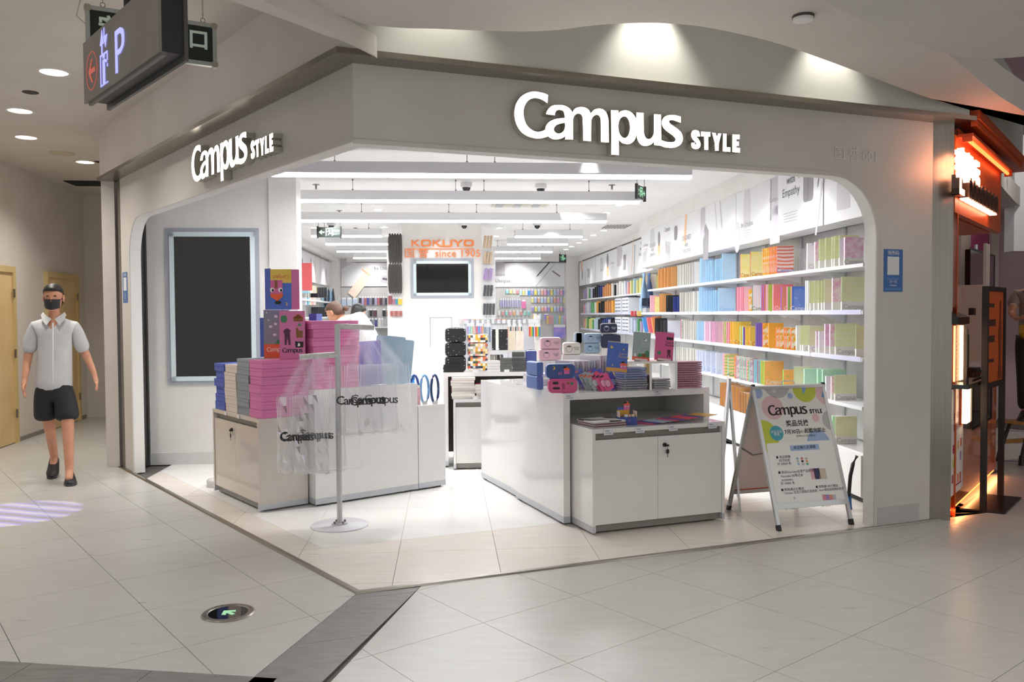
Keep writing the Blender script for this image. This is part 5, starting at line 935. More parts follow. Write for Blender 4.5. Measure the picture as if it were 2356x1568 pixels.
# correction tape blister packs in a clear bin
packs = [(1334, 891, 'pk', .02), (1345, 893, 'vi', 0), (1352, 895, 'vi', 0), (1360, 896, 'gy', 0), (1369, 897, 'gy', .0), (1379, 898, 'gy', .02), (1390, 898, 'pk', 0), (1398, 899, 'pk', .0), (1408, 899, 'pk', .02), (1420, 896, 'vi', .02), (1362, 872, 'vi', 0), (1380, 870, 'pk', 0), (1394, 872, 'vi', 0), (1408, 874, 'vi', 0)]
PKC = {'pk': ('#e0568f', 'pink'), 'vi': ('#5f63c4', 'violet blue'), 'gy': ('#aebdbd', 'pale grey')}
bm_ = {}
for i, (px, py, c, f_) in enumerate(packs):
    q = onD(px, py+(0 if py > 885 else 26)); t = thing('tape_pack', '%s carded tape roller leaning in the clear counter bin, %s from left, %s row' % (PKC[c][1], ORD[i if i < 10 else i-10], 'front' if i < 10 else 'rear'), 'tape pack', RF.w(q.x, q.y+(.11 if i > 9 else .02), zD+(.035 if i > 9 else .008)), (rad(-14), rad(-24), RF.rot-.05), 'carded tape rollers')
    if c not in bm_: bm_[c] = (M().prism(rrect(.068, .125, .008, 2, 0, .0625), 0, .0015, 0, XZ).mesh('card', [mat(PKC[c][0], .4)]), M().prism(rrect(.045, .06, .02, 3, .0, .05), .0015, .016, 0, XZ).mesh('blister', [CLEAR]), M().prism(rrect(.034, .05, .016, 3, .0, .05), .002, .012, 0, XZ).mesh('roller', [mat({'pk': '#f2a9c6', 'vi': '#a9b6ee', 'gy': '#e6efef'}[c], .3)]), M().prism(rrect(.03, .012, .004, 2, -.015, .112), .0015, .002, 0, XZ).mesh('print', [CORAL if c != 'pk' else INK]))
    for nm, me in zip(('card', 'blister', 'roller', 'print'), bm_[c]): part(nm, me, None, t)
b0, b1 = onD(1330, 899), onD(1432, 893); one('display_bin', M().box(0, 0, 0, b1.x-b0.x, .003, .045).box(0, .003, 0, b1.x-b0.x, .2, .004).box(0, .2, 0, b1.x-b0.x, .203, .1).box(0, 0, 0, .003, .2, .07).box(b1.x-b0.x-.003, 0, 0, b1.x-b0.x, .2, .07), CLEAR, 'low clear acrylic bin holding the carded tape rollers', 'bin', RF.w(b0.x, b0.y-.005, zD), RF.rot)
# file sleeves in an upright clear rack
FIL = [mat(h, .35) for h in ('#bdbcc6', '#d9d8e2', '#c9b6c0', '#e4e2ea', '#b8a9a9', '#cfd2dc')]
for k in range(14):
    x = RF.zp(1244+7.2*k, 880, zD).x; hh_ = .20 if k < 9 else .235; one('file_sleeve', M().box(0, 0, 0, .012, .23, hh_), FIL[(k*5) % 6], '%s clear file sleeve upright in the rack behind the pencil cases, %s from left' % (('pale grey', 'white', 'dusky pink', 'white', 'brownish grey', 'bluish grey')[(k*5) % 6], ORD[k]), 'file', RF.w(x, 1.16, zD+.004), (0, 0, RF.rot+rad(14)), 'file sleeves on the right counter')
one('file_rack', M().box(0, 0, 0, .5, .004, .16).box(0, .3, 0, .5, .304, .2).box(0, 0, 0, .5, .3, .003).box(0, 0, 0, .004, .3, .2).box(.26, 0, 0, .264, .3, .2).box(.496, 0, 0, .5, .3, .2), CLEAR, 'clear acrylic rack holding the file sleeves on the right counter', 'rack', RF.w(RF.zp(1238, 880, zD).x, 1.13, zD), RF.rot)
# steno pads on stands
def pad(lab, px, py, D, w, h, m, yaw, tilt, art):
    z = CH-(py-720.6)/FPX*D; t = thing('notepad', lab, 'notepad', Vector(((px-1178)/FPX*D, D, z)), (rad(tilt), rad(5.5), yaw))
    part('cover', M().box(0, 0, 0, w, .006, h), m, t); part('pages', M().box(.002, .006, .002, w-.002, .014, h-.004), PAPER, t)
    sp_ = M()
    for k in range(18): sp_.tube([(w*(k+.5)/18, -.006*math.cos(a)+.005, h+.003+.006*math.sin(a)) for a in (0, .9, 1.8, 2.7, 3.6)], .0011, 4)
    part('spiral', sp_, PAPER if 'blue' in lab else DARK if 'pink' in lab else PAPER, t, kind='stuff')
    part('stand', M().box(w*.15, -.02, -.004, w*.85, .02, 0).box(w*.15, -.022, -.004, w*.85, -.02, .012), mat('#f2d9dc', .3) if 'blue' not in lab else CLEAR, t); art(t, w, h); return t
def artblue(t, w, h):
    part('foot_band', M().box(0, -.001, 0, w, 0, h*.13), mat('#e0a243', .45), t); pic(t, [(w*.16+a, h*.84+b) for a, b in [(0, -.012), (.014, -.008), (.016, .003), (.006, .003), (.004, .012), (-.004, .006)]], YEL); pic(t, [(w*.78+a, h*.78+b) for a, b in ell(.005, .007)], YEL); pic(t, [(w*.3+a, h*.22+b) for a, b in ell(.004, .006)], YEL)
    text('Steno\nNotes', h*.125, mat('#c9b69b', .5), t, (w*.76, -.0014, h*.58), line=.8); pic(t, [(w*.66, h*.1), (w*.98, h*.1), (w*.98, h*.24), (w*.66, h*.24)], HOUSEP, -.0014); pic(t, [(w*.62, h*.235), (w, h*.235), (w*.97, h*.28), (w*.82, h*.34), (w*.68, h*.29)], CORAL, -.0018); eyes(t, w*.82, h*.19, .011); pic(t, [(w*.78+a, h*.34+b) for a, b in ell(.012, .006)], INK, -.002)
    for k in range(4): pic(t, [(w*.1, h*(.68-.09*k)), (w*.28, h*(.68-.09*k)), (w*.28, h*(.68-.09*k)+.002), (w*.1, h*(.68-.09*k)+.002)], mat('#7c8fd6', .5))
def artgrey(t, w, h):
    part('foot_band', M().box(0, -.001, 0, w, 0, h*.13), CORAL, t); text('Steno\nNotes', h*.125, mat('#c6cbc9', .5), t, (w*.7, -.0014, h*.58), line=.8); pic(t, [(w*.72+a, h*.74+b) for a, b in ell(.011, .009)], PAPER); pic(t, [(w*.66+a, h*.76+b) for a, b in ell(.005, .004)], INK, -.0016)
    pic(t, [(w*.3, h*.12), (w*.98, h*.12), (w*.96, h*.3), (w*.85, h*.38), (w*.72, h*.33), (w*.7, h*.26), (w*.5, h*.24), (w*.34, h*.24)], GRNP, -.0014); pic(t, [(w*.54, h*.13), (w*.8, h*.13), (w*.8, h*.235), (w*.54, h*.235)], BRN, -.0018); text('Campus', h*.06, PAPER, t, (w*.2, -.0016, h*.065)); pic(t, [(w*.1, h*.13), (w*.22, h*.13), (w*.2, h*.24), (w*.12, h*.25)], PAPER, -.0014)
def artpink(t, w, h):
    for x in (.66, .78, .90): pic(t, [(w*x+a, h*.79+b) for a, b in ell(.0095, .011)], INK)
    text('Steno\nNotes', h*.13, mat('#45283a', .5), t, (w*.78, -.0014, h*.6), line=.8); pic(t, [(w*.24+a, h*.26+b) for a, b in RR(.028, .026, .01)], GRNP); pic(t, [(w*.76+a, h*.27+b) for a, b in [(-.014, -.03), (-.006, -.03), (0, -.006), (.008, -.03), (.016, -.03), (.01, .0), (.016, .016), (.006, .026), (-.006, .026), (-.016, .016), (-.008, 0)]], mat('#5b2340', .5)); text('Campus', h*.05, mat('#45283a', .5), t, (w*.25, -.0014, h*.07))
pad('blue spiral notepad with a red house leaning upright on the right counter', 1394.5, 852, 5.75, .144, .20, mat('#4c6cc4', .35), rad(4), -8, artblue)
zR = CH-(829-720.6)/FPX*6.05
pad('grey spiral notepad with a green dog leaning on the white riser', 1454, 827, 6.05, .128, .205, mat('#9fb0b2', .35), rad(4), -8, artgrey)
pad('bright pink spiral notepad with dark drawings leaning on the white riser', 1505.5, 827, 6.05, .136, .205, mat('#de5f97', .35), rad(4), -8, artpink)
# white two-bay riser behind the notepad stacks
r0, r1 = Vector(((1436-1178)/FPX*5.98, 5.98, zD)), Vector(((1560-1178)/FPX*5.98, 5.98, zD)); wR = r1.x-r0.x
t = thing('counter_riser', 'white two-bay riser shelf on the right counter under two notepads', 'riser', Vector((r0.x, 5.98, zD)), rad(2)); hR = zR-zD-.002
part('top', M().box(0, 0, hR-.016, wR, .22, hR), GLOSS, t); 
for x in (0, wR*.5-.008, wR-.016): part('upright_panel', M().box(x, .004, 0, x+.016, .22, hR-.016), GLOSS, t)
for k in range(5): one('notebook', M().box(0, 0, 0, .012, .15, .105), mat(('#b2506e', '#7e3047', '#d8d2d2', '#8a3a50', '#c98ea0')[k], .4), '%s notebook standing in the left bay of the white riser' % ('rose', 'maroon', 'white', 'dark red', 'pale rose')[k], 'notebook', Vector((r0.x+wR*.27+.02*k, 6.03, zD)), 0, 'notebooks in the riser')
# spiral notepad stacks lying flat
def flat_pad(w, d, h, m, sp_m):
    g = M().box(0, 0, 0, w, d, h*.72); s_ = M()
    for k in range(16): s_.tube([(w*(k+.5)/16, -.002-.005*math.sin(a)+.001, h*.36+h*.48*math.cos(a)) for a in (-.6, .5, 1.5, 2.5, 3.4)], .0013, 4)
    return g.mesh('cover', [m]), s_.mesh('spiral', [sp_m])
def pad_stack(px, py, z0, n, h, w, d, m, sp_m, yaw, words, grp, dy=0., D=None):
    c, s_ = flat_pad(w, d, h, m, sp_m); q = onD(px, py, zD)
    for k in range(n):
        nm = 'top one' if k == n-1 else 'bottom one' if k == 0 else 'middle one'
        t = thing('spiral_pad', words[0] + ', ' + ('top' if k == n-1 else ORD[k]+' from below') + ' in the ' + words[1], 'notepad', RF.w(q.x+random.uniform(-.006, .006), q.y+dy+random.uniform(-.006, .006), z0+h*k), RF.rot+yaw+random.uniform(-.03, .03), grp)
        part('cover', c, None, t); o = part('spiral', s_, None, t, kind='stuff')
SPG = mat('#8f9093', .35, .5); SPK = mat('#4d4444', .4, .3)
pad_stack(1434, 899, zD+.001, 5, .0165, .19, .15, mat('#a7a9b6', .3), SPG, rad(-3), ('grey-edged spiral notepad in clear wrap', 'lower left counter stack'), 'left notepad stack')
pad_stack(1431, 899, zD+.0835, 5, .017, .195, .15, mat('#93a0d8', .25), SPG, rad(-8), ('blue-covered spiral notepad in clear wrap', 'upper left counter stack'), 'left notepad stack', .012)
pad_stack(1504, 897, zD+.001, 5, .0165, .13, .15, mat('#c4c5cb', .3), mat('#a9aaad', .3, .6), rad(-2), ('pale spiral notepad', 'low middle stack'), 'middle notepad stack')
pad_stack(1560, 893, zD+.001, 12, .0165, .19, .16, mat('#e4a2b7', .25), SPK, rad(-12), ('pink spiral notepad in clear wrap', 'tall right stack'), 'right notepad stack', .012)
# pouches on a platform behind (rear counter)
t = thing('counter_riser', 'stepped white platform on the rear counter carrying the pouches', 'riser', (0, 0, 0), 0)
for px0, px1, D, z in ((1236, 1293, 6.84, 1.090), (1294, 1338, 6.94, 1.132), (1339, 1383.5, 6.94, 1.142), (1384, 1430, 6.89, 1.188)): part('step', M().box((px0-1178)/FPX*D, D, .886, (px1-1178)/FPX*D, D+.12, z), GLOSS, t)
def fpouch(lab, px0, px1, pyt, pyb, D, m, deco, zip_=True):
    w = (px1-px0)/FPX*D; h = (pyb-pyt)/FPX*D; z = CH-(pyb-721.3)/FPX*D; t = thing('pouch', lab, 'pouch', Vector((((px0+px1)/2-1178)/FPX*D, D, z)), rad(3))
    part('body', M().loft([[(a*s_, y_, h/2+b*s_) for a, b in rrect(w, h, .018, 3)] for s_, y_ in ((.9, .06), (1, .045), (1, .012), (.92, 0))]), m, t)
    if zip_: part('zip', M().tube([(-w*.42, .03, h-.001), (0, .03, h+.003), (w*.42, .03, h-.001)], .004, 6), mat('#d8d8da', .4), t)
    if deco:
        cx = -w*.15; c1 = mat(deco, .5); R_ = h*.28
        part('print', outline_mesh([[(cx+R_*math.cos(a*.35), h*.48+R_*math.sin(a*.35)) for a in range(18)], [(cx+R_*.9*math.cos(a*.35), h*.48+R_*.9*math.sin(a*.35)) for a in range(18)]], 0, c1, 'print'), None, t, (0, -.001, 0)); pic(t, [(cx+R_*.62*math.cos(a*.45+.2), h*.58+R_*.55*math.sin(a*.45+.2)) for a in range(7)], c1)
        text('GOOD\nTIME', h*.17, c1, t, (w*.27, -.0012, h*.5), line=.85)
    return t
fpouch('pale pink case with small drawing, lower of the two pink ones', 1239.5, 1291, 802, 828, 6.85, mat('#efc4cf', .4), '#5a4a50'); fpouch('pale pink case with small drawing, on top of the other pink one', 1243, 1291, 775, 801.5, 6.85, mat('#efc4cf', .4), '#5a4a50')
fpouch('off-white case with round drawing, between the pink and blue cases', 1295, 1336, 787, 815, 6.95, mat('#ece9e0', .4), '#55534f'); fpouch('pale blue case with round drawing, lower one', 1345, 1381, 789, 812, 6.95, mat('#a9c3dc', .4), '#34506e'); fpouch('pale blue case with round drawing, upper one', 1345, 1385, 766, 788.5, 6.95, mat('#a9c3dc', .4), '#34506e')
for k in range(3): one('pouch', M().prism(rrect(.045, .085, .012, 3, 0, .042), 0, .08, 0, lambda a, b, c: (a, c, b)), mat('#b9cde2', .35), 'pale blue case end-on in clear wrap, %s left of the printed blue ones' % ORD[k], 'pouch', Vector(((1337-4.5*k-1178)/FPX*6.98, 6.98, CH-(788.5-721)/FPX*6.95)), 0, 'blue cases end-on')
fpouch('navy blue case, plain, under the printed navy one', 1384, 1429, 769, 800, 6.9, mat('#27304f', .4), None); fpouch('navy blue case with round white drawing, on top', 1382, 1421, 744, 765.5, 6.9, mat('#27304f', .4), '#e6e8ee')
for k in range(4): one('notebook', M().box(0, 0, 0, .26, .20, .021), mat(('#eceaf0', '#d9d6e6', '#f2efe9', '#d3cde2')[k], .4), 'thick white wrapped notebook in the small pile at the rear left corner, %s' % ['lowest', 'second', 'third', 'top'][k], 'notebook', RF.w(1.66+.004*k, 1.55-.003*k, zD+.0225*k), RF.rot+.02*k, 'wrapped notebooks at the rear corner')
for k in range(6): one('file_folder', M().box(0, 0, 0, .15, .012, .2), [mat('#e9c94f', .35), mat('#dfe2ea', .35)][k % 2], ('yellow-edged clear folder standing behind the blue notepad, %s one' if k % 2 == 0 else 'clear white folder standing behind the blue notepad, %s one') % ('left', 'middle', 'right')[k//2], 'folder', RF.w(2.08+.12*(k//2), 1.50+.03*(k % 2), zD), RF.rot, 'folders behind the blue notepad')
# ================================================================ ON THE LOW CABINET (z .705)
zE = .705
q = RF.zp(1372, 986, zE); COW = noisy('cow_print', '#dadcd9', '#3a3a3c', 9, .4, lo=.53, hi=.55, detail=0)
for k in range(6): one('notebook', M().box(0, 0, 0, .25, .22, .0068), (COW if k == 5 else mat('#6d3a38', .4) if k % 2 else mat('#b9b3b6', .4)), 'flat %s on the low right cabinet' % ('black and white cow-print notebook on top of the pile' if k == 5 else ['lowest', 'second', 'third', 'fourth', 'fifth'][k]+' notebook of the cow-print pile'), 'notebook', RF.w(q.x-.005, q.y+.012, zE+.0072*k), RF.rot+rad(4)+.01*k, 'cow-print notebook pile')
q = RF.zp(1428, 979, zE); t = thing('eraser_dispenser', 'small blue and yellow counter display shaped with a red house', 'display', RF.w(q.x, q.y+.015, zE+.0), RF.rot+rad(-10)); w = .125
part('tray', M().box(0, 0, 0, w, .08, .055), mat('#43539f', .45), t); part('back_card', M().box(.004, .06, .055, w*.72, .064, .10), mat('#d4a23c', .45), t); part('back_card', M().box(.004, .0605, .10, w*.72, .064, .118), mat('#4a62b8', .45), t); part('side_flap', M().box(0, 0, .055, .003, .06, .095).prism([(w-.003, 0), (w, 0), (w, .075), (w-.003, .075)], .055, .095), mat('#efd3cb', .45), t)
for k in range(3): part('eraser', M().box(.045+.024*k, .012, .056, .064+.024*k, .05, .07), [PAPER, mat('#f2b8a4', .5), mat('#e8d9b8', .5)][k], t)
part('cut_out', M().prism([(.05, .10), (.092, .10), (.092, .132), (.096, .132), (.072, .160), (.048, .132), (.05, .132)], .0, .003, 0, lambda a, b, c: (a, .06-c, b)), HOUSEP, t); pic(t, [(.046, .132), (.098, .132), (.072, .162)], CORAL, .0565); part('print', outline_mesh([[(.06+a, .15+b) for a, b in ell(.013, .007)]], 0, INK, 'print'), None, t, (0, .055, 0)); 
for x in (.062, .082): part('print', outline_mesh([[(x+a, .124+b) for a, b in ell(.005, .005)]], 0, PAPER, 'print'), None, t, (0, .056, 0)); part('print', outline_mesh([[(x+.001+a, .124+b) for a, b in ell(.0025, .003)]], 0, INK, 'print'), None, t, (0, .0555, 0))
text('▪', .02, CORAL, t, (.07, -.001, .03))
FANC = [('#e8577f', 'hot pink'), ('#4b57ad', 'blue'), ('#cfd6de', 'pale grey'), ('#a9c0dc', 'pale blue'), ('#e8577f', 'hot pink'), ('#5f58b5', 'violet'), ('#e0553f', 'red'), ('#e8577f', 'hot pink'), ('#4b57ad', 'blue'), ('#e6b24c', 'amber')]
for k, (h_, nm) in enumerate(FANC):
    q = RF.zp(1500+14.5*k, 977-.9*k, zE); one('clear_folder', M().box(-.01, 0, 0, .13, .17, .003), mat(h_, .35), '%s folder in the overlapping fan on the low right cabinet, %s' % (nm, ['leftmost', 'second', 'third', 'fourth', 'fifth', 'sixth', 'seventh', 'eighth', 'ninth', 'rightmost'][k]), 'folder', RF.w(q.x, q.y+.01, zE+.002+.0034*k), (0, rad(-1.), RF.rot+rad(24)), 'fan of folders')
# ================================================================ MIDDLE TABLE (z .915) AND ITS CABINET
zG = .915
DIGP = dotty('black_digit_print', '#232326', '#e8e8ea', 38, .17, rnd=.55); CHK = checks('coloured_check_print', ['#efe9dd', '#e6b53c', '#2c3f45', '#d9633c', '#cfd0cc', '#e6b53c', '#2d3a5e', '#f1ede4'], .024)
def gp(x, y=8.1, z=zG): return SH.yp(x, 800, y).x
def tpouch(lab, px0, px1, pyt, pyb, y, m, name='pouch'):
    a = SH.yp(px0, pyb, y); b = SH.yp(px1, pyt, y); w, h = b.x-a.x, b.z-a.z
    t = thing(name, lab, 'pouch', SH.w((a.x+b.x)/2, y, a.z), SH.rot)
    part('body', M().loft([[(p*s_, y_, h/2+q*s_) for p, q in rrect(w, h, min(w, h)*.22, 4)] for s_, y_ in ((.9, .10), (1, .08), (1, .015), (.93, 0))]), m, t); part('zip', M().tube([(-w*.4, .05, h-.004), (0, .05, h+.002), (w*.4, .05, h-.004)], .004, 6), BLACK, t); return t
for k, (a, b) in enumerate(((819, 855), (787.5, 819), (754, 787))): tpouch('black pouch printed with white digits, %s of the stack on the middle table' % ['lowest', 'middle', 'top'][k], 1024, 1072, a, b, 8.14, DIGP)
for k, (a, b) in enumerate(((820, 853), (788, 819.5), (768, 788))): tpouch('pouch in yellow, white and navy checks, %s of the stack on the middle table' % ['lowest', 'middle', 'top'][k], 1076, 1123, a, b, 8.14, CHK)
def tbox(name, lab, cat, px0, px1, pyt, pyb, y, d, m, grp=None, n=1):
    a = SH.yp(px0, pyb, y); b = SH.yp(px1, pyt, y); h = (b.z-a.z)/n
    for k in range(n): one(name, M().box(0, 0, .0005, b.x-a.x, d, h-.001), m, (lab % ['lowest', 'second', 'third', 'fourth', 'fifth', 'sixth', 'top'][k if k < n-1 else 6]) if '%s' in lab else lab, cat, SH.w(a.x+random.uniform(-.004, .004)*(n > 1), y, a.z+h*k), SH.rot, grp)
tbox('flat_pouch', 'flat black wrapped pouch at the left front of the middle table, %s one', 'pouch', 1020, 1058, 838, 856, 8.08, .05, mat('#2a2a2c', .25), 'flat black pouches', 5)
tbox('eraser_pack', 'soft white block in the small stack on the middle table, %s one', 'pack', 1121, 1150, 829, 855, 8.09, .08, mat('#e3e0dd', .4), 'white blocks', 4)
tbox('card_pack', 'dark grey-green wrapped pack in the left card stack, %s one', 'pack', 1152, 1178, 823, 855, 8.09, .1, mat('#565b54', .3), 'grey-green packs', 5)
tbox('card_pack', 'charcoal wrapped pack in the right card stack, %s one', 'pack', 1180, 1210, 822, 855, 8.09, .1, mat('#3f4042', .3), 'charcoal packs', 6)
tbox('card_pack', 'charcoal wrapped box standing on the charcoal packs', 'pack', 1179, 1207, 809, 821, 8.12, .08, mat('#3d3f3c', .3))
tpouch('navy blue vinyl pouch standing at the right end of the middle table', 1210, 1235, 805, 853, 8.16, mat('#2f3f86', .25)); tbox('leaflet', 'small white leaflet stack beside the navy pouch', 'leaflet', 1213, 1224, 838, 855, 8.08, .04, PAPER)
tbox('price_card', 'small white price card before the check pouches', 'price ticket', 1087, 1100, 848, 856, 8.063, .004, PAPER); tbox('price_card', 'small white price card before the grey-green packs', 'price ticket', 1160, 1172, 849, 856, 8.063, .004, PAPER)
a, b = SH.yp(1125, 855, 8.3), SH.yp(1212, 805, 8.3); wG, hG = b.x-a.x, b.z-a.z
t = thing('counter_riser', 'white two-bay riser shelf on the middle table', 'riser', SH.w(a.x, 8.3, zG), SH.rot); hG = b.z-zG
part('top', M().box(0, 0, hG-.018, wG, .2, hG), GLOSS, t)
for x in (0, wG*.52, wG-.016): part('upright_panel', M().box(x, .004, 0, x+.016, .2, hG-.018), GLOSS, t)
for k in range(6): one('notebook', M().box(0, 0, 0, .014, .14, .15), mat(('#d9d4c8', '#f0eee8', '#b9b1a4', '#3d3c3e', '#e6e2d8', '#6d675f')[k], .4), '%s small notebook standing in the riser on the middle table' % ('beige', 'white', 'tan', 'black', 'cream', 'taupe')[k], 'notebook', SH.w(a.x+.025+.021*k, 8.32, zG), SH.rot, 'small notebooks in the middle riser')
for px0, px1, lab, m in ((1132, 1147, 'black notebook with white digits and white band, left one on the riser', DIGP), (1146, 1168, 'black notebook with white digits, right one on the riser', DIGP), (1170, 1186, 'cream boxed notebook on the riser', mat('#e4d7c0', .45)), (1187, 1205, 'cream boxed notebook with small dark drawing on the riser', SKETCH)):
    a_ = SH.yp(px0, 804, 8.34); b_ = SH.yp(px1, 757 if px0 < 1169 else 761, 8.34); t = thing('notebook', lab, 'notebook', SH.w(a_.x, 8.34, zG+hG), SH.rot); part('cover', M().box(0, 0, .001, b_.x-a_.x, .014, b_.z-zG-hG), m, t)
    if px0 == 1132: part('band', M().box(b_.x-a_.x-.03, -.001, .002, b_.x-a_.x, 0, b_.z-zG-hG), PAPER, t)
zF = .67
def mags(px0, px1, pyt, pyb, n, cols, words, y=7.95):
    a = SH.yp(px0, pyb, y); b = SH.yp(px1, pyt, y); h = (b.z-zF)/n
    for k in range(n): one('magazine', M().box(0, 0, .0006, b.x-a.x, .21, h-.0008, mf=(0, 1, 0, 0, 1, 0)), [mat(cols[0], .6), mat(cols[1+k % (len(cols)-1)], .35)], words % ['bottom', 'second', 'third', 'fourth', 'fifth', 'sixth', 'seventh', 'top'][k if k < n-1 else 7], 'magazine', SH.w(a.x+random.uniform(-.008, .008), y+random.uniform(-.006, .006), zF+h*k), SH.rot+random.uniform(-.04, .04), 'pads on the middle cabinet')
mags(1038, 1092, 868, 904, 8, ('#ece7dd', '#c94f66', '#e9e4dd', '#8d3044'), 'cream-edged pad in the tall left pile on the middle cabinet, %s one'); mags(1094, 1132, 883, 905, 5, ('#ece6dd', '#7a2c3b', '#e6ddd6'), 'cream-edged pad in the short middle pile, %s one'); mags(1133, 1178, 880, 905, 6, ('#f0ebe2', '#3a3335', '#e6ddd6'), 'cream-edged pad in the right pile on the middle cabinet, %s one')
for px in (1093, 1140): t = thing('price_card', 'small white price card before the pads, %s one' % ('left' if px < 1100 else 'right'), 'price ticket', SH.w(SH.yp(px, 903, 7.935).x, 7.935, zF), SH.rot); part('card', M().box(-.02, -.001, 0, .024, .001, .03), PAPER, t)
# ================================================================ A-FRAME BOARD
SB = Fr(tuple(SH.w(2.218, 5.434)[:2]), 4.5+11.5); BW, AY, AZ = .60, .335, .955
tb = thing('sandwich_board', 'white A-frame notice board with coloured circles and black lettering by the right arch', 'notice board', SB.w(0, 0), SB.rot)
LEN = math.hypot(AY, AZ); TLT = math.atan2(AY, AZ)
bo = SB.w(0, 0); bu = Vector((SB.c, SB.s, 0)); bn_ = Vector((-SB.s, SB.c, 0)); bv = (bn_*AY + Vector((0, 0, AZ)))/LEN; bN = bu.cross(bv)
def uv(X, Y):
    d = ray(1720+X/4.127, 860+Y/4.127); c = Vector((0, 0, CH)); t = (bo-c).dot(bN)/d.dot(bN); p = c+d*t-bo; return (p.dot(bu), p.dot(bv))
leaf = part('front_frame', M().box(0, 0, .04, .024, .02, LEN).box(BW-.024, 0, .04, BW, .02, LEN).box(.024, 0, LEN-.02, BW-.024, .02, LEN).box(.024, 0, .145, BW-.024, .02, .18), ALU, tb, rot=(-TLT, 0, 0))
part('back_frame', M().box(0, -.02, .04, .024, 0, LEN).box(BW-.024, -.02, .04, BW, 0, LEN).box(.024, -.02, LEN-.02, BW-.024, 0, LEN).box(.024, -.02, .14, BW-.024, 0, .17), ALU, tb, (0, 2*AY, 0), (TLT, 0, 0))
part('back_board', M().box(.024, -.012, .17, BW-.024, -.008, LEN-.02), mat('#ead8d2', .5), tb, (0, 2*AY, 0), (TLT, 0, 0)); part('red_edge', M().box(.024, -.0125, .17, BW-.024, -.0075, .176), mat('#d9502f', .4), tb, (0, 2*AY, 0), (TLT, 0, 0))
for x in (0, BW-.024):
    part('foot', M().box(x-.002, -.002, .0, x+.026, .022, .042), BLACK, tb, rot=(-TLT, 0, 0)); part('foot', M().box(x-.002, -.022, .0, x+.026, .002, .042), BLACK, tb, (0, 2*AY, 0), (TLT, 0, 0))
    part('hinge', M().cyl((x+.002, AY, AZ-.004), (x+.022, AY, AZ-.004), .014, n=10), DARK, tb)
part('handle', M().tube([(BW*.40, AY-.008, AZ), (BW*.40, AY-.01, AZ+.022), (BW*.415, AY-.01, AZ+.027), (BW*.555, AY-.01, AZ+.027), (BW*.57, AY-.01, AZ+.022), (BW*.57, AY-.008, AZ)], .004, 8), ALU, tb)
part('stay_bar', M().tube([(.012, AY*.52+.03, AZ*.52), (.012, AY, AZ*.485), (.012, AY*1.5-.03, AZ*.51)], .006, 6), STEELD, tb)
po = part('poster', M().box(.022, .004, .18, BW-.022, .012, LEN-.018), mat('#e9e6e3', .35), tb, rot=(-TLT, 0, 0))
lim = (.024, BW-.024, .182, LEN-.02)
def shape(pts, m, lay=1, name='print'):
    q = pts
    for hp in ((-1, 0, -lim[0]), (1, 0, lim[1]), (0, -1, -lim[2]), (0, 1, lim[3])): q = clip(q, hp) if len(q) > 2 else q
    if len(q) > 2: part(name, outline_mesh([q], 0, m, name), None, po, (0, .004-.0004*lay, 0))
sc1 = (uv(700, 400)[0]-uv(300, 420)[0])/400.
def circ(X, Y, r, m, lay=1): c = uv(X, Y); shape([(c[0]+r*sc1*1.13*math.cos(i*.2094), c[1]+r*sc1*1.13*math.sin(i*.2094)) for i in range(30)], m, lay, 'circle')
def btext(s, X, Y, h, m=INK, lay=3, **k): c = uv(X, Y); text(s, h*sc1*1.35, m, po, (c[0], .004-.0004*lay, c[1]), **k)
cP, cG, cO, cB, cT = mat('#e3bcc2', .45), mat('#b9b7b8', .45), mat('#c2cb45', .45), mat('#9db4d8', .45), mat('#4aa3b5', .45)
circ(240, 318, 88, cP); circ(270, 85, 112, cG); circ(405, 205, 22, cB); circ(540, 145, 96, cO); circ(745, 180, 88, cP); circ(650, 413, 31, cP); circ(795, 437, 74, cG); circ(160, 590, 118, cO); circ(680, 652, 96, cB); circ(95, 178, 42, cB)
a = uv(550, 130); shape([(a[0]+p, a[1]+q) for p, q in [(-.03, -.045), (-.012, -.03), (.035, .04), (.045, .07), (.0, .07), (-.03, .0)]], mat('#7fa9d6', .45), 2, 'pencil'); a = uv(775, 420); shape([(a[0]+p, a[1]+q) for p, q in ((-.01, -.045), (.05, -.06), (.05, .05), (0, .05))], mat('#6fc06c', .45), 2, 'book'); a = uv(735, 200); shape([(a[0]+p, a[1]+q) for p, q in ((-.03, -.01), (.04, -.045), (.04, .08), (.005, .07))], mat('#5f92cb', .45), 2, 'book'); a = uv(270, 120); shape([(a[0]+p, a[1]+q) for p, q in rotp([(-.013, -.05), (.013, -.05), (.013, .05), (-.013, .05)], -35)], mat('#cfcfd2', .4), 2, 'clip')
c0, c1 = uv(205, 392), uv(578, 385); s_ = (c1[0]-c0[0])/1088
for k, lps in logo_loops('CampusSTYLE', s_, c0[0], c0[1]).items(): part('letter', outline_mesh(lps, 0, INK), None, po, (0, .0028, 0))
btext('奖品兑换', 475, 468, 40, bold=.001); btext('7月30日', 428, 548, 31, bold=.0007); btext('(周六)', 526, 546, 16); btext('起赠完即止', 645, 535, 30, bold=.0007); btext('10:00a.m-22:00p.m', 555, 583, 18)
circ(278, 560, 55, cT, 2); btext('开业活动\n时间', 278, 562, 19, PAPER, 4, line=.9)
q = [uv(190, 662), uv(832, 618), uv(945, 1268), uv(300, 1322)]; xs_ = sorted(p[0] for p in q); 
card = rrect(BW-.064, uv(510, 640)[1]-uv(620, 1300)[1], .012, 3, BW/2, (uv(510, 640)[1]+uv(620, 1300)[1])/2); shape(card, mat('#e6dcd9', .4), 1, 'card_edge'); shape([(BW/2+(p[0]-BW/2)*.994, p[1]*.998+.001) for p in card], mat('#ecebe9', .4), 2, 'card')
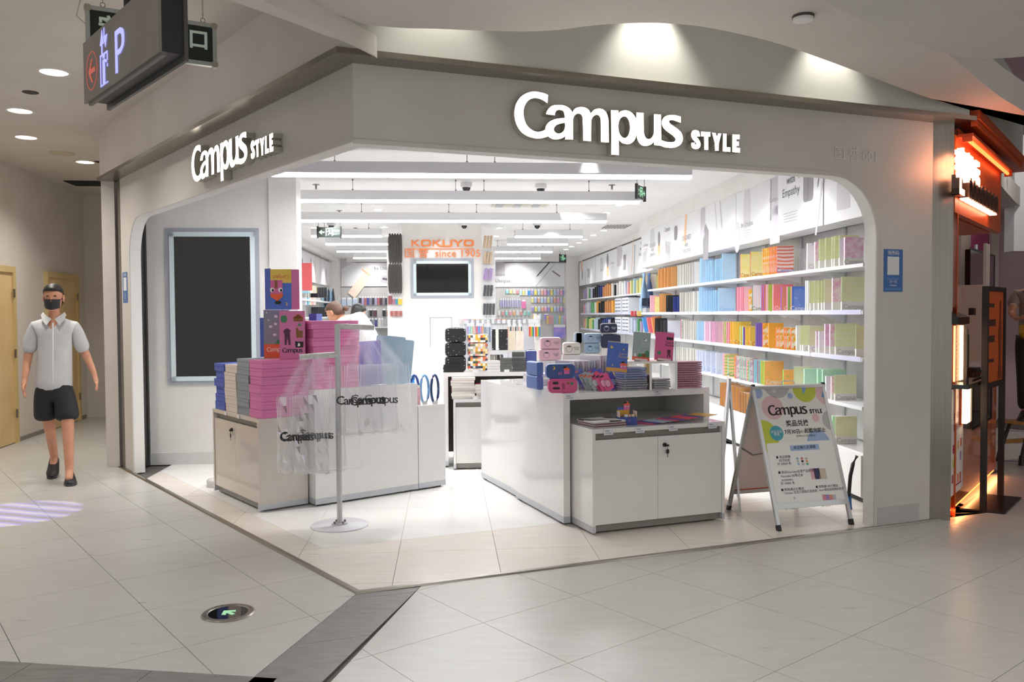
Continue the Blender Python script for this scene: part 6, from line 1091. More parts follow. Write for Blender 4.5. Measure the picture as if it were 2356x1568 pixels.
a, b = uv(412, 730), uv(675, 662); shape([(a[0], a[1]), (b[0], a[1]), (b[0], b[1]), (a[0], b[1])], cB, 3, 'banner'); btext('来店赠礼及满赠', 543, 696, 22, lay=5)
for s, X, Y, h, ax in (('■ 来店即赠', 272, 792, 19, 'LEFT'), ('纪念贴纸', 300, 823, 19, 'LEFT'), ('共 30000 枚', 284, 856, 19, 'LEFT'), ('■ 购买Noritake任意产品即赠', 292, 937, 19, 'LEFT'), ('Noritake B5笔记本', 318, 972, 19, 'LEFT'), ('(每日颜色随机)', 322, 1010, 12, 'LEFT'), ('共 10000 本', 316, 1041, 19, 'LEFT'),
        ('■ 购物满50元赠送', 320, 1102, 19, 'LEFT'), ('Campus 亚克力钥匙扣蓝色款', 350, 1131, 18, 'LEFT'), ('共 7000 个', 360, 1280, 20, 'LEFT'), ('■ 购物满100元赠送', 648, 1073, 18, 'LEFT'), ('choi+限定贴纸随机款式', 678, 1103, 17, 'LEFT'), ('共 2000 个', 702, 1254, 19, 'LEFT')): btext(s, X, Y, h, lay=5, ax=ax)
btext('Campus', 458, 1234, 20, mat('#2f6fb8', .4), 5, bold=.0008)
a = uv(448, 1175); shape([(a[0]+.008*math.cos(i*.5), a[1]+.008*math.sin(i*.5)) for i in range(12)], cG, 4, 'key_ring'); shape([(a[0]-.001, a[1]-.03), (a[0]+.001, a[1]-.03), (a[0]+.001, a[1]), (a[0]-.001, a[1])], cG, 4, 'key_ring')
for X0, X1, m in ((603, 640, mat('#d9a9b5', .4)), (636, 680, mat('#29305e', .4)), (678, 738, mat('#cdbfae', .4))): a, b = uv(X0+10, 998), uv(X1, 892); shape([(a[0], a[1]), (b[0], a[1]), (b[0], b[1]), (a[0], b[1])], m, 4, 'picture')
for k in range(9): a = uv(475+42*(k % 3)+6*(k//3), 800+26*(k//3)); shape([(a[0]+p*.011, a[1]+q*.009) for p, q in ell(1, 1, 7)], [cB, mat('#d9776f', .4), cG, cG, DARK, mat('#e3a06a', .4), cB, cG, mat('#69b08a', .4)][k], 4, 'picture')
for k in range(4): a, b = uv(722+32*k, 1208), uv(742+32*k, 1142); shape([(a[0], a[1]), (b[0], a[1]), (b[0], b[1]), (a[0], b[1])], [mat('#d98a98', .4), mat('#9f86b8', .4), mat('#d98f86', .4), mat('#b9bcc4', .4)][k], 4, 'picture')
for X0, X1, Y, m in ((345, 515, 1326, cO), (690, 795, 1293, cP), (885, 950, 1276, cB)): a, b = uv(X0, Y+9), uv(X1, Y-9); lim = (.024, BW-.024, .15, LEN); shape([(a[0], a[1]), (b[0], a[1]), (b[0], b[1]), (a[0], b[1])], m, 2, 'band')
# a second board seen nearly edge-on between the low cabinet and the wall shelving
pB = fl(1671, 1176) + RF.w(.03, .0)-RF.w(0, 0)
t = thing('sandwich_board', 'second A-frame board seen edge-on behind the low right cabinet, coloured circles', 'notice board', pB, rad(77))
BCOL = dotty('board_circles', '#e6e3e1', '#9db4d8', 4.5, .5, rnd=1., multi=['#e3bcc2', '#c2cb45', '#9db4d8', '#b9b7b8', '#e3a85c'])
for s in (-1, 1):
    part('leaf', M().box(0, -.006, .03, .5, .006, .98), BCOL, t, (0, s*.075, 0), (s*rad(4.5), 0, 0)); part('leaf_frame', M().box(-.018, -.008, .0, 0, .008, .99).box(.5, -.008, 0, .518, .008, .99), ALU, t, (0, s*.075, 0), (s*rad(4.5), 0, 0))
# vacuum handle leaning behind the right arch
t = thing('floor_tool', 'dark curved handle with a blue tip leaning beside the right arch', 'cleaning tool', SH.w(3.02, 6.0, 0), SH.rot)
part('handle', M().tube([(.03, 0, .40), (.0, 0, .34), (-.02, 0, .25), (-.028, 0, .15), (-.03, 0, .10)], .014, 8).smooth(), BLACK, t); part('tip', M().tube([(-.03, 0, .10), (-.028, 0, .05), (-.022, 0, .0)], .018, 8), mat('#2f6bb0', .4), t)
# ================================================================ PEN RACK behind the middle table
a, b = SH.yp(1056, 800, 9.3), SH.yp(1243, 737, 9.3); wP = b.x-a.x
t = thing('pen_rack', 'long white rack full of pens with coloured caps behind the middle table', 'rack', SH.w(a.x, 9.3, 0), SH.rot)
part('cabinet_base', M().box(0, .05, 0, wP, .5, .9), GLOSS, t); part('rack_back', M().box(0, .2, .9, wP, .22, b.z), mat('#e3e6ec', .4), t)
for x in (0, wP-.05): part('end_post', M().box(x, .0, .9, x+.05, .22, b.z+.06), WHITE, t)
part('top_tray', M().box(0, -.02, b.z-.05, wP, .2, b.z-.04).box(0, -.022, b.z-.05, wP, -.02, b.z+.02), CLEAR, t)
for k in range(14): one('pen_sign', M().box(0, 0, 0, .085, .003, .045), mat('#eef0f3', .4), 'small white price card on top of the pen rack, %s from the left' % ORD[k], 'price ticket', SH.w(a.x+.05+(wP-.1)*k/14, 9.272, b.z-.03), SH.rot, 'price cards on the pen rack')
PC = ['#e0507f', '#3f8fd8', '#f0a83c', '#e9c9b0', '#f2c54a', '#d9e0e4', '#8fc6a8', '#d6dbe6', '#e0405e', '#ef7a3a', '#f0a03c', '#31574d', '#2a2a30', '#2f3fa0', '#5d3f8e', '#c9d0dc', '#e6e6ea', '#d8dde6']
PCN = ['pink', 'bright blue', 'amber', 'beige', 'yellow', 'white', 'mint', 'pale grey', 'red', 'orange', 'amber', 'dark green', 'black', 'navy', 'violet', 'pale blue', 'white', 'pale grey']
pm = {}
for k in range(54):
    c = k//3; 
    if c not in pm: pm[c] = M().cyl((0, 0, 0), (0, 0, .10), .007, n=7, m=1).cyl((0, 0, .10), (0, 0, .135), .008, n=7).mesh('pen', [mat(PC[c], .4), mat('#eceff2', .4)])
    one('pen', pm[c], None, '%s-capped pen, %s of three, %s group from left in the pen rack' % (PCN[c], ('left', 'middle', 'right')[k % 3], ORD[c]), 'pen', SH.w(a.x+.06+(wP-.12)*k/54, 9.29, b.z-.115), SH.rot, 'pens in the top row of the rack')
pk = 0
for px0, px1, py0, py1, lab, cols in ((1074, 1092, 749, 770, 'clear pack of pastel pens hanging at the left of the pen rack', ['#c9b0e0', '#a9d0e8', '#b6e0c0', '#f2b8b0']), (1095, 1112, 749, 770, 'clear pack of bright pens hanging second from left on the pen rack', ['#e06a8a', '#7aa0d8', '#c0a0d8', '#e8a880']), (1114, 1129, 750, 788, 'clear pack of grey markers hanging on the pen rack', ['#8f99b5', '#a9b2c4', '#c3cad6', '#7f88a6']), (1168, 1176, 750, 776, 'peach marker pack hanging beside the black notebooks', ['#f0b79b', '#eef0f2', '#33343a']), (1180, 1188, 750, 776, 'peach marker pack hanging in the middle of the pen rack', ['#f0b79b', '#eef0f2', '#33343a']), (1193, 1201, 750, 776, 'peach marker pack hanging third of three on the pen rack', ['#f0b79b', '#eef0f2', '#33343a']), (1217, 1229, 750, 775, 'rainbow pencil pack hanging left of a pair on the pen rack', ['#e5453f', '#f07f3a', '#f2cf3c', '#4fae5b', '#3f6fc0']), (1231, 1243, 750, 775, 'rainbow pencil pack hanging right of a pair on the pen rack', ['#e5453f', '#f07f3a', '#f2cf3c', '#4fae5b', '#3f6fc0'])):
    A = SH.yp(px0, py1, 9.25); B_ = SH.yp(px1, py0, 9.25); w, h = B_.x-A.x, B_.z-A.z; q = thing('pen_pack', lab, 'pen pack', SH.w(A.x, 9.25, A.z), SH.rot)
    part('card', M().box(0, .012, 0, w, .015, h+.03), mat('#f1f2f5', .4), q)
    for i, c in enumerate(cols): part('pen', M().box(w*(i+.1)/len(cols), 0, .006, w*(i+.9)/len(cols), .012, h*.95), mat(c, .4), q)
# ================================================================ BACK WALL: hanging goods
def hang(lab, cat, px, py0, py1, wpx, y, m, grp, th=.03, name='hanging_pack'):
    A = SH.yp(px, py1, y); B_ = SH.yp(px+wpx, py0, y); k = ('hg', m.name, round(B_.x-A.x, 2), round(B_.z-A.z, 2))
    if k not in bookmesh: bookmesh[k] = M().box(0, 0, 0, B_.x-A.x, th, (B_.z-A.z)*.8, 0).box(.01, .004, (B_.z-A.z)*.8, B_.x-A.x-.01, .008, B_.z-A.z, 1).mesh(name, [m, mat('#f2f3f6', .4)])
    return one(name, bookmesh[k], None, lab, cat, SH.w(A.x, y, A.z), SH.rot, grp)
q0, q1 = SH.yp(1130, 760, 22.3), SH.yp(1303, 659, 22.3)
struct('trim_13', M().box(q0.x-.3, 22.3, .3, q1.x, 22.34, 2.2), BACK, (0, 0, 0), SH.rot); q0, q1 = SH.yp(786, 760, 22.3), SH.yp(925, 659, 22.3); struct('trim_14', M().box(q0.x, 22.3, .3, q1.x+.2, 22.34, 2.2), BACK, (0, 0, 0), SH.rot)
def row(px0, px1, n, py0, py1, y, cols, where, wf=.8):
    for i in range(n):
        c, nm = cols[(i*3+i//4) % len(cols)] if len(cols) > 3 else cols[i % len(cols)]
        hang('%s pack, %s from left in the %s' % (nm, ORD[i], where), 'pack', px0+(px1-px0)*i/n, py0, py1, (px1-px0)/n*wf, y, mat(c, .4), 'packs in the '+where)
PAST = [('#a9a3e0', 'lavender'), ('#e0b09a', 'salmon'), ('#c9c3ec', 'pale violet'), ('#e9e27a', 'yellow'), ('#b4c4ee', 'pale blue'), ('#ecb0d0', 'pink'), ('#bcd6ee', 'sky blue'), ('#e4e4a0', 'pale yellow')]
row(1222, 1303, 11, 665, 678, 22.25, PAST, 'top right row of the back wall'); row(1222, 1303, 11, 683, 696, 22.25, PAST[::-1], 'second right row of the back wall'); row(1223, 1303, 11, 704, 716, 22.25, PAST, 'third right row of the back wall')
row(1164, 1196, 4, 665, 675, 22.25, [('#9fdce6', 'turquoise'), ('#f2a3b0', 'pink'), ('#efe6cf', 'cream'), ('#ece5a8', 'pale yellow')], 'top left row of the back wall'); row(1196, 1221, 4, 665, 679, 22.25, [('#bfe6ee', 'pale turquoise'), ('#4fa0e8', 'blue'), ('#dfe3ea', 'white'), ('#e3e58a', 'lime')], 'upper middle row of the back wall')
row(1151, 1199, 9, 686, 706, 22.25, [('#aeb0d6', 'greyish violet'), ('#c0bedd', 'pale violet')], 'slim left row, back wall', .7); hang('tall bright pink pack hanging alone on the back wall', 'pack', 1200.5, 689, 709, 9, 22.2, mat('#ea7fb8', .4), None)
row(1146, 1222, 9, 714, 725, 22.25, [('#dfe0dd', 'white'), ('#e79ab0', 'pink'), ('#8fcfcf', 'teal'), ('#d99a98', 'rose'), ('#d9dbdc', 'pale grey'), ('#eab27f', 'apricot'), ('#9fd8d4', 'aqua'), ('#dfe07a', 'lime')], 'lower left row, back wall', .6)
for nm_, pxa, pxb, cc in (('yellow', 1226, 1236, '#ecd070'), ('pale blue', 1238, 1246, '#a9cbe6'), ('violet', 1252, 1262, '#9a94de')): hang('%s folder standing on the lower back shelf' % nm_, 'folder', pxa, 721, 735, pxb-pxa, 22.2, mat(cc, .4), 'folders on the lower back shelf')
t = thing('acrylic_bin_row', 'long clear bin of coloured folders on the back wall', 'bin', SH.w(SH.yp(1258, 745, 22.0).x, 22.0, SH.yp(1258, 745, 22.0).z), SH.rot); 
for k, c in enumerate(('#e6c86a', '#e2a0a8', '#dba8b8', '#a8d0c8', '#b8cfe8', '#e4da7c', '#b9d4ea', '#e2b8d8')): part('folder', M().box(.065*k, .03, 0, .065*k+.055, .06, .22), mat(c, .4), t)
part('bin', M().box(-.02, 0, -.01, .55, .004, .16), CLEAR, t)
hang('iridescent blue and violet folder at the right end of the back wall', 'folder', 1274, 746, 778, 27, 21.9, noisy('iridescent_blue', '#6f7be0', '#c9a8e0', 3, .3), None)
# left part of the back wall
row(826, 898, 12, 681, 701, 22.25, [('#3b3f4c', 'dark'), ('#4a4f9a', 'indigo'), ('#5a3b3d', 'maroon'), ('#a99fc4', 'lilac'), ('#d9dadd', 'pale grey'), ('#8a8894', 'grey'), ('#b06a72', 'rose'), ('#3f4450', 'slate')], 'case row left of the pillar', .85)
row(786, 824, 3, 684, 703, 22.25, [('#bccbe0', 'pale blue'), ('#ccd6e4', 'white-blue')], 'clear case row, back wall left', .85)
for px, w_, c, nm in ((846, 4, '#8f8d96', 'grey'), (850.5, 6, '#26262b', 'crossed black'), (858, 9, '#5c3f44', 'dark red'), (880, 7, '#26262a', 'black'), (890, 8, '#a3584c', 'brick red')): hang('%s gift pack hanging in the lower row left of the pillar' % nm, 'pack', px, 710, 727, w_, 22.25, mat(c, .4), 'gift packs left of the pillar')
for px, w_, c, nm in ((849, 5, '#3a3d4c', 'navy'), (855, 5, '#8b8e98', 'grey'), (862, 6, '#4b5088', 'indigo'), (870, 6, '#dcd9d4', 'cream'), (877, 5, '#c3c3c6', 'pale grey')): hang('%s boxed set standing on the low shelf left of the pillar' % nm, 'box', px, 731, 751, w_, 22.1, mat(c, .4), 'boxed sets left of the pillar')
struct('trim_15', M().box(SH.yp(786, 752, 21.9).x, 21.9, SH.yp(786, 752, 21.9).z-.03, SH.yp(925, 752, 21.9).x, 22.3, SH.yp(786, 752, 21.9).z), SHELF, (0, 0, 0), SH.rot)
# left wall: hooks with cases, bags and books
def lhang(lab, cat, px, py0, py1, dy, m, grp, x=-2.80, w=.03, name='hanging_pack'):
    A = SH.xp(px, py1, x); B_ = SH.xp(px, py0, x); g = M().box(0, 0, 0, .16, dy, B_.z-A.z); return one(name, g, m, lab, cat, SH.w(x-.08, A.y, A.z), SH.rot, grp)
for i, (px, c, nm) in enumerate(((700, '#8fc6d8', 'turquoise'), (704, '#e6e2d6', 'white'), (708, '#efe9da', 'cream'), (712, '#e0d4b8', 'beige'), (716, '#f0eee6', 'white'), (719, '#d9c9a8', 'tan'))): lhang('%s pack, %s from left in the upper row of the left wall' % (nm, ORD[i]), 'pack', px, 657, 674, .12, mat(c, .45), 'packs in the upper row of the left wall')
for i, px in enumerate((723, 727, 731, 735, 739, 743)): lhang('black case on the upper hooks of the left wall, %s from left' % ORD[i], 'case', px, 661, 684, .1, mat('#23252e', .4), 'black cases on the upper hooks')
for i, (px, c, nm) in enumerate(((694, '#d6d6e2', 'pale'), (700, '#7fc0d8', 'blue'), (705, '#efe8d6', 'cream'), (711, '#f2b6b6', 'pink'), (716, '#f3e9e0', 'white'))): lhang('%s pack hanging in the second row of the left wall' % nm, 'pack', px, 684, 701, .12, mat(c, .45), 'packs in the second row of the left wall')
for i, px in enumerate((725, 729.5, 734, 738.5, 743)): lhang('black case on the lower hooks of the left wall, %s from left' % ORD[i], 'case', px, 706, 728, .1, mat('#1f2026', .4), 'black cases on the lower hooks')
for i, (px, c, nm) in enumerate(((746, '#9fc8dc', 'pale blue'), (750, '#2e3440', 'dark'), (754, '#b8d0e4', 'pale blue'), (758, '#454b58', 'dark grey'), (763, '#8fb4d4', 'blue'), (768, '#3c424e', 'dark'))): 
    A = SH.yp(px, 706, 20.5); B_ = SH.yp(px+4, 668, 20.5); one('hanging_bag', M().prism(smooth_loop([(-.03, 0), (.03, 0), (.035, .2), (.01, .42), (-.01, .42), (-.035, .2)], (), 2), 0, .12, 0, XZ), mat(c, .3), '%s wrapped bag hanging near the left back corner, %s from left' % (nm, ORD[i]), 'bag', SH.w(A.x, 20.5, A.z), SH.rot, 'wrapped bags at the left back corner')
one('red_folder', M().box(0, 0, 0, .2, .04, .5), mat('#cf5a5f', .4), 'red folder standing upright behind the top printed box', 'folder', SH.w(SH.yp(692, 668, 15.5).x, 15.5, SH.yp(692, 668, 15.5).z), SH.rot)
sbox('trim_16', -2.99, 15.6, 1.76, -2.7, 20.8, 1.79, SHELF); sbox('trim_17', -2.99, 15.6, 1.41, -2.7, 20.8, 1.44, SHELF)
# goods hanging on both flanks of the pillar
def flank(side, py0, py1, n, m, lab, wpx, lean=0., x0=None, curved=False):
    y = 13.9; D_ = 13.5
    for i in range(n):
        px = (x0 if x0 else (1111 if side > 0 else 897)) + i*wpx; A = SH.yp(px, py1, 13.45-.0*i); B_ = SH.yp(px+wpx*.93, py0, 13.45); w, h = B_.x-A.x, B_.z-A.z
        o = thing('hanging_case', lab.replace(' hanging in the', ', %s from left, in the' % ORD[i]).replace(' hanging right', ', %s from left, right' % ORD[i]), 'case', SH.w(A.x, 13.42+.05*i*0, A.z), SH.rot, lab.split(' hanging')[0]+'s beside the pillar')
        if curved: part('body', M().prism(smooth_loop([(0, h*.02), (w*.9, 0), (w, h*.5), (w*.85, h), (.0, h), (-w*.25, h*.55)], (), 3), -.03, .05, 0, XZ), m, o)
        else: part('body', M().prism([(0, 0), (w*.8, 0), (w*.8+lean*h, h), (lean*h, h)], -.03, .05, 0, XZ), m, o)
        part('hook', M().cyl((w*.4+lean*h, -.02, h), (w*.4+lean*h, .1, h+.02), .006, n=5), ALU, o)
CASE = mat('#37332f', .45); TAN = mat('#b9a082', .3); PUR = mat('#9a7fb0', .3); CHAR = mat('#47474b', .3)
flank(-1, 541, 603, 5, CASE, 'long dark brown strap case hanging in the upper group left of the pillar', 6, 0, 895.5, True); flank(-1, 610, 672, 5, CASE, 'long dark brown strap case hanging in the lower group left of the pillar', 6, 0, 895.5, True)
flank(1, 543, 570, 3, TAN, 'tan flat case hanging in the top group right of the pillar', 7, .1); flank(1, 580, 607, 3, TAN, 'tan flat case hanging in the second group right of the pillar', 7, .1); flank(1, 618, 643, 2, PUR, 'violet flat case hanging right of the pillar', 11, .15); flank(1, 656, 681, 3, CHAR, 'charcoal flat case hanging in the fourth group right of the pillar', 7.5, .1); flank(1, 698, 724, 4, CHAR, 'charcoal flat case hanging in the lowest group right of the pillar', 7, .05)
for px0, px1, py0, py1, c, nm in ((893, 902, 675, 700, '#8f4a50', 'dull red'), (903, 909, 684, 700, '#a86f82', 'mauve'), (910, 915, 684, 700, '#3f8fa8', 'teal'), (916, 925, 684, 700, '#d8b83c', 'yellow')): hang('%s pack hanging low on the left flank of the pillar' % nm, 'pack', px0, py0, py1, px1-px0, 13.44, mat(c, .4), None)
row(898, 926, 5, 712, 727, 13.44, [('#a05a58', 'brick red'), ('#b07a74', 'dusty pink')], 'lowest row left of the pillar', .85)
struct('trim_18', M().box(-.93, 13.50, .3, -.69, 14.1, 2.5), mat('#e3e3e5', .5), (0, 0, 0), SH.rot); struct('trim_19', M().box(.585, 13.50, .3, .80, 14.1, 2.5), mat('#e3e3e5', .5), (0, 0, 0), SH.rot)
# blue wrapped bags at the end of the near shelving, red tags below them
for k, (px, c, nm) in enumerate(((1456, '#8fb7e2', 'pale blue'), (1468, '#4f6fa6', 'darker blue'))):
    A = SH.yp(px, 704, 13.6); h = (704-632)/FPX*13.6; w = 15/FPX*13.6; t = thing('hanging_bag', '%s wrapped drawstring bag hanging at the far end of the right shelving' % nm, 'bag', SH.w(A.x, 13.1, A.z), SH.rot)
    part('body', M().prism(smooth_loop([(0, 0), (w*.5, -.03), (w, .02), (w*.9, h*.5), (w*.55, h*.85), (w*.6, h), (w*.35, h), (w*.4, h*.85), (.02, h*.5)], (), 3), 0, .1, 0, XZ).smooth(), mat(c, .35), t); part('wrap', M().prism(smooth_loop([(-.015, -.02), (w*.5, -.05), (w+.015, .0), (w*.95, h*.5), (w*.6, h*.9), (w*.4, h*.9), (0, h*.5)], (), 2), .1, .104, 0, XZ), CLEAR, t); part('base_patch', M().box(w*.1, -.104, .0, w*.8, -.1, .12), mat('#2d3a52', .4), t)
for k, (px, c, nm) in enumerate(((1452, '#c84a50', 'red'), (1456, '#d0606a', 'rose'), (1461, '#b83c44', 'dark red'), (1467, '#e0c05a', 'yellow'), (1472, '#d8ba4e', 'amber'))): hang('small %s key tag hanging below the blue bags' % nm, 'tag', px, 712, 727, 3.4, 13.0, mat(c, .4), None)
for k, (px, c, nm, w_) in enumerate(((1472, '#4f9ae6', 'bright blue', 10), (1483, '#e2707a', 'coral red', 11), (1496, '#e8955c', 'orange', 5))):
    one('leaning_folder', M().box(0, 0, 0, .15, .05, .25), mat(c, .35), '%s folder leaning at the far end of the third shelf' % nm, 'folder', SH.w(3.19, 13.25-.3*k, ZSH[2]+.04), (0, rad(-10), SH.rot))
# ================================================================ ORANGE KIOSK
ORW = noisy('orange_kiosk_panel', '#d9622c', '#e06a34', 2, .35); ORD = mat('#c2521f', .4, name='orange_paint'); OGLOW = mat('#ff7a3c', .5, emit=3.2, name='orange_glow'); WGLOW = mat('#ffd2a4', .5, emit=6.5, name='warm_tube_glow')
def kbox(name, x0, y0, z0, x1, y1, z1, m): return struct(name, M().box(x0, y0, z0, x1, y1, z1), m, KF.w(0, 0), KF.rot)
def kpoly(name, pts, z0, z1, m): return struct(name, M().prism(ccw([tuple(KF.w(*p)[:2]) for p in pts]), z0, z1), m)
kbox('wall_kiosk_fascia', .02, 0, 2.165, 2.06, .05, 2.70, ORW); kpoly('wall_kiosk_soffit', [(.1, 0), (2.06, 0), (2.06, .5), (.5, .25)], 2.70, 2.76, ORD); kbox('trim_20', .06, -.14, 2.80, 2.84, .02, 2.87, ORD); kbox('trim_21', .1, -.12, 2.76, 2.4, -.08, 2.80, ORD)
kin = [(.16, .0), (1.56, 1.27), (2.06, 1.27)]
kpoly('wall_kiosk_back', [(1.5, 1.24), (2.06, 1.24), (2.06, 1.32), (1.5, 1.32)], 0, 2.7, mat('#7a3a1c', .5)); kpoly('ceiling_kiosk', [(.16, .08), (2.06, .08), (2.06, 1.27), (1.5, 1.27)], 2.165, 2.2, ORW)
kpoly('wall_kiosk_left', [(.12, .0), (.16, .0), (1.54, 1.26), (1.50, 1.30)], 0, 2.7, ORW); kbox('wall_kiosk_right', 2.0, .9, 0, 2.06, 1.24, 2.7, ORD)
g = M(); n = 8; rr = .35
pts = [(.18, -.11), (2.84-rr, -.11)] + [(2.84-rr+rr*math.sin(rad(90*i/n)), -.11+rr-rr*math.cos(rad(90*i/n))) for i in range(1, n+1)] + [(2.84, .8), (.25, .8)]
g.prism(pts, 2.87, 3.5); struct('wall_bulkhead_kiosk', g, mat('#cfd2cc', .5), KF.w(0, 0), KF.rot)
kpoly('wall_kiosk_counter', [(.06, .02), (2.09, .02), (2.09, .5), (.72, .5)], .06, .93, noisy('glossy_orange_front', '#c9622f', '#d06a36', 2, .12, coat=.4)); kpoly('trim_22', [(.12, .06), (2.05, .06), (2.05, .45), (.7, .45)], 0, .06, ORD)
part('kick_glow', M().box(.08, .03, .035, 2.07, .04, .058), OGLOW, bpy.data.objects['wall_kiosk_counter'], KF.w(0, 0), (0, 0, KF.rot))
l = bpy.data.lights.new('kick_light', 'AREA'); l.energy = 3; l.shape = 'RECTANGLE'; l.size = 2.0; l.size_y = .03; l.color = (1, .42, .15); o = bpy.data.objects.new('kick_light', l); COL.objects.link(o); o.location = KF.w(1.05, .0, .055); o.rotation_euler = (0, 0, KF.rot)
t = thing('cove_lamp', 'glowing orange lamp trough under the orange kiosk canopy', 'lamp', KF.w(.08, -.10, 2.66), KF.rot)
part('trough', M().box(0, 0, .03, 1.95, .1, .05), ORD, t); part('tube', M().cyl((.02, .04, .015), (1.9, .04, .015), .013, n=8), OGLOW, t); 
for x in (.0, 1.93): part('end_cap', M().box(x, .01, -.005, x+.02, .07, .05), ORD, t)
t = thing('kiosk_sign', 'orange backlit sign letters on the orange kiosk fascia', 'sign', KF.w(0, -.005, 0), KF.rot)
MET = mat('#6a5a50', .3, .8, name='dark_sign_metal'); HOT = mat('#ffb08a', .5, emit=7, name='hot_letter_glow')
q = KF.yp(2212, 380, -.06)
for i, ch in enumerate('李记元'): text(ch, .20, HOT, t, (q.x+.27*i, -.05, q.z-.0), ext=.02, bold=.008)
x0 = KF.yp(2206, 420, -.05).x; z1 = KF.yp(2206, 400, -.05).z; z0 = KF.yp(2207, 446, -.05).z
part('letter', M().box(x0, -.055, z0, x0+.05, -.05, z1).box(x0, -.055, z0, x0+.16, -.05, z0+.04), HOT, t); part('letter_side', M().box(x0, -.05, z0, x0+.05, 0, z1).box(x0, -.05, z0, x0+.16, 0, z0+.04), MET, t)
for k in range(8):
    xx = x0+.24+.165*k; part('letter', M().box(xx, -.07, z0, xx+.035, 0, z1-.01).box(xx+.035, -.07, z0+.1, xx+.09, 0, z0+.14).box(xx+.09, -.07, z0, xx+.12, 0, z1-.01), MET, t); part('letter_glow', M().box(xx, -.06, z0-.012, xx+.12, -.01, z0-.002), HOT, t)
# counter furniture
t = thing('kiosk_worktop', 'black stone worktop of the orange kiosk', 'worktop', KF.w(0, 0, .93), KF.rot); part('slab', M().prism([(0, -.10), (.86, -.10), (.86, .5), (.74, .5), (.16, .0), (0, 0)], 0, .03), BLACKG, t); part('shelf', M().box(.86, .1, 0, 2.0, .5, .03), BLACKG, t)
t = thing('glass_case', 'glass case with warm lit strips and black lid on the kiosk worktop', 'display case', KF.w(.0, .0, .96), KF.rot)
x1 = KF.yp(2225, 830, -.02).x
part('back_panel', M().box(.03, .03, 0, x1-.02, .04, .42), mat('#d08a52', .4), t); part('glass_pane', M().box(.02, -.02, .0, x1, -.014, .42), CLEAR, t)
for f_ in (.3, .5, .68, .86): part('lit_strip', M().box(x1*f_, .0, .01, x1*f_+.03, .02, .41), WGLOW if f_ > .6 else mat('#f2c58e', .5, emit=1.6), t)
part('lid', M().loft([[(.0, -.03, .42), (x1+.02, -.03, .42), (x1+.02, .3, .42), (.0, .05, .42)], [(.0, -.03, .47), (x1+.02, -.03, .47), (x1+.02, .3, .5), (.0, .06, .5)], [(.0, .05, .56), (x1-.1, .08, .53), (x1-.1, .2, .53), (.0, .06, .56)]]), BLACK, t)
for x in (.12, .2): part('cup', M().lathe([(.018, .56), (.022, .68)], 10, c=(x, .0)), CLEAR, t)
a = KF.yp(2221, 882, -.03); b = KF.yp(2233, 967, -.03); t = thing('wall_lamp', 'tall glowing tube lamp on the orange counter front', 'lamp', KF.w(a.x, -.01, b.z), KF.rot); part('tube', M().box(0, -.03, 0, b.x-a.x, 0, a.z-b.z), WGLOW, t); part('mount', M().box(-.01, 0, -.01, b.x-a.x+.01, .03, a.z-b.z+.01), ORD, t)
a = KF.yp(2237, 878, -.05); b = KF.yp(2280, 958, -.05); t = thing('menu_box', 'black glossy box panel hung on the orange counter front', 'panel', KF.w(a.x, -.05, .60), KF.rot); part('panel', M().box(0, 0, 0, b.x-a.x, .07, .36), BLACKG, t); part('frame', M().box(-.01, -.006, -.01, b.x-a.x+.01, 0, .0).box(-.01, -.006, .36, b.x-a.x+.01, 0, .37).box(b.x-a.x, -.006, 0, b.x-a.x+.01, 0, .36), BLACK, t)
for f_ in (.45, .75): part('brass_strip', M().box((b.x-a.x)*f_, -.004, .03, (b.x-a.x)*f_+.03, 0, .33), mat('#b8924e', .3, .8), t)
a = KF.yp(2190, 893, 0); b = KF.yp(2217.5, 1140, 0); t = thing('counter_poster', 'white poster with red lettering on the orange counter front', 'poster', KF.w(.03, .012, .16), KF.rot); wP_ = b.x-.03
part('sheet', M().box(0, -.004, 0, wP_, 0, .76), mat('#e9e2df', .4), t); RD = mat('#a8395a', .5)
text('关爱未成年人', .055, RD, t, (wP_*.48, -.006, .56), sx=.95); text('健康快乐成长', .055, RD, t, (wP_*.48, -.006, .48), sx=.95); text('未成年人保护', .03, mat('#b89aa0', .5), t, (wP_*.55, -.006, .69)); part('print', M().box(wP_*.3, -.006, .05, wP_*.85, -.004, .062), RD, t)
for (x, z, c) in ((.15, .33, '#b8435a'), (.35, .33, '#cfcf8a'), (.55, .34, '#e0a868'), (.78, .35, '#c86a4a'), (.15, .23, '#b8c86a'), (.33, .24, '#c24a4a'), (.33, .16, '#d89a4a'), (.3, .08, '#a83a5a'), (.55, .1, '#e07a3a'), (.75, .1, '#c85a3a'), (.75, .25, '#a878b8'), (.1, .12, '#a84a5a')): part('picture', M().box(wP_*x-.02, -.006, z-.03, wP_*x+.025, -.004, z+.03), mat(c, .5), t)
t = thing('till_screen', 'black tilted till screen above the kiosk worktop', 'screen', KF.w(KF.yp(2235, 760, .1).x, .1, 1.0), KF.rot); part('screen', M().box(-.14, -.01, .2, .16, .01, .42), BLACK, t, (0, 0, 0), (rad(-20), rad(24), 0)); part('screen', M().box(.18, .0, .14, .42, .02, .30), BLACK, t, (0, .05, 0), (rad(-10), rad(-24), 0)); part('stand', M().cyl((.1, .05, 0), (.1, .05, .28), .018, n=10), DARK, t); part('base', M().box(0, -.04, -.04, .2, .12, 0), BLACK, t); part('camera_head', M().box(.22, .02, .44, .32, .06, .50), BLACK, t)
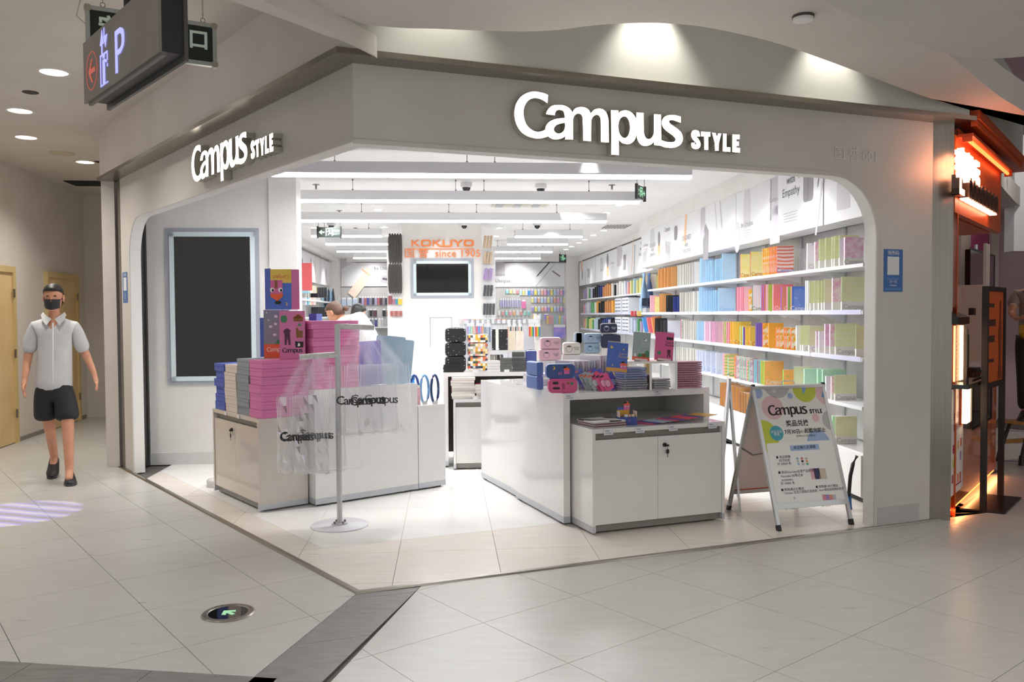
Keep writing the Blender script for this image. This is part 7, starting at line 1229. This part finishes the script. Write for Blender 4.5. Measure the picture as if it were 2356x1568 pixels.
a = KF.yp(2240, 540, .4); t = thing('menu_screen', 'dark menu screen hanging inside the orange kiosk', 'screen', KF.w(KF.yp(2232, 600, .5).x, .5, 1.72), KF.rot); wM = KF.yp(2288, 600, .5).x-KF.yp(2232, 600, .5).x; part('display', M().box(0, 0, 0, wM, .05, .42), mat('#2a1c14', .2), t); part('bezel', M().box(-.02, -.005, -.02, wM+.02, 0, 0).box(-.02, -.005, .42, wM+.02, 0, .44).box(-.02, -.005, 0, 0, 0, .42).box(wM, -.005, 0, wM+.02, 0, .42), BLACK, t); part('hanger', M().cyl((wM*.3, .02, .42), (wM*.3, .02, .5), .02, n=8), ALU, t)
t = thing('drink_machine', 'white upright drink machine inside the orange kiosk', 'machine', KF.w(KF.yp(2246, 700, .35).x, .3, .961), KF.rot); part('body', M().box(0, 0, 0, .3, .3, .78), mat('#e6d3c4', .35), t); part('column', M().box(.06, -.03, .3, .11, 0, 1.2).box(.2, -.03, .3, .25, 0, 1.2), mat('#ece4dc', .3), t); part('label', M().box(.12, -.004, .35, .18, 0, .5), mat('#7a5aa0', .4), t)
t = thing('kiosk_shelf', 'dim shelf with rows of cups at the back of the kiosk', 'shelf', KF.w(.98, 1.08, .96), KF.rot); part('carcass', M().box(.45, .1, 0, 1.0, .15, 1.15), mat('#4a2d18', .5), t)
for z in (.3, .6): part('shelf_board', M().box(.3, -.05, z, 1.0, .1, z+.02), mat('#6a4a2c', .5), t)
for k in range(8):
    for z in (.32, .62): part('cup', M().lathe([(.025, z), (.034, z+.12), (0, z+.12)], 8, c=(.36+.08*k, .02)), mat('#b07a3c', .4), t)
spot('kiosk_lamp', KF.w(.9, .7, 2.1), KF.w(.9, .5, 0), 26, 120, .9, (1, .62, .35), .08)
spot('kiosk_wash', KF.w(.9, -.5, 2.75), KF.w(.9, 0, 2.2), 7, 110, .9, (1, .5, .25), .08)
# black poster stand in front of the kiosk
pA, pB_ = fl(2262, 1175), fl(2302, 1143); dv = pB_-pA; FS = Fr((pA.x, pA.y), math.degrees(math.atan2(dv.y, dv.x))); Wd = dv.length
t = thing('poster_stand', 'tall black metal poster stand on a flat base before the orange kiosk', 'poster stand', KF.w(0, 0)*0+Vector((pA.x, pA.y, 0)), FS.rot)
c4 = [FS.l(fl(*p)) for p in ((2208, 1172), (2312, 1183), (2350, 1147))]; c5 = c4[0]+c4[2]-c4[1]
part('base_plate', M().prism(ccw([tuple(c[:2]) for c in (c4[0], c4[1], c4[2], c5)]), 0, .014), mat('#231c1a', .35), t)
for x in (0, Wd): part('post', M().box(x-.02, -.02, .014, x+.02, .02, 1.655), mat('#1d1917', .4), t)
part('frame_rail', M().box(.02, -.018, 1.62, Wd-.02, .018, 1.655).box(.02, -.018, .90, Wd-.02, .018, .94), mat('#1d1917', .4), t)
pp = part('poster', M().box(.02, -.006, .94, Wd-.02, .006, 1.62), mat('#cf5c1e', .4), t); DK = mat('#4a2314', .5)
for z, w_, s in ((1.50, .2, .03), (1.36, .25, .05), (1.24, .22, .05), (1.09, .2, .025)): part('print', M().box(.06, -.008, z, .06+w_, -.006, z+s), DK, pp)
part('figure', outline_mesh([smooth_loop([(Wd-.2, .95), (Wd-.06, .95), (Wd-.10, 1.12), (Wd-.08, 1.3), (Wd-.11, 1.42), (Wd-.10, 1.52), (Wd-.13, 1.56), (Wd-.16, 1.5), (Wd-.15, 1.42), (Wd-.19, 1.3), (Wd-.16, 1.12)], (0, 1), 3)], 0, mat('#7c3416', .5)), None, pp, (0, -.0085, 0))
# ================================================================ BEYOND THE KIOSK
struct('wall_far_right', M().box(4.6, 11.4, 0, 11, 11.5, 5), noisy('mauve_far_wall', '#c9a9b4', '#d6bcc4', 1, .6)); struct('wall_far_side', M().box(8.6, 5.5, 0, 8.7, 11.4, 5), mat('#8f7f78', .6))
struct('ceiling_void', M().box(2.6, 4.2, 5.0, 11, 11.5, 5.1), mat('#3a3634', .8)); struct('trim_23', M().box(6.2, 11.36, 1.2, 6.45, 11.4, 3.1), mat('#c85a8c', .5)); struct('trim_24', M().box(6.46, 11.3, 0, 6.56, 11.4, 3.0), mat('#d9c9c0', .5)); struct('trim_25', M().box(6.05, 11.3, 0, 6.18, 11.4, 3.0), mat('#b9a9a0', .5))  # overhead sheet: the dark of the open void is put into its colour
slab('ceiling_far', smooth_loop([(2302, 425), (2330, 458), (2356, 478), (2420, 500), (2420, 492), (2356, 492), (2302, 492)], (0, 3, 4, 5, 6), 2), 2.75, .22, CEIL2, ())
struct('wall_far_column', M().box(6.1, 10.2, 2.2, 6.6, 10.4, 3.6), mat('#d6d9dc', .5))
for k, (x, y) in enumerate(((2316, 378), (2308, 425))):
    p = fl(x, y, 3.05 if k == 0 else 2.95); t = thing('recessed_downlight', 'small bright lamp beyond the orange kiosk, %s one' % ('upper' if k == 0 else 'lower'), 'ceiling lamp', p); part('lamp_lens', M().lathe([(0, -.02), (.1, -.02), (.1, 0), (0, 0)], 16), LAMP, t); part('lamp_ring', M().lathe([(.1, 0), (.12, 0), (.12, -.02), (.1, -.02)], 16), ALU, t)
spot('far_fill', (5.8, 8.5, 4.2), (6.3, 10.5, 0), 120, 120, .9, (1, .9, .82), .2)
TAPE = mat('#5d6a9a', .6)
for k, y in enumerate((990, 1018, 1060)): a, b = fl(2296, y), fl(2420, y+4); part('floor_tape', M().prism(ccw([tuple(a[:2]), tuple(b[:2]), (b.x, b.y+.04), (a.x, a.y+.04)]), .0005, .0015), TAPE, floor)
# low stool with timber seat
s0 = fl(2322, 1066); D_ = s0.y; zs = CH-(966-715.5)/FPX*(D_+.15)
t = thing('stool', 'low folding stool with timber seat and black legs at the right edge', 'stool', Vector((s0.x+.24, s0.y+.1, 0)), rad(20))
WOOD = noisy('stool_timber', '#b98a4c', '#cfa468', 6, .45, stretch=(1, 12, 1)); part('seat', M().prism(rrect(.42, .28, .04, 4), zs-.025, zs), WOOD, t)
for sx in (-1, 1):
    for sy in (-1, 1): part('leg', M().cyl((sx*.12, sy*.1, zs-.025), (sx*.24, sy*.12, .05), .017, n=8), DARK, t); part('rubber_foot', M().cyl((sx*.228, sy*.118, .09), (sx*.246, sy*.122, 0), .024, n=8), BLACK, t)
for sy in (-1, 1): part('crossbar', M().box(-.2, sy*.116-.012, .17, .2, sy*.116+.012, .21), WOOD, t)
part('stretcher', M().cyl((-.17, -.11, .24), (.17, .11, .26), .01, n=6), DARK, t)
# ================================================================ PEOPLE
def skin_mesh(name, verts, edges, m, sub=2, root=0, rot=None):
    me = bpy.data.meshes.new(name); me.from_pydata([v[:3] for v in verts], edges, []); o = bpy.data.objects.new(name, me); COL.objects.link(o)
    md = o.modifiers.new('s', 'SKIN'); md.use_smooth_shade = True; md.branch_smoothing = .4
    for i, sv in enumerate(me.skin_vertices[0].data): sv.radius = (verts[i][3], verts[i][4] if len(verts[i]) > 4 else verts[i][3]); sv.use_root = (i == root)
    s = o.modifiers.new('d', 'SUBSURF'); s.levels = sub; s.render_levels = sub
    dg = bpy.context.evaluated_depsgraph_get(); r = bpy.data.meshes.new_from_object(o.evaluated_get(dg)); r.name = name; bpy.data.objects.remove(o); r.materials.clear(); r.materials.append(m); 
    for p in r.polygons: p.use_smooth = True
    return r
def join(me, g):      # add sculpted detail to the same body mesh
    bm = bmesh.new(); bm.from_mesh(me); n = len(bm.verts); vs = [bm.verts.new(v) for v in g.v]
    for f in g.f:
        try: q = bm.faces.new([vs[i] for i in f]); q.smooth = True
        except ValueError: pass
    bm.to_mesh(me); bm.free(); return me
def head_geo(c, R, s=1.):          # R rotates a head that looks along -Y
    g = M(); rings = []
    prof = [(-.118, .022, .028, -.048), (-.108, .040, .046, -.038), (-.085, .056, .070, -.016), (-.055, .064, .083, -.006), (-.02, .070, .090, .0), (.02, .074, .094, .004), (.055, .072, .092, .008), (.085, .058, .076, .012), (.105, .034, .046, .014), (.113, .010, .014, .015)]
    for z, rx, ry, oy in prof: rings.append([(rx*math.cos(a)*(1-.10*max(0, -math.sin(a))*(z < .0)), ry*math.sin(a)+oy, z) for a in [i*6.28318/20 for i in range(20)]])
    g.loft(rings)
    g.loft([[(-.012, -.082, .012), (.012, -.082, .012), (.0, -.098, .012)], [(-.018, -.084, -.03), (.018, -.084, -.03), (0, -.112, -.032)], [(-.012, -.080, -.042), (.012, -.080, -.042), (0, -.09, -.044)]])
    for q in (-1, 1): g.ball((q*.077, .012, -.008), .012, .022, .034, 8, 6); g.ball((q*.03, -.076, .024), .017, .012, .008, 8, 6)
    g.ball((0, -.078, -.068), .024, .012, .009, 10, 6)
    g.v = [tuple(Vector(c)+R @ (Vector(v)*s)) for v in g.v]; return g
def head_bits(t, c, R, s, hair, mask, long_hair=0):
    X = lambda v: tuple(Vector(c)+R @ (Vector(v)*s))
    g = M()
    for q in (-1, 1): g.ball((q*.03, -.085, .016), .012, .006, .006, 8, 6)
    g.v = [X(v) for v in g.v]; part('eyes', g.smooth(), mat('#2a211d', .3), t)
    g = M(); n = 20; rings = []
    for z, rx, ry, oy, f_ in ((-.06, .070, .082, .026, -.25), (-.02, .079, .094, .018, -.15), (.03, .082, .100, .012, .1), (.052, .081, .103, .008, .55), (.066, .079, .104, .004, .97), (.09, .068, .092, .006, 1), (.112, .048, .066, .012, 1), (.124, .016, .022, .014, 1)):
        rings.append([(rx*math.cos(a), (ry*math.sin(a) if math.sin(a) > f_*-1 else ry*-f_*1.0)+oy, z) for a in [i*6.28318/n for i in range(n)]])
    g.loft(rings)
    if long_hair: g.loft([[(.062*math.cos(a)*k2, .05*math.sin(a)*k2+.055+k3, zz) for a in [i*6.28318/12 for i in range(12)]] for zz, k2, k3 in ((.04, 1.1, -.02), (-.03, 1.1, .0), (-.10, .9, .012), (-.10-long_hair, .45, .02))])
    g.v = [X(v) for v in g.v]; part('hair', g.smooth(), hair, t)
    if mask:
        g = M(); P = [[(.072*math.sin(u*1.15)*(1-.12*v), -.094*math.cos(u*.95)-.018*(1-abs(u))*(1-abs(v-.4)), -.012-.092*v+.012*(abs(u))*v) for u in [i/6-1 for i in range(13)]] for v in [j/5 for j in range(6)]]
        g.grid(P); g.v = [X(v) for v in g.v]; k = part('face_mask', g.smooth(), mat('#26262a', .6), t)
        g = M()
        for q in (-1, 1): g.tube([X((q*.066, -.04, -.02)), X((q*.078, .0, .0)), X((q*.078, .02, -.02)), X((q*.066, -.03, -.08))], .0025, 5)
        part('ear_loops', g, mat('#26262a', .6), t)
def hand(V, E, w, tip, side, s=1.):      # palm and five bent fingers grown from the wrist index
    W_ = Vector(V[w][:3]); d = (Vector(tip)-W_).normalized(); sd = Vector(side).normalized(); nrm = d.cross(sd).normalized()
    V.append((*(W_+d*.045*s), .026*s, .015*s)); pidx = len(V)-1; E.append((w, pidx)); V.append((*(W_+d*.085*s), .032*s, .012*s)); k = len(V)-1; E.append((pidx, k))
    for i, (off, L_) in enumerate(((-.028, .062), (-.010, .075), (.010, .070), (.027, .055))):
        b = W_+d*.09*s+sd*off*s; V.append((*b, .009*s)); E.append((k, len(V)-1)); V.append((*(b+d*L_*.5*s+nrm*.006*s), .0085*s)); E.append((len(V)-2, len(V)-1)); V.append((*(b+d*L_*.9*s+nrm*.022*s), .0075*s)); E.append((len(V)-2, len(V)-1))
    b = W_+d*.04*s-sd*.03*s; V.append((*b, .011*s)); E.append((pidx, len(V)-1)); V.append((*(b+d*.03*s-sd*.018*s), .0095*s)); E.append((len(V)-2, len(V)-1)); V.append((*(b+d*.055*s-sd*.02*s+nrm*.008), .0085*s)); E.append((len(V)-2, len(V)-1))
SKIN = noisy('skin', '#c98e70', '#d49a7c', 8, .5); HAIRB = noisy('black_hair', '#191717', '#242020', 60, .45, stretch=(1, 1, .15)); HAIRBR = noisy('brown_hair', '#4a3228', '#6a4a3a', 60, .45, stretch=(1, 1, .15))
# man walking towards the camera
pm_ = fl(128, 1108); PMR = rad(22); t = thing('person', 'man in pale grey short-sleeved shirt, black shorts and black mask walking, arms swinging', 'person', pm_, PMR)
V = [(0, .03, .93, .09, .07), (0.01, .02, 1.10, .095, .07), (.02, .01, 1.28, .10, .075), (.02, .015, 1.41, .07, .055), (.02, .0, 1.50, .052, .055), (.02, -.01, 1.56, .05, .055),
     (-.12, .02, 1.385, .04), (-.195, .04, 1.14, .040), (-.215, -.05, .92, .027), (.16, .02, 1.385, .04), (.25, .06, 1.16, .040), (.33, .0, .955, .027),
     (-.085, .03, .86, .066), (-.05, .09, .50, .052), (-.045, .33, .17, .036), (.095, .03, .86, .066), (.115, -.07, .49, .054), (.125, -.13, .10, .036)]
E_ = [(0, 1), (1, 2), (2, 3), (3, 4), (4, 5), (3, 6), (6, 7), (7, 8), (3, 9), (9, 10), (10, 11), (0, 12), (12, 13), (13, 14), (0, 15), (15, 16), (16, 17)]
hand(V, E_, 8, (-.225, -.10, .75), (0, 1, 0)); hand(V, E_, 11, (.37, -.04, .78), (0, -1, 0))
V.append((-.05, .25, .10, .034)); E_.append((14, len(V)-1)); V.append((.13, -.24, .045, .034, .03)); E_.append((17, len(V)-1))
R0 = Matrix.Rotation(rad(-4), 3, 'Z') @ Matrix.Rotation(rad(4), 3, 'X'); hc = (.02, -.03, 1.645)
body = skin_mesh('body', V, E_, SKIN); join(body, head_geo(hc, R0)); part('body', body, None, t); head_bits(t, hc, R0, 1., HAIRB, True)
SHIRT = noisy('pale_grey_shirt', '#c3c3c4', '#cfcfd0', 5, .7)
shirt = skin_mesh('shirt', [(0, .03, .78, .165, .125), (0, .03, .90, .165, .125), (0.01, .02, 1.06, .155, .115), (.02, .01, 1.26, .165, .115), (.02, .015, 1.40, .12, .085), (.02, .01, 1.48, .065, .065), (-.13, .018, 1.395, .066), (-.172, .03, 1.26, .066), (-.195, .038, 1.14, .07), (.17, .018, 1.395, .066), (.215, .04, 1.26, .066), (.25, .056, 1.14, .07)], [(0, 1), (1, 2), (2, 3), (3, 4), (4, 5), (4, 6), (6, 7), (7, 8), (4, 9), (9, 10), (10, 11)], SHIRT)
sh = part('shirt', shirt, None, t); g = M()
for q in (-1, 1): g.loft([[(.02+q*.012, -.085, 1.455), (.02+q*.07, -.05, 1.50), (.02+q*.085, -.02, 1.515)], [(.02+q*.05, -.115, 1.40), (.02+q*.085, -.085, 1.445), (.02+q*.10, -.04, 1.49)]], 0, False, False)
part('collar', g, SHIRT, sh); part('placket', M().tube([(.02, -.10, 1.42), (.02, -.135, 1.28), (.015, -.135, 1.1), (.01, -.115, .88)], .008, 6), mat('#dadadb', .6), sh)
part('shorts', skin_mesh('shorts', [(0, .03, .98, .13, .105), (0, .03, .88, .145, .115), (-.085, .04, .76, .105), (-.07, .065, .62, .105), (-.068, .075, .54, .112), (.092, .02, .76, .105), (.105, -.03, .62, .105), (.11, -.05, .54, .112)], [(0, 1), (1, 2), (2, 3), (3, 4), (1, 5), (5, 6), (6, 7)], mat('#1f2124', .7)), None, t)
def shoe(t, x, y, z, pitch, yaw=0.):
    g = M(); rings = []
    for yy, w, h, z0 in ((.09, .030, .07, .0), (.07, .040, .085, 0), (.02, .042, .085, 0), (-.05, .046, .065, 0), (-.12, .048, .05, 0), (-.165, .034, .035, .004), (-.18, .014, .02, .008)): rings.append([(w*a, yy, z0+h*b) for a, b in ((-1, 0), (1, 0), (1.02, .4), (.7, .9), (0, 1.05), (-.7, .9), (-1.02, .4))])
    g.loft(rings); o = part('shoe', g.smooth(), mat('#232325', .5), t, (x, y, z), (pitch, 0, yaw)); part('sole', M().loft([[(a*(.046 if b > -.1 else .05), b, zz) for a, b in ((-.8, .095), (.8, .095), (1, 0), (1.05, -.1), (.8, -.165), (.3, -.188), (-.3, -.188), (-.8, -.165), (-1.05, -.1), (-1, 0))] for zz in (-.004, .016)]), mat('#3a3a3c', .5), o)
shoe(t, .128, -.10, .005, 0, rad(6)); shoe(t, -.05, .32, .085, rad(28))
# two women leaning over the counters inside
def woman(lab, px, py, D, rot, hair, top, lean, long_hair, topn):
    X = (px-1178)/FPX*D; zh = CH-(py-722)/FPX*D; t = thing('person', lab, 'person', Vector((X, D, 0)), rot); q = lean
    H = zh; V = [(.0, .42*q, .92, .10, .08), (0, .44*q, 1.12, .095, .075), (0, .26*q, H-.22+.16*(q > .8), .10, .075), (0, .11*q, H-.12+.06*(q > .8), .07, .055), (0, .03*q, H-.07, .05), (0, 0, H-.04, .05), (-.15, .12*q, H-.17, .05), (-.20, .02, H-.42, .04), (-.15, -.12, H-.58, .026), (.15, .12*q, H-.17, .05), (.20, .02, H-.42, .04), (.15, -.12, H-.58, .026), (-.085, .42*q, .86, .09), (-.09, .36*q, .47, .055), (-.09, .40*q, .08, .036), (.085, .42*q, .86, .09), (.09, .36*q, .47, .055), (.09, .40*q, .08, .036)]
    E_ = [(0, 1), (1, 2), (2, 3), (3, 4), (4, 5), (3, 6), (6, 7), (7, 8), (3, 9), (9, 10), (10, 11), (0, 12), (12, 13), (13, 14), (0, 15), (15, 16), (16, 17)]
    hand(V, E_, 8, (-.1, -.25, H-.72), (1, 0, 0)); hand(V, E_, 11, (.1, -.25, H-.72), (-1, 0, 0))
    R0 = Matrix.Rotation(rad(30*q), 3, 'X'); b_ = skin_mesh('body', V, E_, SKIN); hc = (0, -.03, H); join(b_, head_geo(hc, R0, .98)); part('body', b_, None, t); head_bits(t, hc, R0, .98, hair, False, long_hair)
    part(topn, skin_mesh(topn, [(0, .43*q, .90, .155, .125), (0, .44*q, 1.14, .145, .115), (0, .26*q, H-.22+.16*(q > .8), .16, .12), (0, .12*q, H-.13+.07*(q > .8), .11, .085), (-.16, .12*q, H-.17, .07), (-.19, .05, H-.34, .062), (.16, .12*q, H-.17, .07), (.19, .05, H-.34, .062)], [(0, 1), (1, 2), (2, 3), (3, 4), (4, 5), (3, 6), (6, 7)], top), None, t)
    part('trousers', skin_mesh('trousers', [(0, .42*q, .95, .14, .115), (-.09, .42*q, .84, .10), (-.09, .36*q, .47, .072), (-.09, .40*q, .10, .06), (.09, .42*q, .84, .10), (.09, .36*q, .47, .072), (.09, .40*q, .10, .06)], [(0, 1), (1, 2), (2, 3), (0, 4), (4, 5), (5, 6)], mat('#3a4256', .7)), None, t)
    for s in (-1, 1): shoe(t, s*.09, .40*q, .0, 0)
    if long_hair == 0: part('bun', M().ball((.0, .115, H+.045), .035, .035, .03, 10, 7).smooth(), hair, t)
    return t
woman('woman with tied brown hair and white top bending over the counter beyond the pink boxes', 776, 716, 9.2, rad(-112), HAIRBR, noisy('white_top', '#eeece8', '#f4f2ef', 4, .7), 1., 0, 'blouse')
woman('woman with dark hair standing behind the brown-haired woman in white', 822, 719, 9.95, rad(150), HAIRB, mat('#d9b99a', .7), .5, .12, 'blouse')
# person stepping on the stool at the right edge
pr_ = Vector((s0.x+.30, s0.y+.12, 0)); t = thing('person', 'person in yellow and grey patterned top and dark trousers standing on the low stool', 'person', Vector((pr_.x, pr_.y, zs)), rad(-35)); k_ = .90
V = [(0, .0, .90, .10, .08), (0, .0, 1.08, .10, .075), (0, .0, 1.26, .11, .08), (0, .0, 1.39, .08, .06), (0, -.01, 1.48, .05), (0, -.02, 1.53, .05), (-.16, 0, 1.38, .052), (-.21, -.10, 1.16, .04), (-.14, -.28, 1.10, .027), (.16, 0, 1.38, .052), (.20, -.10, 1.16, .04), (.13, -.28, 1.08, .027), (-.085, 0, .85, .092), (-.09, .0, .47, .056), (-.09, .02, .09, .037), (.085, 0, .85, .092), (.09, 0, .47, .056), (.09, .02, .09, .037)]
E_ = [(0, 1), (1, 2), (2, 3), (3, 4), (4, 5), (3, 6), (6, 7), (7, 8), (3, 9), (9, 10), (10, 11), (0, 12), (12, 13), (13, 14), (0, 15), (15, 16), (16, 17)]
hand(V, E_, 8, (-.05, -.40, 1.12), (1, 0, 0)); hand(V, E_, 11, (.05, -.40, 1.10), (-1, 0, 0)); V = [tuple(c*k_ for c in v) for v in V]
b_ = skin_mesh('body', V, E_, SKIN); hc = (0, -.05*k_, 1.62*k_); R0 = Matrix.Rotation(rad(8), 3, 'X'); join(b_, head_geo(hc, R0, .95)); part('body', b_, None, t); head_bits(t, hc, R0, .95, HAIRBR, True, .1)
part('top', skin_mesh('top', [tuple(a*k_ for a in v) for v in [(0, 0, .80, .17, .14), (0, 0, 1.06, .16, .125), (0, 0, 1.27, .175, .13), (0, 0, 1.41, .115, .09), (-.17, 0, 1.38, .075), (-.20, -.06, 1.22, .07), (.17, 0, 1.38, .075), (.20, -.06, 1.22, .07)]], [(0, 1), (1, 2), (2, 3), (3, 4), (4, 5), (3, 6), (6, 7)], dotty('yellow_patterned_cloth', '#8f8178', '#d9a92c', 6, .42, rnd=1., multi=['#d9a92c', '#e3b83a', '#5a5652', '#d8cfc4'])), None, t)
part('trousers', skin_mesh('trousers', [tuple(a*k_ for a in v) for v in [(0, 0, .95, .14, .115), (-.09, 0, .84, .105), (-.09, 0, .47, .078), (-.09, .02, .10, .062), (.09, 0, .84, .105), (.09, 0, .47, .078), (.09, .02, .10, .062)]], [(0, 1), (1, 2), (2, 3), (0, 4), (4, 5), (5, 6)], mat('#1c1b1d', .7)), None, t)
for s in (-1, 1): shoe(t, s*.081, .02, .0, 0)
